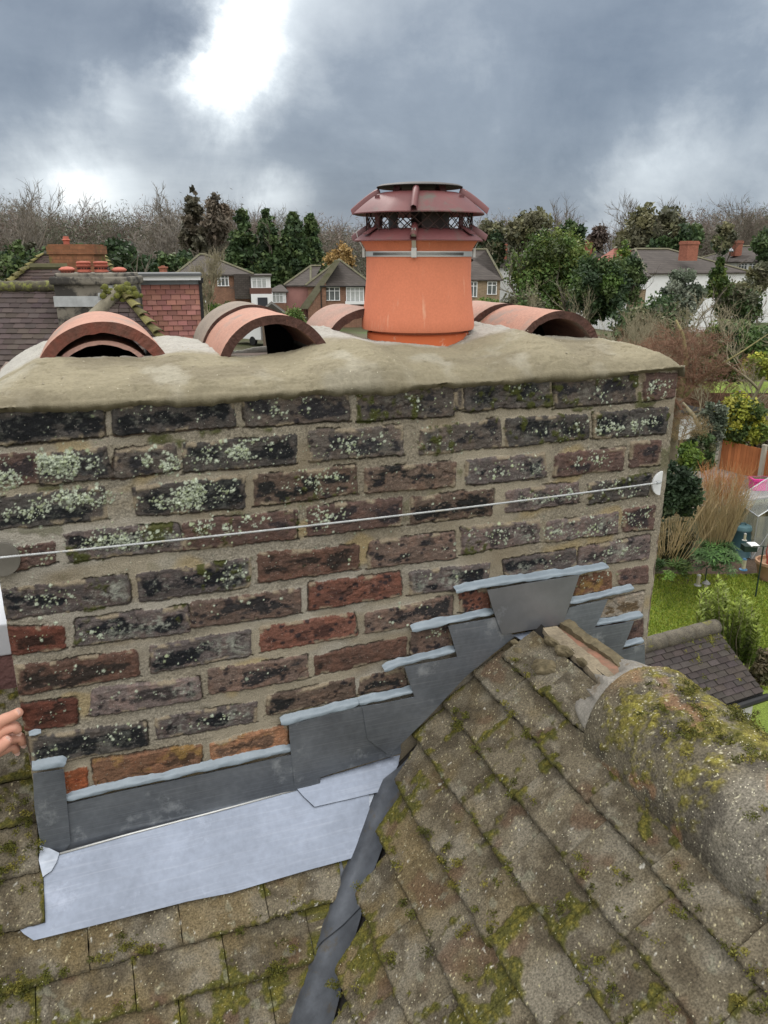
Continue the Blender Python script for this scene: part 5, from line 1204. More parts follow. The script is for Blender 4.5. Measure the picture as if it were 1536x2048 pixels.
for k, (px, t, bt, ww) in enumerate([(135, 534, 546, 30), (169, 523, 547, 27), (203, 523, 547, 27), (239, 535, 547, 28)]):
    c = atd(px, 546, 12.55); r = ww/1640*12.55/2; zT = pz(px, t, 12.55); zB = pz(px, bt, 12.55)-.02
    pt = empty('vented_pot', (c[0], c[1], zB), ['low mushroom-capped red clay pot, leftmost of four on the rendered chimney', 'taller slotted red clay pot, second from left on the rendered chimney', 'taller slotted red clay pot, third from left on the rendered chimney', 'low mushroom-capped red clay pot, rightmost of four on the rendered chimney'][k], 'chimney pot', 'red pots on the rendered chimney')
    H_ = zT-zB; b = MB()
    if H_ > .14: prof = [(r*.80, 0), (r*.80, H_*.18), (r, H_*.22), (r, H_*.3), (r*.82, H_*.34), (r*.80, H_*.58), (r*.95, H_*.62), (r, H_*.66), (r, H_*.74), (r*.8, H_*.78), (r*.95, H_*.86), (r, H_*.9), (r*.9, H_), (r*.3, H_*1.03), (.001, H_*1.03)]
    else: prof = [(r*.75, 0), (r*.78, H_*.45), (r*1.0, H_*.6), (r*.98, H_*.75), (r*.6, H_*1.0), (.001, H_*1.08)]
    b.lathe(prof, (c[0], c[1], zB), 24); sh = b.build('shaft', M_potr, pt, smooth='auto')
    b = MB()
    for j in range(14):
        q = 2*math.pi*j/14; rd = np.array((math.cos(q), math.sin(q), 0)); tg = np.array((-math.sin(q), math.cos(q), 0)); z_ = zB+H_*(.45 if H_ > .14 else .3); p = np.r_[c[:2], z_]+rd*r*.80
        b.prism([p-tg*.012, p+tg*.012, p+tg*.012+(0, 0, H_*.10), p-tg*.012+(0, 0, H_*.10)], rd*.012)
    b.build('slot_row', M_hole, sh)
b = MB(); b.box((-w*.95, -.37, pz(190, 613, 12.3)), (w*.45, -.352, pz(190, 592, 12.3)), M=cM)
for i in range(5): b.box((w*(.20+i*.13), -.37, pz(190, 600, 12.3)+i*.052), (w*(.36+i*.13), -.353, pz(190, 600, 12.3)+.10+i*.052), M=cM)
b.build('lead_flashing', mat('whitened lead', (.50, .52, .53), .6, var=.35, vs=6, metal=.3, bump=.2, bs=20, bd=.01), nc)
# brick chimney behind
bc = empty('brick_chimney', tuple(atd(155, 530, 21)), 'mossy orange brick chimney rising behind the rendered one', 'chimney')
cM2 = (cM[0], np.r_[hd(155, 21), 0]); w = 82/1640*21/2; zt_ = pz(155, 489, 21)
b = MB(); b.box((-w, -.4, zt_-1.6), (w, .4, zt_-.13), M=cM2); b.box((-w-.03, -.43, zt_-.22), (w+.05, .43, zt_-.03), M=cM2); b.box((-w, -.4, zt_-.05), (w, .4, zt_), M=cM2)
b.build('shaft', mat('orange brick with moss', (.33, .145, .075), .9, var=.5, vs=6, bump=.3, bs=20, bd=.01, stripe=(.225, .075, (.7, .75, .8), .010), dirt=((.13, .13, .035), 1.9, .52)), bc)
c = atd(133, 487, 21); b = MB(); b.lathe([(.07, -.05), (.07, .06), (.10, .08), (.07, .10), (.06, .16), (.001, .16)], c, 12); b.build('pot', M_potr, bc, smooth='auto')
# further pyramids of roof
f2 = empty('far_tiled_roof', tuple(atd(90, 560, 17)), 'brown tiled hipped roof stepping down behind the long mossy ridge', 'roof')
a1, a2 = atd(60, 534, 17.5), atd(135, 534, 17.5); b = MB(); rows(b, down(a1, 2.2, .9, -1.9), down(a2, 2.2, .9, .5), a2, a1, col=(.075, .055, .05), seed=6, gauge=.1, tw=.2); b.build('tiles', M_ntile, f2, col=True); bonnets(f2, a1, down(a1, 2.2, .9, -1.9), 22, seed=3, r=.08)
b = MB(); b.tube([a1, a2], .08, 6); b.build('ridge_tiles', mat('mossy clay ridge', (.10, .095, .05), .95, var=.4, vs=5), f2)
f3 = empty('far_tiled_roof', tuple(atd(90, 540, 23)), 'furthest brown hipped roof around the mossy brick chimney', 'roof')
a1, a2 = atd(88, 507, 24), atd(205, 509, 24); b = MB(); rows(b, down(a1, 3, .9, -2.6), down(a2, 3, .9, 2.6), a2, a1, col=(.085, .062, .055), seed=7, tw=.25); b.build('tiles', M_ntile, f3, col=True); bonnets(f3, a1, down(a1, 3, .9, -2.6), 26, seed=4); bonnets(f3, a2, down(a2, 3, .9, 2.6), 26, seed=5)
b = MB(); b.tube([a1, a2], .09, 6); b.build('ridge_tiles', mat('clay ridge', (.09, .08, .06), .95, var=.4, vs=5), f3)
# tile hung dormer
dm = empty('tile_hung_dormer', tuple(atd(330, 600, 12.4)), 'flat-roofed dormer hung with salmon pink tiles under a white fascia', 'dormer')
_r = ray(360, 560)[:2]; _r = _r/np.linalg.norm(_r); RD = np.r_[_r[1], -_r[0], 0]; dd3 = np.r_[_r, 0]; dp = (np.stack([RD, dd3, (0, 0, 1)], 1), np.r_[hd(326, 13.2), 0]); w = 130/1640*13.2/2; Z = lambda y: pz(326, y, 13.2)
b = MB(); b.box((-w, 0, Z(800)), (w*.985, .8, Z(552)), M=dp); b.build('wall', mat('backing board', (.08, .06, .055), .9), dm)
b = MB(); rows(b, np.r_[dp[1][:2]-RD[:2]*w, Z(800)]-dd3*.10, np.r_[dp[1][:2]+RD[:2]*w*.98, Z(800)]-dd3*.10, np.r_[dp[1][:2]+RD[:2]*w*.98, Z(568)]-dd3*.02, np.r_[dp[1][:2]-RD[:2]*w, Z(568)]-dd3*.02, gauge=.078, tw=.15, col=(.33, .155, .13), seed=9)
b.build('hung_tiles', M_ntile, dm, col=True)
b = MB(); b.box((-w-.02, -.05, Z(569)), (w, -.001, Z(560)), M=dp); b.build('lead_strip', mat('grey lead strip', (.22, .24, .26), .5, metal=.4), dm)
b = MB(); b.box((-w-.03, -.16, Z(560)), (w+.02, -.003, Z(551.5)), M=dp); b.build('fascia', M_upvc, dm)
b = MB(); b.box((-w-.04, -.20, Z(551.4)), (w+.04, .9, Z(546.5)), M=dp); b.build('flat_roof', mat('grey roofing felt', (.115, .12, .125), .8), dm)
b = MB(); b.box((w-.01, -.06, Z(800)), (w+.035, 0, Z(562)), M=dp); b.box((w-.02, -.10, Z(566)), (w+.06, .0, Z(556)), M=dp); b.build('downpipe', M_black, dm)
for px, pt_ in ((327, 531),):
    c = atd(px, 545, 30); b = MB(); b.box((-.11, -.11, c[2]-1.0), (.11, .11, c[2]+.14), M=(cM[0], np.r_[c[:2], 0])); b.box((-.14, -.14, c[2]+.14), (.14, .14, c[2]+.2), M=(cM[0], np.r_[c[:2], 0]))
    tag(b.build('chimney_stub', M_brickc), 'tiny brick chimney tip showing above the pink dormer', 'chimney')
# ================================================================== TREES AND SHRUBS
M_bark = mat('grey brown bark', (.17, .145, .115), .95, var=.35, vs=.7, bump=0)
M_barkd = mat('woodland bark', (.175, .145, .12), .95, var=.35, vs=.25, bump=0, attr=True)
M_barkl = mat('pale olive twigs', (.30, .265, .175), .95, var=.35, vs=.9, bump=0)
M_leaf = mat('leaves', (1, 1, 1), .6, var=.12, vs=.5, bump=0, attr=True, trans=.22, spec=.3)
def branch_tree(h, seed, levels=5, spread=.75, r0=None, kids=(3, 5), up=.25, first=.25, lenf=.68, gnarl=.18, sides=4, minr=.006, multi=1):
    """bare tree with its foot at the origin: returns V, F(quads)"""
    R = random.Random(seed); V = []; F = []; r0 = r0 or h*.028
    def seg(p, d, L, r, lv):
        n = 4 if lv < 2 else (3 if lv < levels-1 else 2); k = sides if lv < 3 else 3
        P = [p]; D = d.copy()
        for i in range(n):
            D = D+np.array((R.gauss(0, gnarl), R.gauss(0, gnarl), R.gauss(0, gnarl)+up*.25*(lv > 0))); D /= np.linalg.norm(D); P.append(P[-1]+D*L/n)
        base = len(V); a = np.cross(D, (0.3, .2, 1)); a /= np.linalg.norm(a); bb_ = np.cross(D, a)
        for i, q in enumerate(P):
            rr = r*(1-.45*i/n) if lv < levels-1 else r*(1-.7*i/n)
            for j in range(k):
                an = 2*math.pi*j/k; V.append(q+a*math.cos(an)*rr+bb_*math.sin(an)*rr)
        for i in range(n):
            for j in range(k): F.append((base+i*k+j, base+i*k+(j+1) % k, base+(i+1)*k+(j+1) % k, base+(i+1)*k+j))
        if lv >= levels-1: return
        m = R.randint(*kids)+(1 if lv > 1 else 0)
        for c in range(m):
            t = first+(1-first)*(c+R.random())/m if lv == 0 else .25+.75*(c+R.random())/m
            i = min(n-1, int(t*n)); f = t*n-i; q = P[i]*(1-f)+P[i+1]*f
            ax = np.array((R.gauss(0, 1), R.gauss(0, 1), R.gauss(0, 1))); ax -= D*np.dot(ax, D); ax /= np.linalg.norm(ax)
            s = spread*R.uniform(.6, 1.25); nd_ = D*math.cos(s)+ax*math.sin(s)+np.array((0, 0, up)); nd_ /= np.linalg.norm(nd_)
            seg(q, nd_, L*lenf*R.uniform(.7, 1.15)*(1 if t > .5 else .9), max(minr, r*.5*R.uniform(.7, 1.1)), lv+1)
    for m_ in range(multi):
        d0 = np.array((R.gauss(0, .08 if multi == 1 else .45), R.gauss(0, .08 if multi == 1 else .45), 1.)); d0 /= np.linalg.norm(d0)
        seg(np.zeros(3)+(0 if multi == 1 else 1)*np.array((R.gauss(0, .1), R.gauss(0, .1), 0)), d0, h*.46, r0, 0)
    V = np.array(V); s = h/max(V[:, 2].max(), 1e-3); V *= (1, 1, 1) if abs(s-1) < .02 else (s, s, s)
    return V, np.array(F)
def leaves(centres, radii, n, size, cols, seed=0, shell=.55, flat=0.0, aspect=.6):
    """n leaf quads through ellipsoid clumps"""
    R = np.random.default_rng(seed); centres = np.array(centres, float); radii = np.array(radii, float)
    if radii.ndim == 1: radii = np.repeat(radii[:, None], 3, 1)
    vol = radii.prod(1)**(2/3); k = R.choice(len(centres), n, p=vol/vol.sum())
    d = R.normal(size=(n, 3)); d /= np.linalg.norm(d, axis=1)[:, None]; rad = np.abs(R.normal(.72, .30, n))
    P = centres[k]+d*radii[k]*rad[:, None]
    nn = d*.25+R.normal(size=(n, 3))*.8+np.array((0, 0, .3)); nn /= np.linalg.norm(nn, axis=1)[:, None]
    a = np.cross(nn, R.normal(size=(n, 3))); a /= np.linalg.norm(a, axis=1)[:, None]; b_ = np.cross(nn, a)
    s = size*R.uniform(.6, 1.4, n)[:, None]
    V = np.stack([P-a*s, P-b_*s*aspect, P+a*s, P+b_*s*aspect], 1).reshape(-1, 3); F = np.arange(n*4).reshape(n, 4)
    cl = np.array(cols)[R.integers(len(cols), size=len(centres))][k]*R.uniform(.65, 1.4, n)[:, None]
    return V, F, np.repeat(cl, 4, 0)
def clumps(c, rx, rz, k, r, seed, flat=1.0, skew=0):
    R = np.random.default_rng(seed); d = R.normal(size=(k, 3)); d /= np.linalg.norm(d, axis=1)[:, None]; q = R.random(k)**.45
    C = np.array(c)+d*q[:, None]*np.array((rx, rx, rz)); return C, R.uniform(.65, 1.3, k)*r
def foliage(name, parent, V, F, C): return link(name, npmesh(name, V, F, C, smooth=False), M_leaf, parent)
def cat3(L_):
    V = []; F = []; C = []; n = 0
    for v, f, c in L_: V.append(v); F.append(f+n); C.append(c); n += len(v)
    return np.vstack(V), np.vstack(F), np.vstack(C)
def topz(px, py, d): return pz(px, py, d)
def bare(px, d, py, label, seed, name='bare_tree', mt=None, base=None, group='bare winter trees', bl=None, **k):
    p = atd(px, min(py+60, 900), d)[:2]; gz_ = GZ-.1 if base is None else base; h = topz(px, py, d)-gz_
    root = empty(name, (p[0], p[1], gz_), label, 'tree', group)
    V, F = branch_tree(h, seed, **k); link('branches', npmesh('branches', V+np.array((p[0], p[1], gz_)), F), mt or M_bark, root); return root
def bushy(px, d, pyt, pyb, wpx, label, cols, seed, name='evergreen_tree', cat='tree', n=9000, size=.13, group='evergreen trees and shrubs', k=40, trunk=True, rr=.30, cone=False, base=None, shell=.5, extra=None):
    p = atd(px, (pyt+pyb)/2, d)[:2]; z1, z0 = pz(px, pyt, d), pz(px, pyb, d); rx = wpx/1640*d/2; rz = (z1-z0)/2; gz_ = GZ-.1 if base is None else base
    root = empty(name, (p[0], p[1], gz_), label, cat, group)
    if cone:
        R = np.random.default_rng(seed); t = R.random(k)**.9; a = R.random(k)*6.283; w_ = rx*(1-t)**.8*.85+rx*.08
        C = np.stack([p[0]+np.cos(a)*w_*.75, p[1]+np.sin(a)*w_*.75, z0+(z1-z0)*t*.95], 1); r_ = rx*rr*(1.1-t*.75)*R.uniform(.7, 1.3, k); r_ = np.stack([r_, r_, r_*.8], 1)
    else:
        C, r_ = clumps((p[0], p[1], (z0+z1)/2), rx*.78, rz*.80, k, rx*rr, seed)
        r_ = np.minimum(r_, rz*.6)
    Lv = [leaves(C, r_, n, size, cols, seed+1, shell=shell)]
    # dark heart so that the crown is not hollow
    if trunk:
        V, F = branch_tree(max(.5, (z1-gz_)*.9), seed+5, levels=4, spread=.5, r0=max(.04, rx*.07), first=.2, kids=(3, 5)); link('trunk', npmesh('trunk', V+np.array((p[0], p[1], gz_)), F), M_bark, root)
    foliage('crown', root, *cat3(Lv)); return root
DG = [(.019, .033, .013), (.027, .044, .016), (.015, .026, .012), (.036, .052, .018)]
MG = [(.045, .075, .018), (.062, .090, .022), (.034, .058, .016), (.080, .098, .028)]
OL = [(.085, .085, .045), (.070, .068, .042), (.10, .095, .05), (.055, .058, .035)]
LG = [(.13, .20, .03), (.10, .16, .03), (.17, .22, .04)]
YG = [(.42, .42, .05), (.30, .33, .05), (.50, .50, .09), (.16, .21, .03)]
GGr = [(.105, .125, .09), (.080, .10, .068), (.14, .155, .12), (.045, .06, .04)]

Vm, Fm, Cm = leaves(MOSSJOB[0], MOSSJOB[1], 60000, .0022, [(.10, .105, .018), (.14, .135, .025), (.075, .078, .016), (.19, .17, .035)], 44, shell=.3, aspect=.5)
mo_ = foliage('moss', roof, Vm, Fm, Cm); mo_['kind'] = 'stuff'
# woodland: far-off mass of bare trees on the skyline
DG = [tuple(x*2.5 for x in c) for c in DG]
MG = [tuple(x*2.05 for x in c) for c in MG]
OL = [tuple(x*1.8 for x in c) for c in OL]
GGr = [tuple(x*1.5 for x in c) for c in GGr]
prof_x = [-150, 0, 70, 130, 200, 260, 320, 385, 440, 500, 560, 620, 680, 740, 850, 960, 1010, 1060, 1100, 1140, 1200, 1225, 1250, 1300, 1370, 1440, 1500, 1700]
prof_y = [370, 385, 380, 405, 398, 405, 392, 385, 388, 408, 405, 410, 425, 435, 430, 420, 420, 412, 420, 445, 478, 470, 420, 410, 400, 398, 396, 390]
tmpl = [branch_tree(16, 100+i, levels=5, spread=.55, r0=.26, kids=(3, 4), first=.3, up=.22, minr=.022, lenf=.64) for i in range(6)]
Vs = []; Fs = []; Cs = []; n0 = 0
for i in range(190):
    px = rnd.uniform(-120, 1650); d = rnd.uniform(112, 158)
    if 1150 < px < 1218 and rnd.random() < .5: continue
    top = np.interp(px, prof_x, prof_y)+rnd.uniform(-4, 34); p = hd(px, d); hgt = topz(px, top, d)-GZ; V, F = tmpl[i % 6]
    s = hgt/V[:, 2].max(); a = rnd.uniform(0, 6.28); Rm = np.array(((math.cos(a), -math.sin(a), 0), (math.sin(a), math.cos(a), 0), (0, 0, 1)))
    Vs.append((V*np.array((s*1.1, s*1.1, s)))@Rm.T+np.array((p[0], p[1], GZ))); Fs.append(F+n0); n0 += len(V)
    t = np.array([(1.0, 1.0, 1.0), (1.25, 1.05, .95), (.9, .98, .85), (1.1, 1.0, 1.05)][rnd.randrange(4)])*rnd.uniform(.75, 1.3); Cs.append(np.tile(t, (len(V), 1)))
wd = link('woodland', npmesh('woodland', np.vstack(Vs), np.vstack(Fs), np.vstack(Cs)), M_barkd); tag(wd, 'grey-brown mass of bare woodland trees along the skyline', 'woodland', kind='stuff')
# twiggy and ivy understorey filling the wood
C = []; r_ = []
for i in range(1000):
    px = rnd.uniform(-150, 1680); d = rnd.uniform(108, 150); tp = np.interp(px, prof_x, prof_y)+rnd.uniform(50, 130); p = hd(px, d); C.append((p[0], p[1], max(topz(px, tp, d), GZ+.5))); r_.append((rnd.uniform(2.2, 4.2), rnd.uniform(2.2, 4.2), rnd.uniform(1.8, 3.2)))
V, F, Cc_ = leaves(C, r_, 230000, .30, [(.15, .13, .10), (.125, .11, .085), (.17, .14, .115), (.11, .115, .075), (.18, .145, .125), (.09, .10, .065)], 3, shell=.2, aspect=.14)
us = link('undergrowth', npmesh('undergrowth', V, F, Cc_, smooth=False), M_leaf); tag(us, 'brown and olive twiggy undergrowth filling the far wood', 'undergrowth', kind='stuff')
M_oak = mat('pale oak bark', (.23, .205, .175), .95, var=.3, vs=.7, bump=0)
# named skyline trees
bare(66, 100, 358, 'broad bare oak standing tallest above the wood at the far left', 1, 'bare_oak', mt=M_oak, levels=6, spread=.72, r0=.5, kids=(3, 4), minr=.032, lenf=.70, gnarl=.2)
bare(-6, 98, 362, 'bare tree cut by the left edge of the view on the skyline', 2, levels=6, spread=.6, r0=.3, kids=(3, 4), minr=.02)
bare(198, 118, 372, 'slim bare tree rising above the wood behind the brick chimney', 3, levels=6, spread=.5, r0=.25, kids=(3, 3), minr=.02)
bare(330, 96, 364, 'bare oak with crooked limbs on the skyline left of the brown conifer', 4, 'bare_oak', mt=M_oak, levels=6, spread=.7, r0=.46, kids=(3, 4), minr=.032, gnarl=.22)
bare(1092, 112, 384, 'bare tree poking up behind the large green evergreen', 6, levels=6, spread=.55, r0=.28, kids=(3, 4), minr=.02)
bare(1268, 108, 374, 'tall fine-twigged bare tree right of the gap in the skyline', 7, levels=6, spread=.6, r0=.25, kids=(3, 4), minr=.018)
for i, (px, py, d) in enumerate([(1372, 383, 112), (1448, 380, 104), (1503, 384, 108)]):
    bare(px, d, py, ['pale bare tree on the skyline above the big red chimney', 'spreading bare tree on the skyline above the rooflights', 'bare tree on the skyline near the right edge'][i], 8+i, levels=6, spread=.6, r0=.25, kids=(3, 4), minr=.018)
bare(1010, 105, 410, 'bare tree directly right of the cowl on the skyline', 12, levels=6, spread=.6, r0=.25, kids=(3, 4), minr=.02)
bushy(388, 104, 370, 500, 62, 'tall rusty brown conifer on the skyline left of the dark green row', [(.13, .125, .09), (.11, .10, .068), (.09, .085, .06), (.13, .11, .08)], 20, 'conifer', n=4200, size=.34, k=46, cone=True, rr=.32, group='conifers on the skyline')
bushy(437, 104, 376, 500, 66, 'rusty bare-topped tree beside the brown conifer', [(.15, .125, .095), (.12, .105, .08), (.17, .135, .10)], 21, 'rusty_tree', n=4600, size=.26, k=46, rr=.30, group=None)
for i, (px, pt, w_) in enumerate([(486, 414, 92), (537, 411, 88), (588, 418, 96), (622, 424, 76)]):
    bushy(px, 92+i*.8, pt, 575, w_, ['dark green conifer, first from the left of the close row of four', 'dark green conifer with the tallest tip in the row of four', 'dark green conifer, third from the left of the close row of four', 'dark green conifer at the right end of the row, next to the yellow willow'][i], DG, 30+i*7, 'conifer', n=10000, size=.26, k=110, cone=True, rr=.34, group='row of dark conifers')
bushy(681, 88, 474, 560, 62, 'golden yellow bare willow immediately left of the cowl', [(.30, .195, .07), (.24, .15, .055), (.36, .24, .09)], 50, 'yellow_willow', n=4200, size=.16, k=40, rr=.3, shell=.2, group=None)
bushy(230, 70, 482, 600, 190, 'low dark laurel belt behind the rendered chimney', DG+[(.03, .05, .02)], 51, 'laurel_belt', 'shrubbery', n=9000, size=.22, k=80, rr=.2)
bushy(60, 72, 480, 600, 150, 'dark shrubbery at the foot of the wood at far left', DG+[(.06, .06, .035)], 52, 'shrubbery', 'shrubbery', n=6500, size=.22, k=60, rr=.2)
bushy(345, 78, 495, 600, 130, 'dark evergreen belt left of the rounded bare tree', DG, 53, 'laurel_belt', 'shrubbery', n=6000, size=.22, k=60, rr=.2)
bare(432, 58, 487, 'rounded pollarded bare tree with olive twigs before the brown brick house', 60, mt=M_barkl, levels=6, spread=.55, r0=.16, kids=(4, 5), minr=.014, first=.55, up=.35, lenf=.66)
bushy(433, 60, 604, 640, 120, 'clipped green hedge below the motorhome', LG+MG, 61, 'hedge', 'hedge', n=5200, size=.07, k=50, rr=.12, trunk=False, group=None)
bushy(588, 52, 619, 668, 62, 'round green bush beside the shed, above the orange tile', MG, 62, 'round_bush', 'bush', n=5200, size=.07, k=30, rr=.34, trunk=False)
bushy(975, 62, 592, 640, 90, 'bright green hedge under the tan house windows', LG+MG, 63, 'hedge', 'hedge', n=4200, size=.07, k=40, rr=.2, trunk=False, group=None)
# large trees right of the pot
bushy(1095, 50, 449, 640, 172, 'large rounded green evergreen right of the pot', MG+[(.05, .07, .02)], 70, n=26000, size=.105, k=120, rr=.26, shell=.4)
bushy(1060, 96, 410, 520, 100, 'ivy-clad brown-green tree on the skyline right of the cowl', OL, 71, 'ivy_clad_tree', n=5200, size=.28, k=44, rr=.30)
bushy(985, 98, 428, 560, 90, 'dark green trees between the cowl and the large evergreen', DG+OL, 72, 'dark_tree', n=5200, size=.28, k=44, rr=.30)
bushy(1145, 105, 430, 520, 60, 'small dark pine on the skyline right of the large evergreen', DG, 73, 'pine_tree', n=2600, size=.26, k=26, rr=.3)
bushy(1190, 112, 440, 520, 50, 'rusty leaved tree at the low gap in the skyline', [(.10, .075, .055), (.13, .10, .085)], 74, 'rusty_tree', n=2200, size=.26, k=26, rr=.3, group=None)
bushy(1278, 96, 408, 540, 88, 'tall ivy-covered tree with rounded olive crown left of the semis', OL, 75, 'ivy_clad_tree', n=6800, size=.26, k=50, rr=.34)
bushy(1330, 98, 410, 540, 90, 'broad olive-brown ivy-covered tree above the red roof', OL, 76, 'ivy_clad_tree', n=6800, size=.26, k=50, rr=.34)
bushy(1243, 62, 476, 600, 64, 'golden-tipped green conifer left of the tan house end', LG+MG, 77, 'golden_conifer', n=6000, size=.10, k=50, cone=True, rr=.4)
bushy(1262, 58, 505, 620, 60, 'dark green drooping conifer in front of the tan house end', DG+[(.035, .06, .018)], 78, 'conifer', n=7000, size=.11, k=50, rr=.32, group='evergreen trees and shrubs')
bushy(1375, 92, 443, 530, 62, 'dark blue-green conifer behind the big red chimney', DG, 79, 'conifer', n=4200, size=.24, k=40, rr=.34)
bushy(1318, 92, 470, 530, 40, 'small dark conifer left of the big red chimney', DG, 80, 'conifer', n=2600, size=.24, k=30, rr=.34)
bushy(1448, 96, 440, 520, 50, 'dark ivy-covered trunk above the rooflights', DG+OL, 81, 'ivy_clad_tree', n=3200, size=.24, k=30, rr=.34)
bushy(1536, 94, 455, 540, 60, 'dark evergreen cut by the right edge above the white house', DG, 82, n=3200, size=.22, k=30, rr=.34)
bushy(1195, 46, 505, 660, 130, 'dark laurel thicket between the large evergreen and the conifers', DG+MG[:1], 83, 'laurel_thicket', 'shrubbery', n=17000, size=.10, k=80, rr=.24)
bushy(1362, 44, 526, 650, 88, 'grey-green holm oak bush in front of the white semis', GGr, 84, 'grey_green_tree', n=13000, size=.085, k=60, rr=.26, shell=.3)
bushy(1437, 48, 512, 590, 42, 'narrow bright green conifer in front of the semis roof', [(.06, .10, .02), (.09, .125, .025), (.04, .07, .018)], 85, 'green_conifer', n=5200, size=.09, k=46, cone=True, rr=.5)
bushy(1478, 50, 555, 660, 100, 'olive shrubbery below the white house at the right', OL+DG, 86, 'shrubbery', 'shrubbery', n=9000, size=.09, k=60, rr=.24)
bushy(1520, 56, 500, 600, 50, 'brown-green tree by the right edge in front of the white house', OL, 87, 'olive_tree', n=4200, size=.12, k=34, rr=.3)
bushy(1300, 38, 590, 770, 180, 'dark thicket behind the chimney crown at the right', DG+OL, 88, 'dark_thicket', 'shrubbery', n=13000, size=.09, k=80, rr=.24, trunk=False)
bushy(1470, 33, 640, 760, 180, 'deep green ivy hedge behind the far lawn', DG+MG, 89, 'ivy_hedge', 'hedge', n=16000, size=.075, k=80, rr=.2, trunk=False, group=None)
bushy(1050, 40, 585, 640, 110, 'brambly green shrub at the foot of the large evergreen', OL+MG, 90, 'bramble_bush', 'bush', n=6000, size=.08, k=40, rr=.24, trunk=False)
bare(1040, 38, 550, 'tangle of pale bare twigs below the large evergreen', 91, 'bare_shrub', mt=M_barkl, levels=6, spread=.7, r0=.06, kids=(3, 4), minr=.007, first=.15, multi=3)
bare(1110, 36, 585, 'low tangle of grey bare twigs behind the rightmost half-round tile', 92, 'bare_shrub', mt=M_barkl, levels=6, spread=.7, r0=.05, kids=(3, 4), minr=.006, first=.15, multi=3)
bare(1215, 33, 560, 'pale bare shrub arching in front of the laurel thicket', 93, 'bare_shrub', mt=M_barkl, levels=6, spread=.6, r0=.05, kids=(3, 4), minr=.006, first=.12, multi=4, up=.3)
bare(1262, 31, 600, 'olive-twigged bare shrub behind the right shoulder of the crown', 94, 'bare_shrub', mt=M_barkl, levels=6, spread=.6, r0=.05, kids=(3, 4), minr=.006, first=.12, multi=4, up=.3)
bare(1450, 30, 575, 'pale spreading bare apple tree in front of the semis', 95, 'bare_apple_tree', mt=M_barkl, levels=6, spread=.75, r0=.08, kids=(3, 4), minr=.007, first=.2, multi=2)
M_rust = mat('reddish brown twigs', (.225, .125, .080), .95, var=.35, vs=1.2, bump=0)
bare(1335, 34, 622, 'dense reddish brown twiggy shrub at the corner of the crown', 96, 'red_twig_shrub', mt=M_rust, levels=6, spread=.85, r0=.045, kids=(4, 5), minr=.005, first=.1, multi=4, up=.05)
bare(1415, 35, 652, 'dense reddish brown twiggy shrub left of the far lawn', 97, 'red_twig_shrub', mt=M_rust, levels=6, spread=.85, r0=.045, kids=(4, 5), minr=.005, first=.1, multi=3, up=.05)
# ================================================================== BACK GARDENS ON THE RIGHT
def dist(p): return math.hypot(p[0]-CAM[0], p[1]-CAM[1])
lw = link('lawn', npmesh('lawn', np.array([gnd(x, y, GZ) for x, y in [(1180, 1168), (1300, 1158), (1360, 1168), (1420, 1172), (1480, 1150), (1560, 1140), (1750, 1150), (2100, 1500), (1250, 1900), (1000, 1600)]]), [list(range(10))]), M_grass); tag(lw, kind='structure')
l2 = link('far_lawn', npmesh('far_lawn', np.array([gnd(x, y, GZ+.01) for x, y in [(1300, 762), (1700, 764), (1700, 786), (1300, 786)]]), [[0, 1, 2, 3]]), M_grass); tag(l2, kind='structure')
l3 = link('middle_lawn', npmesh('middle_lawn', np.array([gnd(x, y, GZ+.01) for x, y in [(1330, 809), (1480, 806), (1480, 826), (1330, 832)]]), [[0, 1, 2, 3]]), M_grass); tag(l3, kind='structure')
M_soil = mat('leaf litter soil', (.055, .040, .028), .95, var=.5, vs=3, c2=(.11, .075, .05), bump=1, bs=12, bd=.08)
so_ = link('flower_bed', npmesh('flower_bed', np.array([gnd(x, y, GZ-.02) for x, y in [(1150, 1120), (1560, 1060), (1600, 1150), (1480, 1150), (1420, 1172), (1360, 1168), (1300, 1160), (1180, 1172)]]), [list(range(8))]), M_soil); tag(so_, kind='structure')
# short grass tufts over the near lawn
R = np.random.default_rng(8); n = 26000; q = np.array([gnd(a, b_, GZ) for a, b_ in zip(R.uniform(1270, 1560, n), 1150+R.random(n)**1.3*230)])
q = q[R.random(n) < .95]; n = len(q); ang = R.random(n)*6.28; s = R.uniform(.02, .05, n); dxy = np.stack([np.cos(ang), np.sin(ang), 0*ang], 1)*s[:, None]
V = np.stack([q-dxy*.4, q+dxy*.4, q+dxy*.2+np.stack([R.normal(size=n)*.012, R.normal(size=n)*.012, s*1.1], 1)], 1).reshape(-1, 3)
Cg = np.array([(.20, .27, .03), (.26, .31, .04), (.13, .19, .022), (.30, .32, .06)])[R.integers(4, size=n)]*R.uniform(.7, 1.3, n)[:, None]
tf = link('grass_tufts', npmesh('grass_tufts', V, np.arange(n*3).reshape(n, 3), np.repeat(Cg, 3, 0), smooth=False), M_leaf); tag(tf, 'short green grass blades over the near lawn', 'grass', kind='stuff')
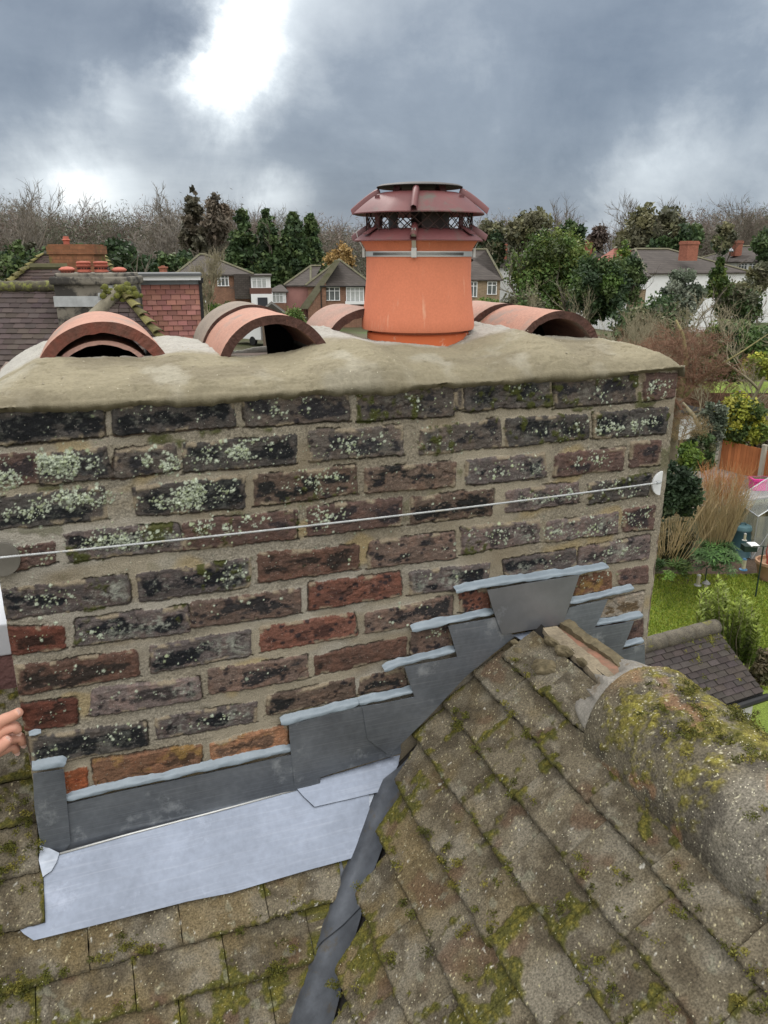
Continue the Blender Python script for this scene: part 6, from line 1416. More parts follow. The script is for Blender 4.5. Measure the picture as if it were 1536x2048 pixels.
# --- retaining fence and deck
M_fold = mat('algae-stained boards', (.155, .135, .075), .95, var=.45, vs=3, c2=(.09, .085, .045), bump=.5, bs=30, bd=.01)
def run(name, label, A, B, h, mt, post=None, board=.12, npost=4, pm=None, group=None, rail=None, th=.025):
    A = np.array(A, float); B = np.array(B, float); L_ = np.linalg.norm((B-A)[:2]); u = (B-A)/L_; v = np.array((-u[1], u[0], 0)); v /= np.linalg.norm(v)
    if v@(CAM-A) < 0: v = -v
    root = empty(name, tuple(A), label, 'fence', group); Mx = (np.stack([u, v, (0, 0, 1)], 1), A); b = MB(); rr = random.Random(int(L_*100))
    for i in range(int(L_/board)):
        t = rr.uniform(-.004, .004); b.box((i*board+.003, t, 0), ((i+1)*board-.003, t+th, h+rr.uniform(-.012, .008)), M=Mx, col=np.array((1, 1, 1))*rr.uniform(.75, 1.2))
    b.build('boards', mt, root, col=True)
    if rail:
        for z in rail: b = MB(); b.box((0, th+.001, z), (L_, th+.05, z+.08), M=Mx); b.build('rail', pm or mt, root)
    for i in range(npost):
        x = L_*i/(npost-1); b = MB(); b.box((x-.05, th+.004, -.1), (x+.05, th+.10, h+.10), M=Mx); b.box((x-.055, th-.001, h+.10), (x+.055, th+.105, h+.14), M=Mx); b.build('post', pm or mt, root)
    return root
fA, fB = gnd(1270, 1135), gnd(1600, 1072); hF = pz(1450, 1012, dist(gnd(1450, 1100)))-GZ
M_fp = mat('green stained posts', (.125, .115, .065), .95, var=.45, vs=3)
mf = mat('green stained close boards', (.155, .135, .075), .95, var=.45, vs=3, c2=(.085, .085, .045), bump=.5, bs=30, bd=.01, attr=True)
run('retaining_fence', 'green-stained vertical board fence holding up the deck behind the compost bin', fA, fB, hF, mf, npost=5, board=.10, pm=M_fp, rail=(hF-.10, .12))
DZ = GZ+hF+.06
dk = [gnd(1290, 1030, DZ), gnd(1600, 985, DZ), gnd(1620, 930, DZ), gnd(1300, 950, DZ)]
b = MB(); cc = (dk[1]-dk[0]); L_ = np.linalg.norm(cc); cc /= L_; nrmv = np.array((-cc[1], cc[0], 0)); nrmv = nrmv if nrmv@(dk[3]-dk[0]) > 0 else -nrmv
for i in range(34): b.box((0, i*.15, -.03), (L_, i*.15+.142, 0), M=(np.stack([cc, nrmv, (0, 0, 1)], 1), dk[0]), col=np.array((1, 1, 1))*rnd.uniform(.8, 1.15))
dko = b.build('timber_deck', mat('grey weathered decking', (.20, .185, .175), .9, var=.3, vs=2, bump=.3, bs=20, bd=.005, attr=True, dirt=((.10, .09, .075), 1.5, .6)), None, col=True); tag(dko, 'grey weathered timber deck behind the retaining fence', 'deck')
dd = dist(gnd(1517, 958, DZ)); oA, oB = gnd(1436, 936, DZ), gnd(1620, 984, DZ)
mo = mat('orange stained boards', (.44, .155, .055), .85, var=.2, vs=4, bump=.3, bs=30, bd=.005, attr=True)
oh = pz(1517, 897, dist(gnd(1517, 957, DZ)))-DZ
run('orange_fence', 'bright orange-stained board fence with a pale concrete post beside the deck', oA, oB, oh, mo, npost=3, board=.09, pm=mat('pale concrete post', (.40, .37, .30), .9, var=.2, vs=5, bump=.3, bs=20, bd=.01))
bA, bB = gnd(1330, 815), gnd(1620, 822)
run('brown_fence', 'low faded brown fence with pale posts along the far lawn', bA, bB, pz(1450, 786, dist(gnd(1450, 818)))-GZ, mat('faded brown boards', (.20, .115, .08), .9, var=.4, vs=2, bump=.3, bs=20, bd=.01, attr=True), npost=5, board=.12, pm=mat('grey post', (.30, .26, .21), .9))
# white garage roof sheet / wall
wg = empty('white_garage', tuple(gnd(1380, 900)), 'low white-faced garage with a dark roof edge behind the thick trunk', 'garage')
p0, p1 = gnd(1352, 905), gnd(1404, 898); u = (p1-p0)/np.linalg.norm(p1-p0); v = np.array((-u[1], u[0], 0)); v = v if v@(p0-CAM) > 0 else -v
zT, zB = pz(1378, 824, dist(gnd(1378, 901))), pz(1378, 875, dist(gnd(1378, 901))); Wd = np.linalg.norm(p1-p0); Mx = (np.stack([u, v, (0, 0, 1)], 1), np.r_[p0[:2], 0])
b = MB(); b.box((0, 0, GZ), (Wd, 3, zT), M=Mx); b.build('wall', mat('brown garage base', (.14, .11, .08), .9, var=.4, vs=3), wg)
b = MB(); b.box((-.06, -.08, zB), (Wd+.05, -.001, zT-.05), M=Mx); b.build('white_panel', M_white, wg)
b = MB(); b.box((-.1, -.14, zT-.045), (Wd+.1, 3.1, zT+.05), M=Mx); b.build('roof_edge', M_black, wg)
# --- shrubs
DKS = [(.035, .06, .028), (.05, .08, .035), (.025, .045, .022), (.09, .12, .06)]
bushy(1352, 13.4, 915, 1045, 100, 'glossy dark green shrub beside the corner of the brickwork, under the thick trunk', DKS, 201, 'glossy_shrub', 'shrub', n=9000, size=.040, k=46, rr=.30, trunk=False)
bushy(1376, 17.5, 885, 945, 60, 'small bright lime shrub right behind the thick trunk', LG+MG, 202, 'lime_shrub', 'shrub', n=3200, size=.045, k=24, rr=.34, trunk=False)
bushy(1478, 23, 788, 900, 118, 'golden yellow and green shrub above the orange fence', YG[:1]+[(.22, .24, .03), (.10, .15, .025), (.05, .08, .02), (.30, .29, .05)], 203, 'golden_shrub', 'shrub', n=13000, size=.055, k=60, rr=.28, trunk=False)
bushy(1424, 21, 798, 905, 66, 'silvery green shrub between the white garage and the golden shrub', GGr+[(.16, .18, .14)], 204, 'silver_shrub', 'shrub', n=6500, size=.045, k=36, rr=.3, trunk=False)
bushy(1516, 31, 706, 768, 62, 'bright yellow variegated bush at the right edge by the far lawn', YG, 205, 'variegated_bush', 'bush', n=7500, size=.065, k=40, rr=.3, trunk=False)
bushy(1340, 17.0, 1050, 1135, 110, 'dark tangled undergrowth against the retaining fence', [(.06, .055, .03), (.045, .05, .02), (.08, .07, .035)], 206, 'fence_undergrowth', 'shrub', n=5200, size=.045, k=40, rr=.24, trunk=False)
bushy(1528, 11.5, 1292, 1380, 70, 'brown fading shrub at the right edge above the extension roof', [(.15, .12, .075), (.11, .09, .05), (.09, .09, .04)], 207, 'brown_shrub', 'shrub', n=5200, size=.03, k=36, rr=.3, trunk=False)
bushy(1400, 20, 855, 960, 70, 'dark shade shrub between the garage and the orange fence', OL+DG, 208, 'shade_shrub', 'shrub', n=5000, size=.05, k=30, rr=.3, trunk=False)
bushy(1520, 27, 830, 900, 90, 'mauve-brown twiggy mass behind the golden shrub', [(.15, .115, .09), (.12, .10, .07), (.10, .10, .05)], 209, 'twiggy_shrub', 'shrub', n=4200, size=.06, k=36, rr=.28, trunk=False)
bushy(1420, 38, 700, 758, 200, 'dark bramble bank behind the brown fence and lawn', [(.07, .055, .04), (.05, .055, .03), (.10, .075, .05)], 210, 'bramble_bank', 'shrubbery', n=8000, size=.07, k=60, rr=.2, trunk=False)
M_otw = mat('orange stems', (.46, .215, .085), .9, var=.3, vs=2, bump=0)
M_btw = mat('straw coloured stems', (.36, .27, .145), .95, var=.35, vs=2, bump=0)
def stems(px, py, d, n, h, spreadr, mt, label, name, seed, lean=.22, r=.006):
    base = atd(px, py-40, d)[:2]; gz_ = pz(px, py, d); root = empty(name, (base[0], base[1], gz_), label, 'shrub', 'winter stems by the deck'); R = random.Random(seed); b = MB()
    for i in range(n):
        a = R.uniform(0, 6.283); q = R.random()**.5*spreadr; p = np.array((base[0]+math.cos(a)*q*.5, base[1]+math.sin(a)*q*.5, gz_)); dd_ = np.array((math.cos(a)*lean*R.uniform(.2, 1.4), math.sin(a)*lean*R.uniform(.2, 1.4), 1)); L_ = h*R.uniform(.6, 1.05); P = [p]
        for k in range(4): P.append(P[-1]+dd_*L_/4); dd_ = dd_+np.array((R.gauss(0, .09), R.gauss(0, .09), 0))
        b.tube(P, [r, r*.85, r*.7, r*.55, r*.3], 3, cap=False)
        for _ in range(4):
            k = R.randrange(1, 4); p2 = P[k]+(P[k+1]-P[k])*R.random(); e = np.array((R.gauss(0, .4), R.gauss(0, .4), .8)); e /= np.linalg.norm(e); b.tube([p2, p2+e*L_*.12, p2+e*L_*.22+np.array((0, 0, L_*.05))], [r*.5, r*.4, r*.2], 3, cap=False)
    b.build('stems', mt, root); return root
stems(1446, 1010, 16.6, 170, .80, .75, M_otw, 'upright orange-red dogwood stems in front of the deck', 'dogwood', 1)
stems(1436, 1085, 15.8, 200, 1.25, .55, M_btw, 'straw-coloured arching stems leaning on the retaining fence', 'straw_shrub', 2, lean=.3)
stems(1335, 1110, 14.8, 90, 1.2, .8, M_btw, 'loose brown stems tangled beside the brickwork corner', 'loose_stems', 3, lean=.55)
# thick lopped trunk with two limbs
dT = 18.6; tb = np.r_[atd(1338, 1100, dT)[:2], GZ]; root = empty('lopped_tree', tuple(tb), 'thick pale lopped trunk forking just right of the brickwork corner', 'tree'); P = [atd(x, y, dT) for x, y in [(1336, 1150), (1340, 1060), (1343, 930), (1346, 870), (1352, 815), (1357, 795)]]
b = MB(); b.tube(P, [.132, .13, .122, .116, .122, .112], 12); b.build('trunk', mat('pale olive bark', (.24, .205, .145), .95, var=.45, vs=6, bump=1, bs=30, bd=.02, dirt=((.13, .12, .05), 4, .56)), root, smooth=True)
for L_, rr_ in (([(1357, 800), (1366, 760), (1372, 715), (1366, 670), (1352, 640)], [.085, .07, .055, .038, .022]), ([(1358, 805), (1392, 770), (1432, 735), (1480, 706), (1536, 668)], [.05, .032, .026, .02, .01])):
    b = MB(); b.tube([atd(x, y, dT+k*.15) for k, (x, y) in enumerate(L_)], rr_, 8); b.build('limb', mat('yellow lichened bark', (.25, .22, .10), .95, var=.4, vs=6, bump=1, bs=30, bd=.02), root, smooth=True)
V, F = branch_tree(2.4, 77, levels=6, spread=.9, r0=.03, kids=(4, 5), minr=.0035, first=.1, multi=4, up=.02)
p_ = atd(1380, 735, dT); link('twigs', npmesh('twigs', V*np.array((1.15, 1.15, .8))+p_-np.array((0, 0, .9)), F), M_rust, root)
V, F = branch_tree(1.5, 78, levels=5, spread=.9, r0=.02, kids=(4, 5), minr=.0035, first=.1, multi=3, up=.05); p_ = atd(1350, 880, dT-.5); link('twigs', npmesh('twigs', V*.7+p_-np.array((0, 0, .2)), F), M_btw, root)
# rhododendron: whorls of long leaves
def whorls(px, d, pyt, pyb, wpx, n, L_, cols, label, name, seed, up=.35, lw_=.22, cat='shrub'):
    p = atd(px, (pyt+pyb)/2, d)[:2]; z1, z0 = pz(px, pyt, d), pz(px, pyb, d); rx = wpx/1640*d/2; rz = (z1-z0)/2; root = empty(name, (p[0], p[1], GZ), label, cat, 'leafy garden plants'); R = np.random.default_rng(seed); V = []; F = []; C = []
    for i in range(n):
        dv = R.normal(size=3); dv /= np.linalg.norm(dv); dv[2] = abs(dv[2])*.9 if R.random() < .7 else dv[2]; q = R.uniform(.55, 1); c = np.array((p[0], p[1], (z0+z1)/2))+dv*q*np.array((rx, rx, rz)); m_ = R.integers(6, 10); base = np.array(cols)[R.integers(len(cols))]*R.uniform(.7, 1.4); ax = dv*.5+np.array((0, 0, .8)); ax /= np.linalg.norm(ax); a1 = np.cross(ax, (1, .3, .1)); a1 /= np.linalg.norm(a1); a2 = np.cross(ax, a1)
        for k in range(m_):
            t = 6.283*k/m_+R.random()*.4; r = a1*math.cos(t)+a2*math.sin(t); e = r*math.cos(up)+ax*math.sin(up); s_ = np.cross(ax, r); ll = L_*R.uniform(.75, 1.2); n0 = len(V)
            V += [c, c+e*ll*.5+s_*ll*lw_*.5+ax*.01, c+e*ll-ax*ll*.18, c+e*ll*.5-s_*ll*lw_*.5+ax*.01]; F.append([n0, n0+1, n0+2, n0+3]); C += [base*.7, base, base*1.2, base]
    link('foliage', npmesh('foliage', np.array(V), np.array(F), np.array(C), smooth=False), M_leaf, root); return root
whorls(1430, 15.6, 1078, 1148, 92, 210, .15, [(.075, .15, .045), (.10, .19, .055), (.055, .11, .04), (.14, .21, .09)], 'rhododendron with whorls of long green leaves below the straw stems', 'rhododendron', 11)
whorls(1356, 16.2, 1122, 1158, 44, 44, .20, [(.10, .14, .03), (.07, .12, .03)], 'arching fern on the dark bed left of the rhododendron', 'fern', 12, up=.7, lw_=.16)
whorls(1308, 16.2, 1116, 1160, 36, 44, .18, [(.06, .11, .03), (.05, .10, .03)], 'green strappy clump against the brickwork corner', 'strappy_plant', 13, up=.8, lw_=.14)
whorls(1336, 15.6, 1144, 1162, 24, 16, .10, [(.16, .27, .05)], 'small bright green plant at the lawn edge', 'small_plant', 14, up=.6)
# upright spring-green shrub
sg = gnd(1452, 1330); dS = 10.6; root = empty('upright_shrub', tuple(sg), 'upright shrub of bright yellow-green leafy shoots behind the extension roof', 'shrub'); R = np.random.default_rng(15); V = []; F = []; C = []; b = MB()
for i in range(74):
    px = R.uniform(1388, 1518); top = np.interp(px, [1385, 1400, 1445, 1460, 1490, 1520], [1250, 1180, 1150, 1215, 1170, 1235])+R.uniform(0, 60) ; P0 = atd(px+(1452-px)*.35, 1345, dS); P1 = atd(px, top, dS+R.uniform(-.5, .5)); b.tube([P0, (P0+P1)/2+R.normal(size=3)*.02, P1], [.008, .006, .003], 3, cap=False)
    for k in range(120):
        t = R.uniform(.15, 1); c = P0+(P1-P0)*t; a = R.random()*6.28; e = np.array((math.cos(a), math.sin(a), R.uniform(.5, 1.3))); e /= np.linalg.norm(e); s_ = np.cross(e, (0, 0, 1)); s_ /= np.linalg.norm(s_); ll = R.uniform(.05, .09); n0 = len(V)
        V += [c, c+e*ll*.5+s_*ll*.22, c+e*ll, c+e*ll*.5-s_*ll*.22]; F.append([n0, n0+1, n0+2, n0+3]); g_ = np.array((.085, .13, .022))*(1-t)+np.array((.23, .29, .045))*t*t+np.array((.10, .16, .03))*t*(1-t); g_ = g_*R.uniform(.7, 1.3); C += [g_]*4
b.build('stems', M_barkl, root); link('foliage', npmesh('foliage', np.array(V), np.array(F), np.array(C), smooth=False), M_leaf, root)
# --- garden things
cb = gnd(1477, 1108); dC = dist(cb); w = 42/1640*dC/2*1.0; H_ = pz(1477, 1046, dC)-GZ
M_binp = mat('dark teal plastic', (.028, .070, .082), .5, var=.15, vs=3, bump=0)
root = empty('compost_bin', tuple(cb), 'dark teal tapering plastic compost bin against the retaining fence', 'compost bin')
b = MB(); b.lathe([(w*1.15, 0), (w*1.08, .02), (w*.80, H_*.78), (w*.84, H_*.80), (w*.80, H_*.83)], cb, 32); b.build('body', M_binp, root, smooth='auto')
b = MB(); b.lathe([(w*.86, H_*.83), (w*.86, H_*.88), (w*.78, H_*.94), (w*.30, H_*.96), (.001, H_*.955)], cb, 32); ld = b.build('lid', mat('pale teal lid', (.075, .15, .17), .5, var=.1, vs=3, bump=0), root, smooth='auto')
b = MB(); c = cb+np.array((0, 0, H_*.95)); b.tube([c+RT*(-w*.35), c+RT*(-w*.2)+(0, 0, .05), c+RT*(w*.2)+(0, 0, .05), c+RT*(w*.35)], .018, 6); b.build('handle', M_binp, ld)
# greenhouse frame
gh = empty('greenhouse', tuple(gnd(1530, 1115)), 'small aluminium greenhouse frame with clear glass at the right edge', 'greenhouse'); d_ = dist(gnd(1502, 1118)); M_alu = mat('aluminium', (.45, .47, .48), .4, metal=.6, var=.1, vs=5, bump=0)
g0 = atd(1503, 1118, d_); e0 = atd(1503, 1031, d_); u = RT; vv_ = np.r_[dn, 0]; Wg = 1.5; Dg = 1.3; rz_ = .55
b = MB(); P = lambda a, c_, z: g0+u*a+vv_*c_+np.array((0, 0, z)); hE = e0[2]-g0[2]
for a in (0, Wg):
    for c_ in (0, Dg): b.tube([P(a, c_, 0), P(a, c_, hE)], .016, 4)
for c_ in (0, Dg):
    b.tube([P(0, c_, hE), P(Wg/2, c_, hE+rz_), P(Wg, c_, hE)], .016, 4); b.tube([P(0, c_, 0), P(Wg*.33, c_, hE)], .010, 4); b.tube([P(Wg*.5, c_, 0), P(Wg*.5, c_, hE+rz_)], .012, 4)
for a, z in ((0, hE), (Wg/2, hE+rz_), (Wg, hE), (0, 0), (Wg, 0)): b.tube([P(a, 0, z), P(a, Dg, z)], .014, 4)
b.build('frame', M_alu, gh)
mg = bpy.data.materials.new('clear glass'); mg.use_nodes = True; t_ = mg.node_tree; pb = t_.nodes['Principled BSDF']; pb.inputs['Base Color'].default_value = (.8, .86, .86, 1); pb.inputs['Roughness'].default_value = .05; tr = t_.nodes.new('ShaderNodeBsdfTransparent'); mxs = t_.nodes.new('ShaderNodeMixShader'); mxs.inputs[0].default_value = .16; t_.links.new(tr.outputs[0], mxs.inputs[1]); t_.links.new(pb.outputs[0], mxs.inputs[2]); t_.links.new(mxs.outputs[0], t_.nodes['Material Output'].inputs[0])
b = MB(); b.poly([P(0, 0, hE), P(Wg/2, 0, hE+rz_), P(Wg/2, Dg, hE+rz_), P(0, Dg, hE)]); b.poly([P(0, 0, 0), P(0, 0, hE), P(0, Dg, hE), P(0, Dg, 0)]); b.poly([P(0, 0, 0), P(Wg, 0, 0), P(Wg, 0, hE), P(0, 0, hE)]); b.build('glazing', mg, gh)
# planters
tp = gnd(1538, 1160); dP = dist(tp); w = 56/1560*dP/2*1.05; H_ = (pz(1538, 1120, dP)-GZ)*1.0
root = empty('terracotta_planter', tuple(tp), 'big round tan terracotta planter on the lawn at the right edge', 'planter'); M_tan = mat('tan terracotta', (.36, .215, .13), .8, var=.2, vs=5, bump=.2, bs=30, bd=.01)
b = MB(); b.lathe([(w*.55, 0), (w*.75, H_*.3), (w*.92, H_*.8), (w*1.0, H_*.86), (w*1.0, H_), (w*.88, H_), (w*.86, H_*.85), (.001, H_*.82)], tp, 32); b.build('bowl', M_tan, root, smooth='auto')
b = MB(); R = random.Random(4)
for i in range(10): a = R.uniform(0, 6.28); c = tp+np.array((math.cos(a)*w*.3, math.sin(a)*w*.3, H_*.8)); b.tube([c, c+np.array((R.gauss(0, .06), R.gauss(0, .06), .3)), c+np.array((R.gauss(0, .1), R.gauss(0, .1), .6))], [.02, .014, .006], 5)
b.build('red_stems', mat('red stems', (.35, .07, .045), .7, var=.3, vs=8, bump=0), root)
pk = gnd(1522, 982, DZ); dP = dist(pk); root = empty('pink_trough', tuple(pk), 'bright pink rectangular trough planter on the deck by the orange fence', 'planter'); w = 34/1640*dP/2; H_ = pz(1522, 957, dP)-DZ; H_ = max(.2, H_)
M_pk = mat('magenta plastic', (.66, .020, .27), .45, var=.08, vs=3, bump=0); Mp = (np.stack([RT, np.r_[dn, 0], (0, 0, 1)], 1), pk)
b = MB(); b.prism([pk+RT*(-w*.9), pk+RT*(w*1.3), pk+RT*(w*1.45)+(0, 0, H_*.75), pk+RT*(-w)+(0, 0, H_*.75)], np.r_[dn*.28, 0]); b.build('box', M_pk, root, bevel=.01); b = MB(); b.box((-w*1.08, -.03, H_*.75), (w*1.52, .31, H_*.95), M=Mp); rm = b.build('rim', M_pk, root, bevel=.008)
b = MB(); b.box((-w*.9, .02, H_*.951), (w*1.3, .26, H_*.97), M=Mp); b.build('soil', M_soil, root)
# bird feeders on poles
M_pole = mat('dark green pole', (.012, .028, .022), .5, var=.1, vs=3, bump=0); M_tube = mat('seed in clear tube', (.46, .42, .30), .4, var=.3, vs=20, bump=0)
def feeder(px, py0, py1, d, kind, label):
    c = atd(px, (py0+py1)/2, d); z1, z0 = pz(px, py0, d), pz(px, py1, d); h = z1-z0; root = empty('bird_feeder', (c[0], c[1], z0), label, 'bird feeder', 'bird feeders in the garden'); r = h*.16 if kind != 'dome' else h*.4
    q = (c[0], c[1], z0); b = MB()
    if kind == 'dome': b.lathe([(.001, h), (r, h*.62), (r*.98, h*.56), (.001, h*.58)], q, 18); b.build('roof', mat('grey dome', (.22, .22, .21), .5), root, smooth='auto'); b = MB(); b.lathe([(r*.4, 0), (r*.4, h*.56)], q, 12); b.build('seed_tube', M_tube, root)
    else:
        b.lathe([(r, h*.12), (r, h*.88)], q, 12); b.build('seed_tube', M_tube, root, smooth=True); cap = mat('feeder cap', (.05, .16, .30) if kind == 'blue' else (.35, .35, .33), .5)
        b = MB(); b.lathe([(.001, h), (r*.6, h*.98), (r*1.15, h*.88), (.001, h*.88)], q, 12); b.build('cap', cap, root); b = MB(); b.lathe([(.001, .0), (r*2.0, .0), (r*2.0, h*.06), (r, h*.12)], q, 12); b.build('tray', cap, root)
pa = gnd(1406, 1192); dA = dist(pa); root = empty('feeder_pole', tuple(pa), 'thin black feeder pole with two hooks standing on the lawn', 'pole', 'feeder poles')
b = MB(); zt = pz(1406, 1136, dA); b.tube([pa, (pa[0], pa[1], zt)], .012, 6); T0 = np.array((pa[0], pa[1], zt))
for s in (-1, 1): b.tube([T0, T0+RT*s*.05+(0, 0, .05), T0+RT*s*.11+(0, 0, .03), T0+RT*s*.12-(0, 0, .03)], .008, 5)
b.build('pole', M_pole, root)
feeder(1397, 1148, 1171, dA, 'tube', 'slim clear seed feeder hanging left of the thin black pole'); feeder(1412, 1159, 1178, dA, 'dome', 'domed grey feeder hanging right of the thin black pole')
pa = gnd(1511, 1193); dB = dist(pa); root = empty('feeder_pole', tuple(pa), 'dark green pole rising in front of the tan planter', 'pole', 'feeder poles'); b = MB(); zt = pz(1511, 1090, dB); b.tube([pa, (pa[0], pa[1], zt)], .016, 6); T0 = np.array((pa[0], pa[1], zt)); b.tube([T0-RT*.22, T0, T0+RT*.1], .01, 5); b.build('pole', M_pole, root)
feeder(1488, 1116, 1140, dB+.3, 'blue', 'blue-capped seed feeder on the left of the dark green pole'); feeder(1490, 1066, 1081, dB+.8, 'tube', 'small seed feeder hanging before the compost bin')
c = atd(1500, 1088, dB+.1); b = MB(); b.box((-.14, -.1, -.14), (.12, .1, -.02), M=(Mp[0], c)); tr_ = b.build('feeder_table', M_pole, None); tag(tr_, 'small black bird table box on the dark green pole', 'bird table'); b = MB(); b.box((-.02, -.12, -.019), (.16, .12, 0), M=(Mp[0], c)); b.build('tray', M_white, tr_)

# --- extension roof below right
R1, R2 = onp(1270, 1297, (0, 0, -4.35), (0, 0, 1)), onp(1430, 1254, (0, 0, -4.35), (0, 0, 1))
u = (R2-R1)/np.linalg.norm(R2-R1); L_ = np.linalg.norm(R2-R1)
v = np.array((-u[1], u[0], 0)); v = -v if v@(CAM-R1) < 0 else v         # towards the camera side
EX = empty('extension_building', (R1[0], R1[1], GZ), 'low extension with a dark plain-tiled roof, white wall and rounded mossy ridge, below right', 'building')
def ep(a, c_, z): return R1+u*a+v*c_+np.array((0, 0, z))
vE, zE, aR, aE = .76, -.57, L_, L_+.10
b = MB(); rows(b, ep(-2.2, vE, zE), ep(aE, vE, zE), ep(aR, 0, 0), ep(-2.2, 0, 0), gauge=.078, tw=.165, col=(.060, .050, .046), seed=20)
EXT = mat('dark plain tiles', (1, 1, 1), .9, var=.25, vs=9, attr=True, bump=.5, bs=40, bd=.004, grain=(60, .8, 1.2), dirt=((.12, .115, .075), 9, .68))
b.build('roof_tiles', EXT, EX, col=True)
b = MB(); rows(b, ep(aE, -vE, zE), ep(-2.2, -vE, zE), ep(-2.2, 0, 0), ep(aR, 0, 0), gauge=.1, tw=.165, col=(.09, .07, .065), seed=21); b.build('back_tiles', EXT, EX, col=True)
b = MB(); b.poly([ep(-2.2, vE, zE-.02), ep(aE, vE, zE-.02), ep(aR, 0, -.02), ep(-2.2, 0, -.02)]); b.poly([ep(-2.2, -vE, zE-.02), ep(aE, -vE, zE-.02), ep(aR, 0, -.02), ep(-2.2, 0, -.02)]); b.build('underlay', M_void, EX)
b = MB(); R = np.random.default_rng(3)
for i in range(7):
    a0 = L_+.02-i*.46; P = [ep(a0-.455*t, 0, .005) for t in np.linspace(0, 1, 8)]; b.tube(P, [.098, .102, .1, .097, .1, .103, .1, .098], 14)
b.build('ridge_tiles', mat('mossy speckled ridge', (.13, .115, .085), .95, var=.5, c2=(.05, .045, .04), vs=7, bump=1, bs=50, bd=.01, dirt=((.17, .16, .04), 7, .57), grain=(90, .7, 1.5)), EX, smooth=True)
# moss cushions on the roof
V, F, C = leaves([tuple(ep(R.uniform(L_-.7, L_+.05), abs(R.normal())*.18, -abs(0)-0.0)) for _ in range(46)], R.uniform(.012, .05, 46), 4200, .008, [(.21, .22, .035), (.15, .155, .03), (.26, .25, .05)], 5, shell=.3)
vv2 = (V-R1)@v; V[:, 2] += np.clip(vv2, 0, 1)*(zE/vE); foliage('moss', EX, V, F, C)
b = MB(); b.tube([ep(-2.2, vE+.05, zE-.05), ep(aE+.03, vE+.05, zE-.05)], .045, 8); b.box((-2.2, vE-.06, zE-.15), (aE, vE+.0, zE-.03), M=(np.stack([u, v, (0, 0, 1)], 1), R1)); b.build('gutter', M_black, EX, smooth='auto')
b = MB(); b.box((-2.2, -vE+.1, GZ-(-4.35)), (aR-.16, vE-.12, zE-.02), M=(np.stack([u, v, (0, 0, 1)], 1), R1)); b.build('wall', M_white, EX)
b = MB(); b.box((aR-.155, vE-.22, GZ+4.35), (aR+.03, vE-.06, zE-.10), M=(np.stack([u, v, (0, 0, 1)], 1), R1)); b.build('corner_post', mat('scuffed white post', (.60, .60, .58), .8, var=.3, vs=6, dirt=((.3, .28, .24), 8, .6)), EX)
b = MB(); b.box((aR-.10, -vE+.1, GZ+4.35), (aR-.05, vE-.24, zE-.05), M=(np.stack([u, v, (0, 0, 1)], 1), R1)); b.build('dark_gap', mat('dark brown gap', (.035, .022, .018), .7, var=.3, vs=5), EX)  # dark panel standing for the gap beside the corner post

# ------------------------------------------------------------------ our own house under the roof, pink parapet, person
hs = empty('house_walls', (.3, .5, GZ), 'brick walls of the house carrying the mossy tiled roof', 'house')
b = MB(); b.box((-1.9, .3, GZ), (1.9, 5.5, -1.6)); b.box((.2, -2.3, GZ), (1.95, .3, -1.75)); b.box((-1.9, -.9, GZ), (.2, .3, -2.3)); b.build('wall', M_brickw, hs)
b = MB(); b.prism([(-1.9, .3, -1.6), (-1.9, .62, zM(.62)-.06), (-1.9, 3.4, -2.4), (-1.9, .7, -2.4)], (2.9, 0, 0)); b.build('roof_back', M_roofd, hs)
pk = empty('pink_parapet', (-.3, .3, -.9), 'pink pebbly rendered parapet with a white band, at the left edge behind the hand', 'parapet')
M_pkr = mat('pink pebble render', (.245, .135, .125), .95, var=.25, vs=16, bump=1, bs=110, bd=.006, dirt=((.10, .07, .065), 40, .62))
zb0 = onp(10, 1312, (0, .275, 0), (0, 1, 0))[2]; zb1 = zb0+.075
b = MB(); b.box((-1.3, .275, -1.0), (.018, .6, zb0)); b.build('render', M_pkr, pk, bevel=.004)
b = MB(); b.box((-1.3, .268, zb0+.004), (.0205, .605, zb1)); b.build('white_band', mat('white painted band', (.60, .63, .68), .7, var=.1, vs=14, bump=.2, bs=60, bd=.002, dirt=((.4, .4, .38), 12, .62)), pk, bevel=.004)
# person standing on the slope left of the stack, one hand on its corner
def skin_mesh(name, verts, edges, radii, lv=2):
    me = bpy.data.meshes.new(name); me.from_pydata([tuple(map(float, v_)) for v_ in verts], edges, []); o = bpy.data.objects.new(name, me); COL.objects.link(o)
    o.modifiers.new('s', 'SKIN'); 
    for i, r in enumerate(radii): me.skin_vertices[0].data[i].radius = (r, r) if np.isscalar(r) else r
    me.skin_vertices[0].data[0].use_root = True
    s = o.modifiers.new('d', 'SUBSURF'); s.levels = lv; s.render_levels = lv
    dg = bpy.context.evaluated_depsgraph_get(); m2 = bpy.data.meshes.new_from_object(o.evaluated_get(dg)); bpy.data.objects.remove(o)
    m2.polygons.foreach_set('use_smooth', np.ones(len(m2.polygons), bool)); m2.name = name; return m2
M_skin = mat('skin', (.62, .345, .245), .5, var=.12, vs=30, c2=(.56, .27, .20), bump=.25, bs=260, bd=.0008, spec=.4)
M_jacket = mat('dark work jacket', (.035, .04, .05), .9, var=.3, vs=9, bump=.5, bs=40, bd=.01)
M_trous = mat('grey work trousers', (.07, .068, .065), .9, var=.3, vs=9, bump=.5, bs=40, bd=.01)
hw = lambda px, py, y: onp(px, py, (0, y, 0), (0, 1, 0))
pv = np.array((-.50, .10, -.60)); verts = []; edges = []; rad = []
def add(p, r, par=None):
    verts.append(np.array(p, float)); rad.append(r); i = len(verts)-1
    if par is not None: edges.append((par, i))
    return i
z_ft = lambda y: zM(y)+.05
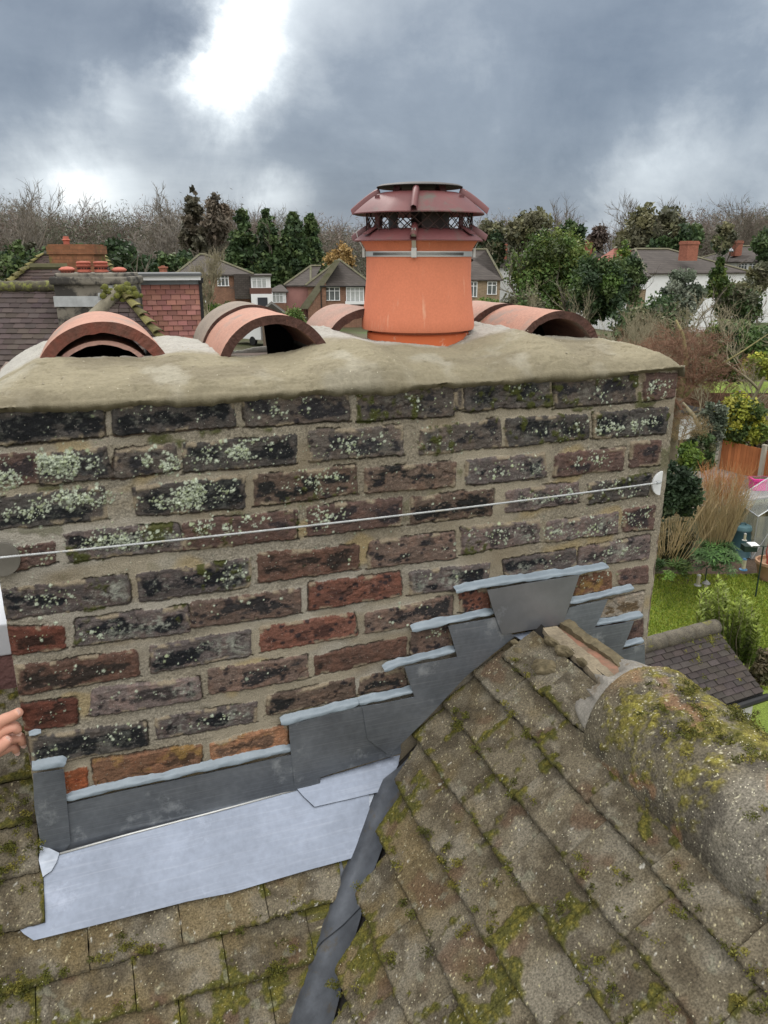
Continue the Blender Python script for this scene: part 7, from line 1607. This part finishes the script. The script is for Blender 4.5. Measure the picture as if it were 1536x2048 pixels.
pel = add((-.56, .16, -.50), .14); wst = add((-.55, .10, -.34), .13, pel); ch = add((-.52, .03, -.16), .155, wst); nk = add((-.49, -.02, -.03), .058, ch)
hd_ = add((-.47, -.05, .05), .080, nk); add((-.46, -.06, .15), .072, hd_)
shR = add((-.36, .01, -.13), .070, ch); elR = add((-.22, .04, -.40), .048, shR)
wr = hw(-70, 1530, .035); wrR = add(tuple(wr), .030, elR)
palm = add(tuple(hw(-28, 1492, .030)), (.030, .022), wrR); kn = add(tuple(hw(-10, 1462, .026)), (.028, .020), palm)
shL = add((-.70, .03, -.14), .070, ch); elL = add((-.79, -.04, -.38), .048, shL); wL_ = add((-.74, -.10, -.60), .032, elL); add((-.73, -.13, -.68), .034, wL_)
for sx in (-1, 1):
    hp_ = add((-.56+sx*.10, .14, -.55), .100, pel); kn_ = add((-.56+sx*.16, -.16, -.68+.0), .065, hp_); an = add((-.56+sx*.15, .10, zM(.10)+.085), .048, kn_); add((-.56+sx*.15, .22, zM(.22)+.09), .042, an)
me = skin_mesh('body', verts, edges, rad)
V = np.zeros(len(me.vertices)*3); me.vertices.foreach_get('co', V); V = V.reshape(-1, 3)
for q in (M_skin, M_jacket, M_trous): me.materials.append(q)
cen = np.array([np.mean([V[i] for i in p.vertices], 0) for p in me.polygons])
mi = np.where((cen[:, 2] > -.02) & (abs(cen[:, 0]+.48) < .12), 0, 1); dw = np.linalg.norm(cen-wr, axis=1); mi = np.where((cen[:, 0] > wr[0]-.07) & (cen[:, 2] < -.48), 0, mi); mi = np.where((cen[:, 2] < -.45) & (cen[:, 0] < -.34) & (cen[:, 1] > -.30) & ~((cen[:, 0] < -.70) & (cen[:, 1] < -.02) & (cen[:, 2] > -.70)), 2, mi)
mi = np.where(np.linalg.norm(cen-np.array((-.73, -.12, -.66)), axis=1) < .07, 0, mi); me.polygons.foreach_set('material_index', mi.astype(np.int32))
me.name = 'person'; person = link('person', me, None); tag(person, 'person in a dark jacket whose bare hand grips the left corner of the stack', 'person')
for name, P, r in (('finger', [(-16, 1466, .022), (4, 1440, .012), (26, 1432, .004), (43, 1421, -.004)], [.0125, .0118, .0105, .0090]), ('finger', [(-14, 1480, .026), (12, 1458, .014), (30, 1452, .010), (37, 1464, .014)], [.0125, .0125, .0115, .0095]),
                   ('finger', [(-10, 1496, .03), (20, 1478, .026), (42, 1474, .024), (47, 1488, .030)], [.0115, .011, .0105, .009]), ('finger', [(-10, 1508, .034), (14, 1496, .034), (28, 1492, .034), (34, 1504, .038)], [.0105, .010, .0095, .008]),
                   ('thumb', [(-34, 1500, .016), (-10, 1502, -.004), (8, 1488, -.010), (20, 1474, -.010)], [.0150, .0125, .0115, .0095])):
    pts = [hw(*q) for q in P]; pts = [pts[0], (pts[0]+pts[1])/2, pts[1], (pts[1]+pts[2])/2, pts[2], (pts[2]+pts[3])/2, pts[3]]; rr_ = [r[0], (r[0]+r[1])/2*.97, r[1]*1.03, (r[1]+r[2])/2*.95, r[2]*1.02, (r[2]+r[3])/2, r[3]]
    link(name, skin_mesh(name, pts, [(i, i+1) for i in range(6)], rr_), M_skin, person)
    b = MB(); t = pts[-1]-pts[-2]; t /= np.linalg.norm(t); up_ = np.array((0, -.8, .6)); s_ = np.cross(t, up_); s_ /= np.linalg.norm(s_); up_ = np.cross(s_, t); c = pts[-1]-t*.002+up_*r[3]*.82
    b.add([c+t*.006*math.cos(a)+s_*.0052*math.sin(a)-up_*.0012*abs(math.sin(a)) for a in np.linspace(0, 6.283, 12, endpoint=False)], [list(range(12))]); b.build('fingernail', mat('fingernail', (.70, .45, .38), .3, bump=0), bpy.data.objects[[o.name for o in COL.objects if o.name.startswith(name)][-1]])
b = MB(); b.tube([(-.46, -.045, .09), (-.455, -.045, .155), (-.45, -.045, .20)], [.088, .084, .04], 16); b.build('hair', mat('short brown hair', (.05, .03, .02), .8, var=.4, vs=40, bump=1, bs=90, bd=.01), person, smooth=True)
b = MB(); fc = np.array((-.44, -.05, .80))
for k, (dx, dz, r) in enumerate([(-.028, .015, .010), (.028, .015, .010)]): b.lathe([(.001, r), (r*.8, r*.6), (r, 0), (r*.8, -r*.6), (.001, -r)], (-.465+dx, -.132, .065+dz), 10)
b.build('eyes', mat('eye', (.05, .04, .035), .3, bump=0), person, smooth=True)
b = MB(); b.tube([(-.465, -.128, .07), (-.465, -.150, .042), (-.465, -.136, .034)], [.006, .013, .010], 8); b.build('nose', M_skin, person, smooth=True)
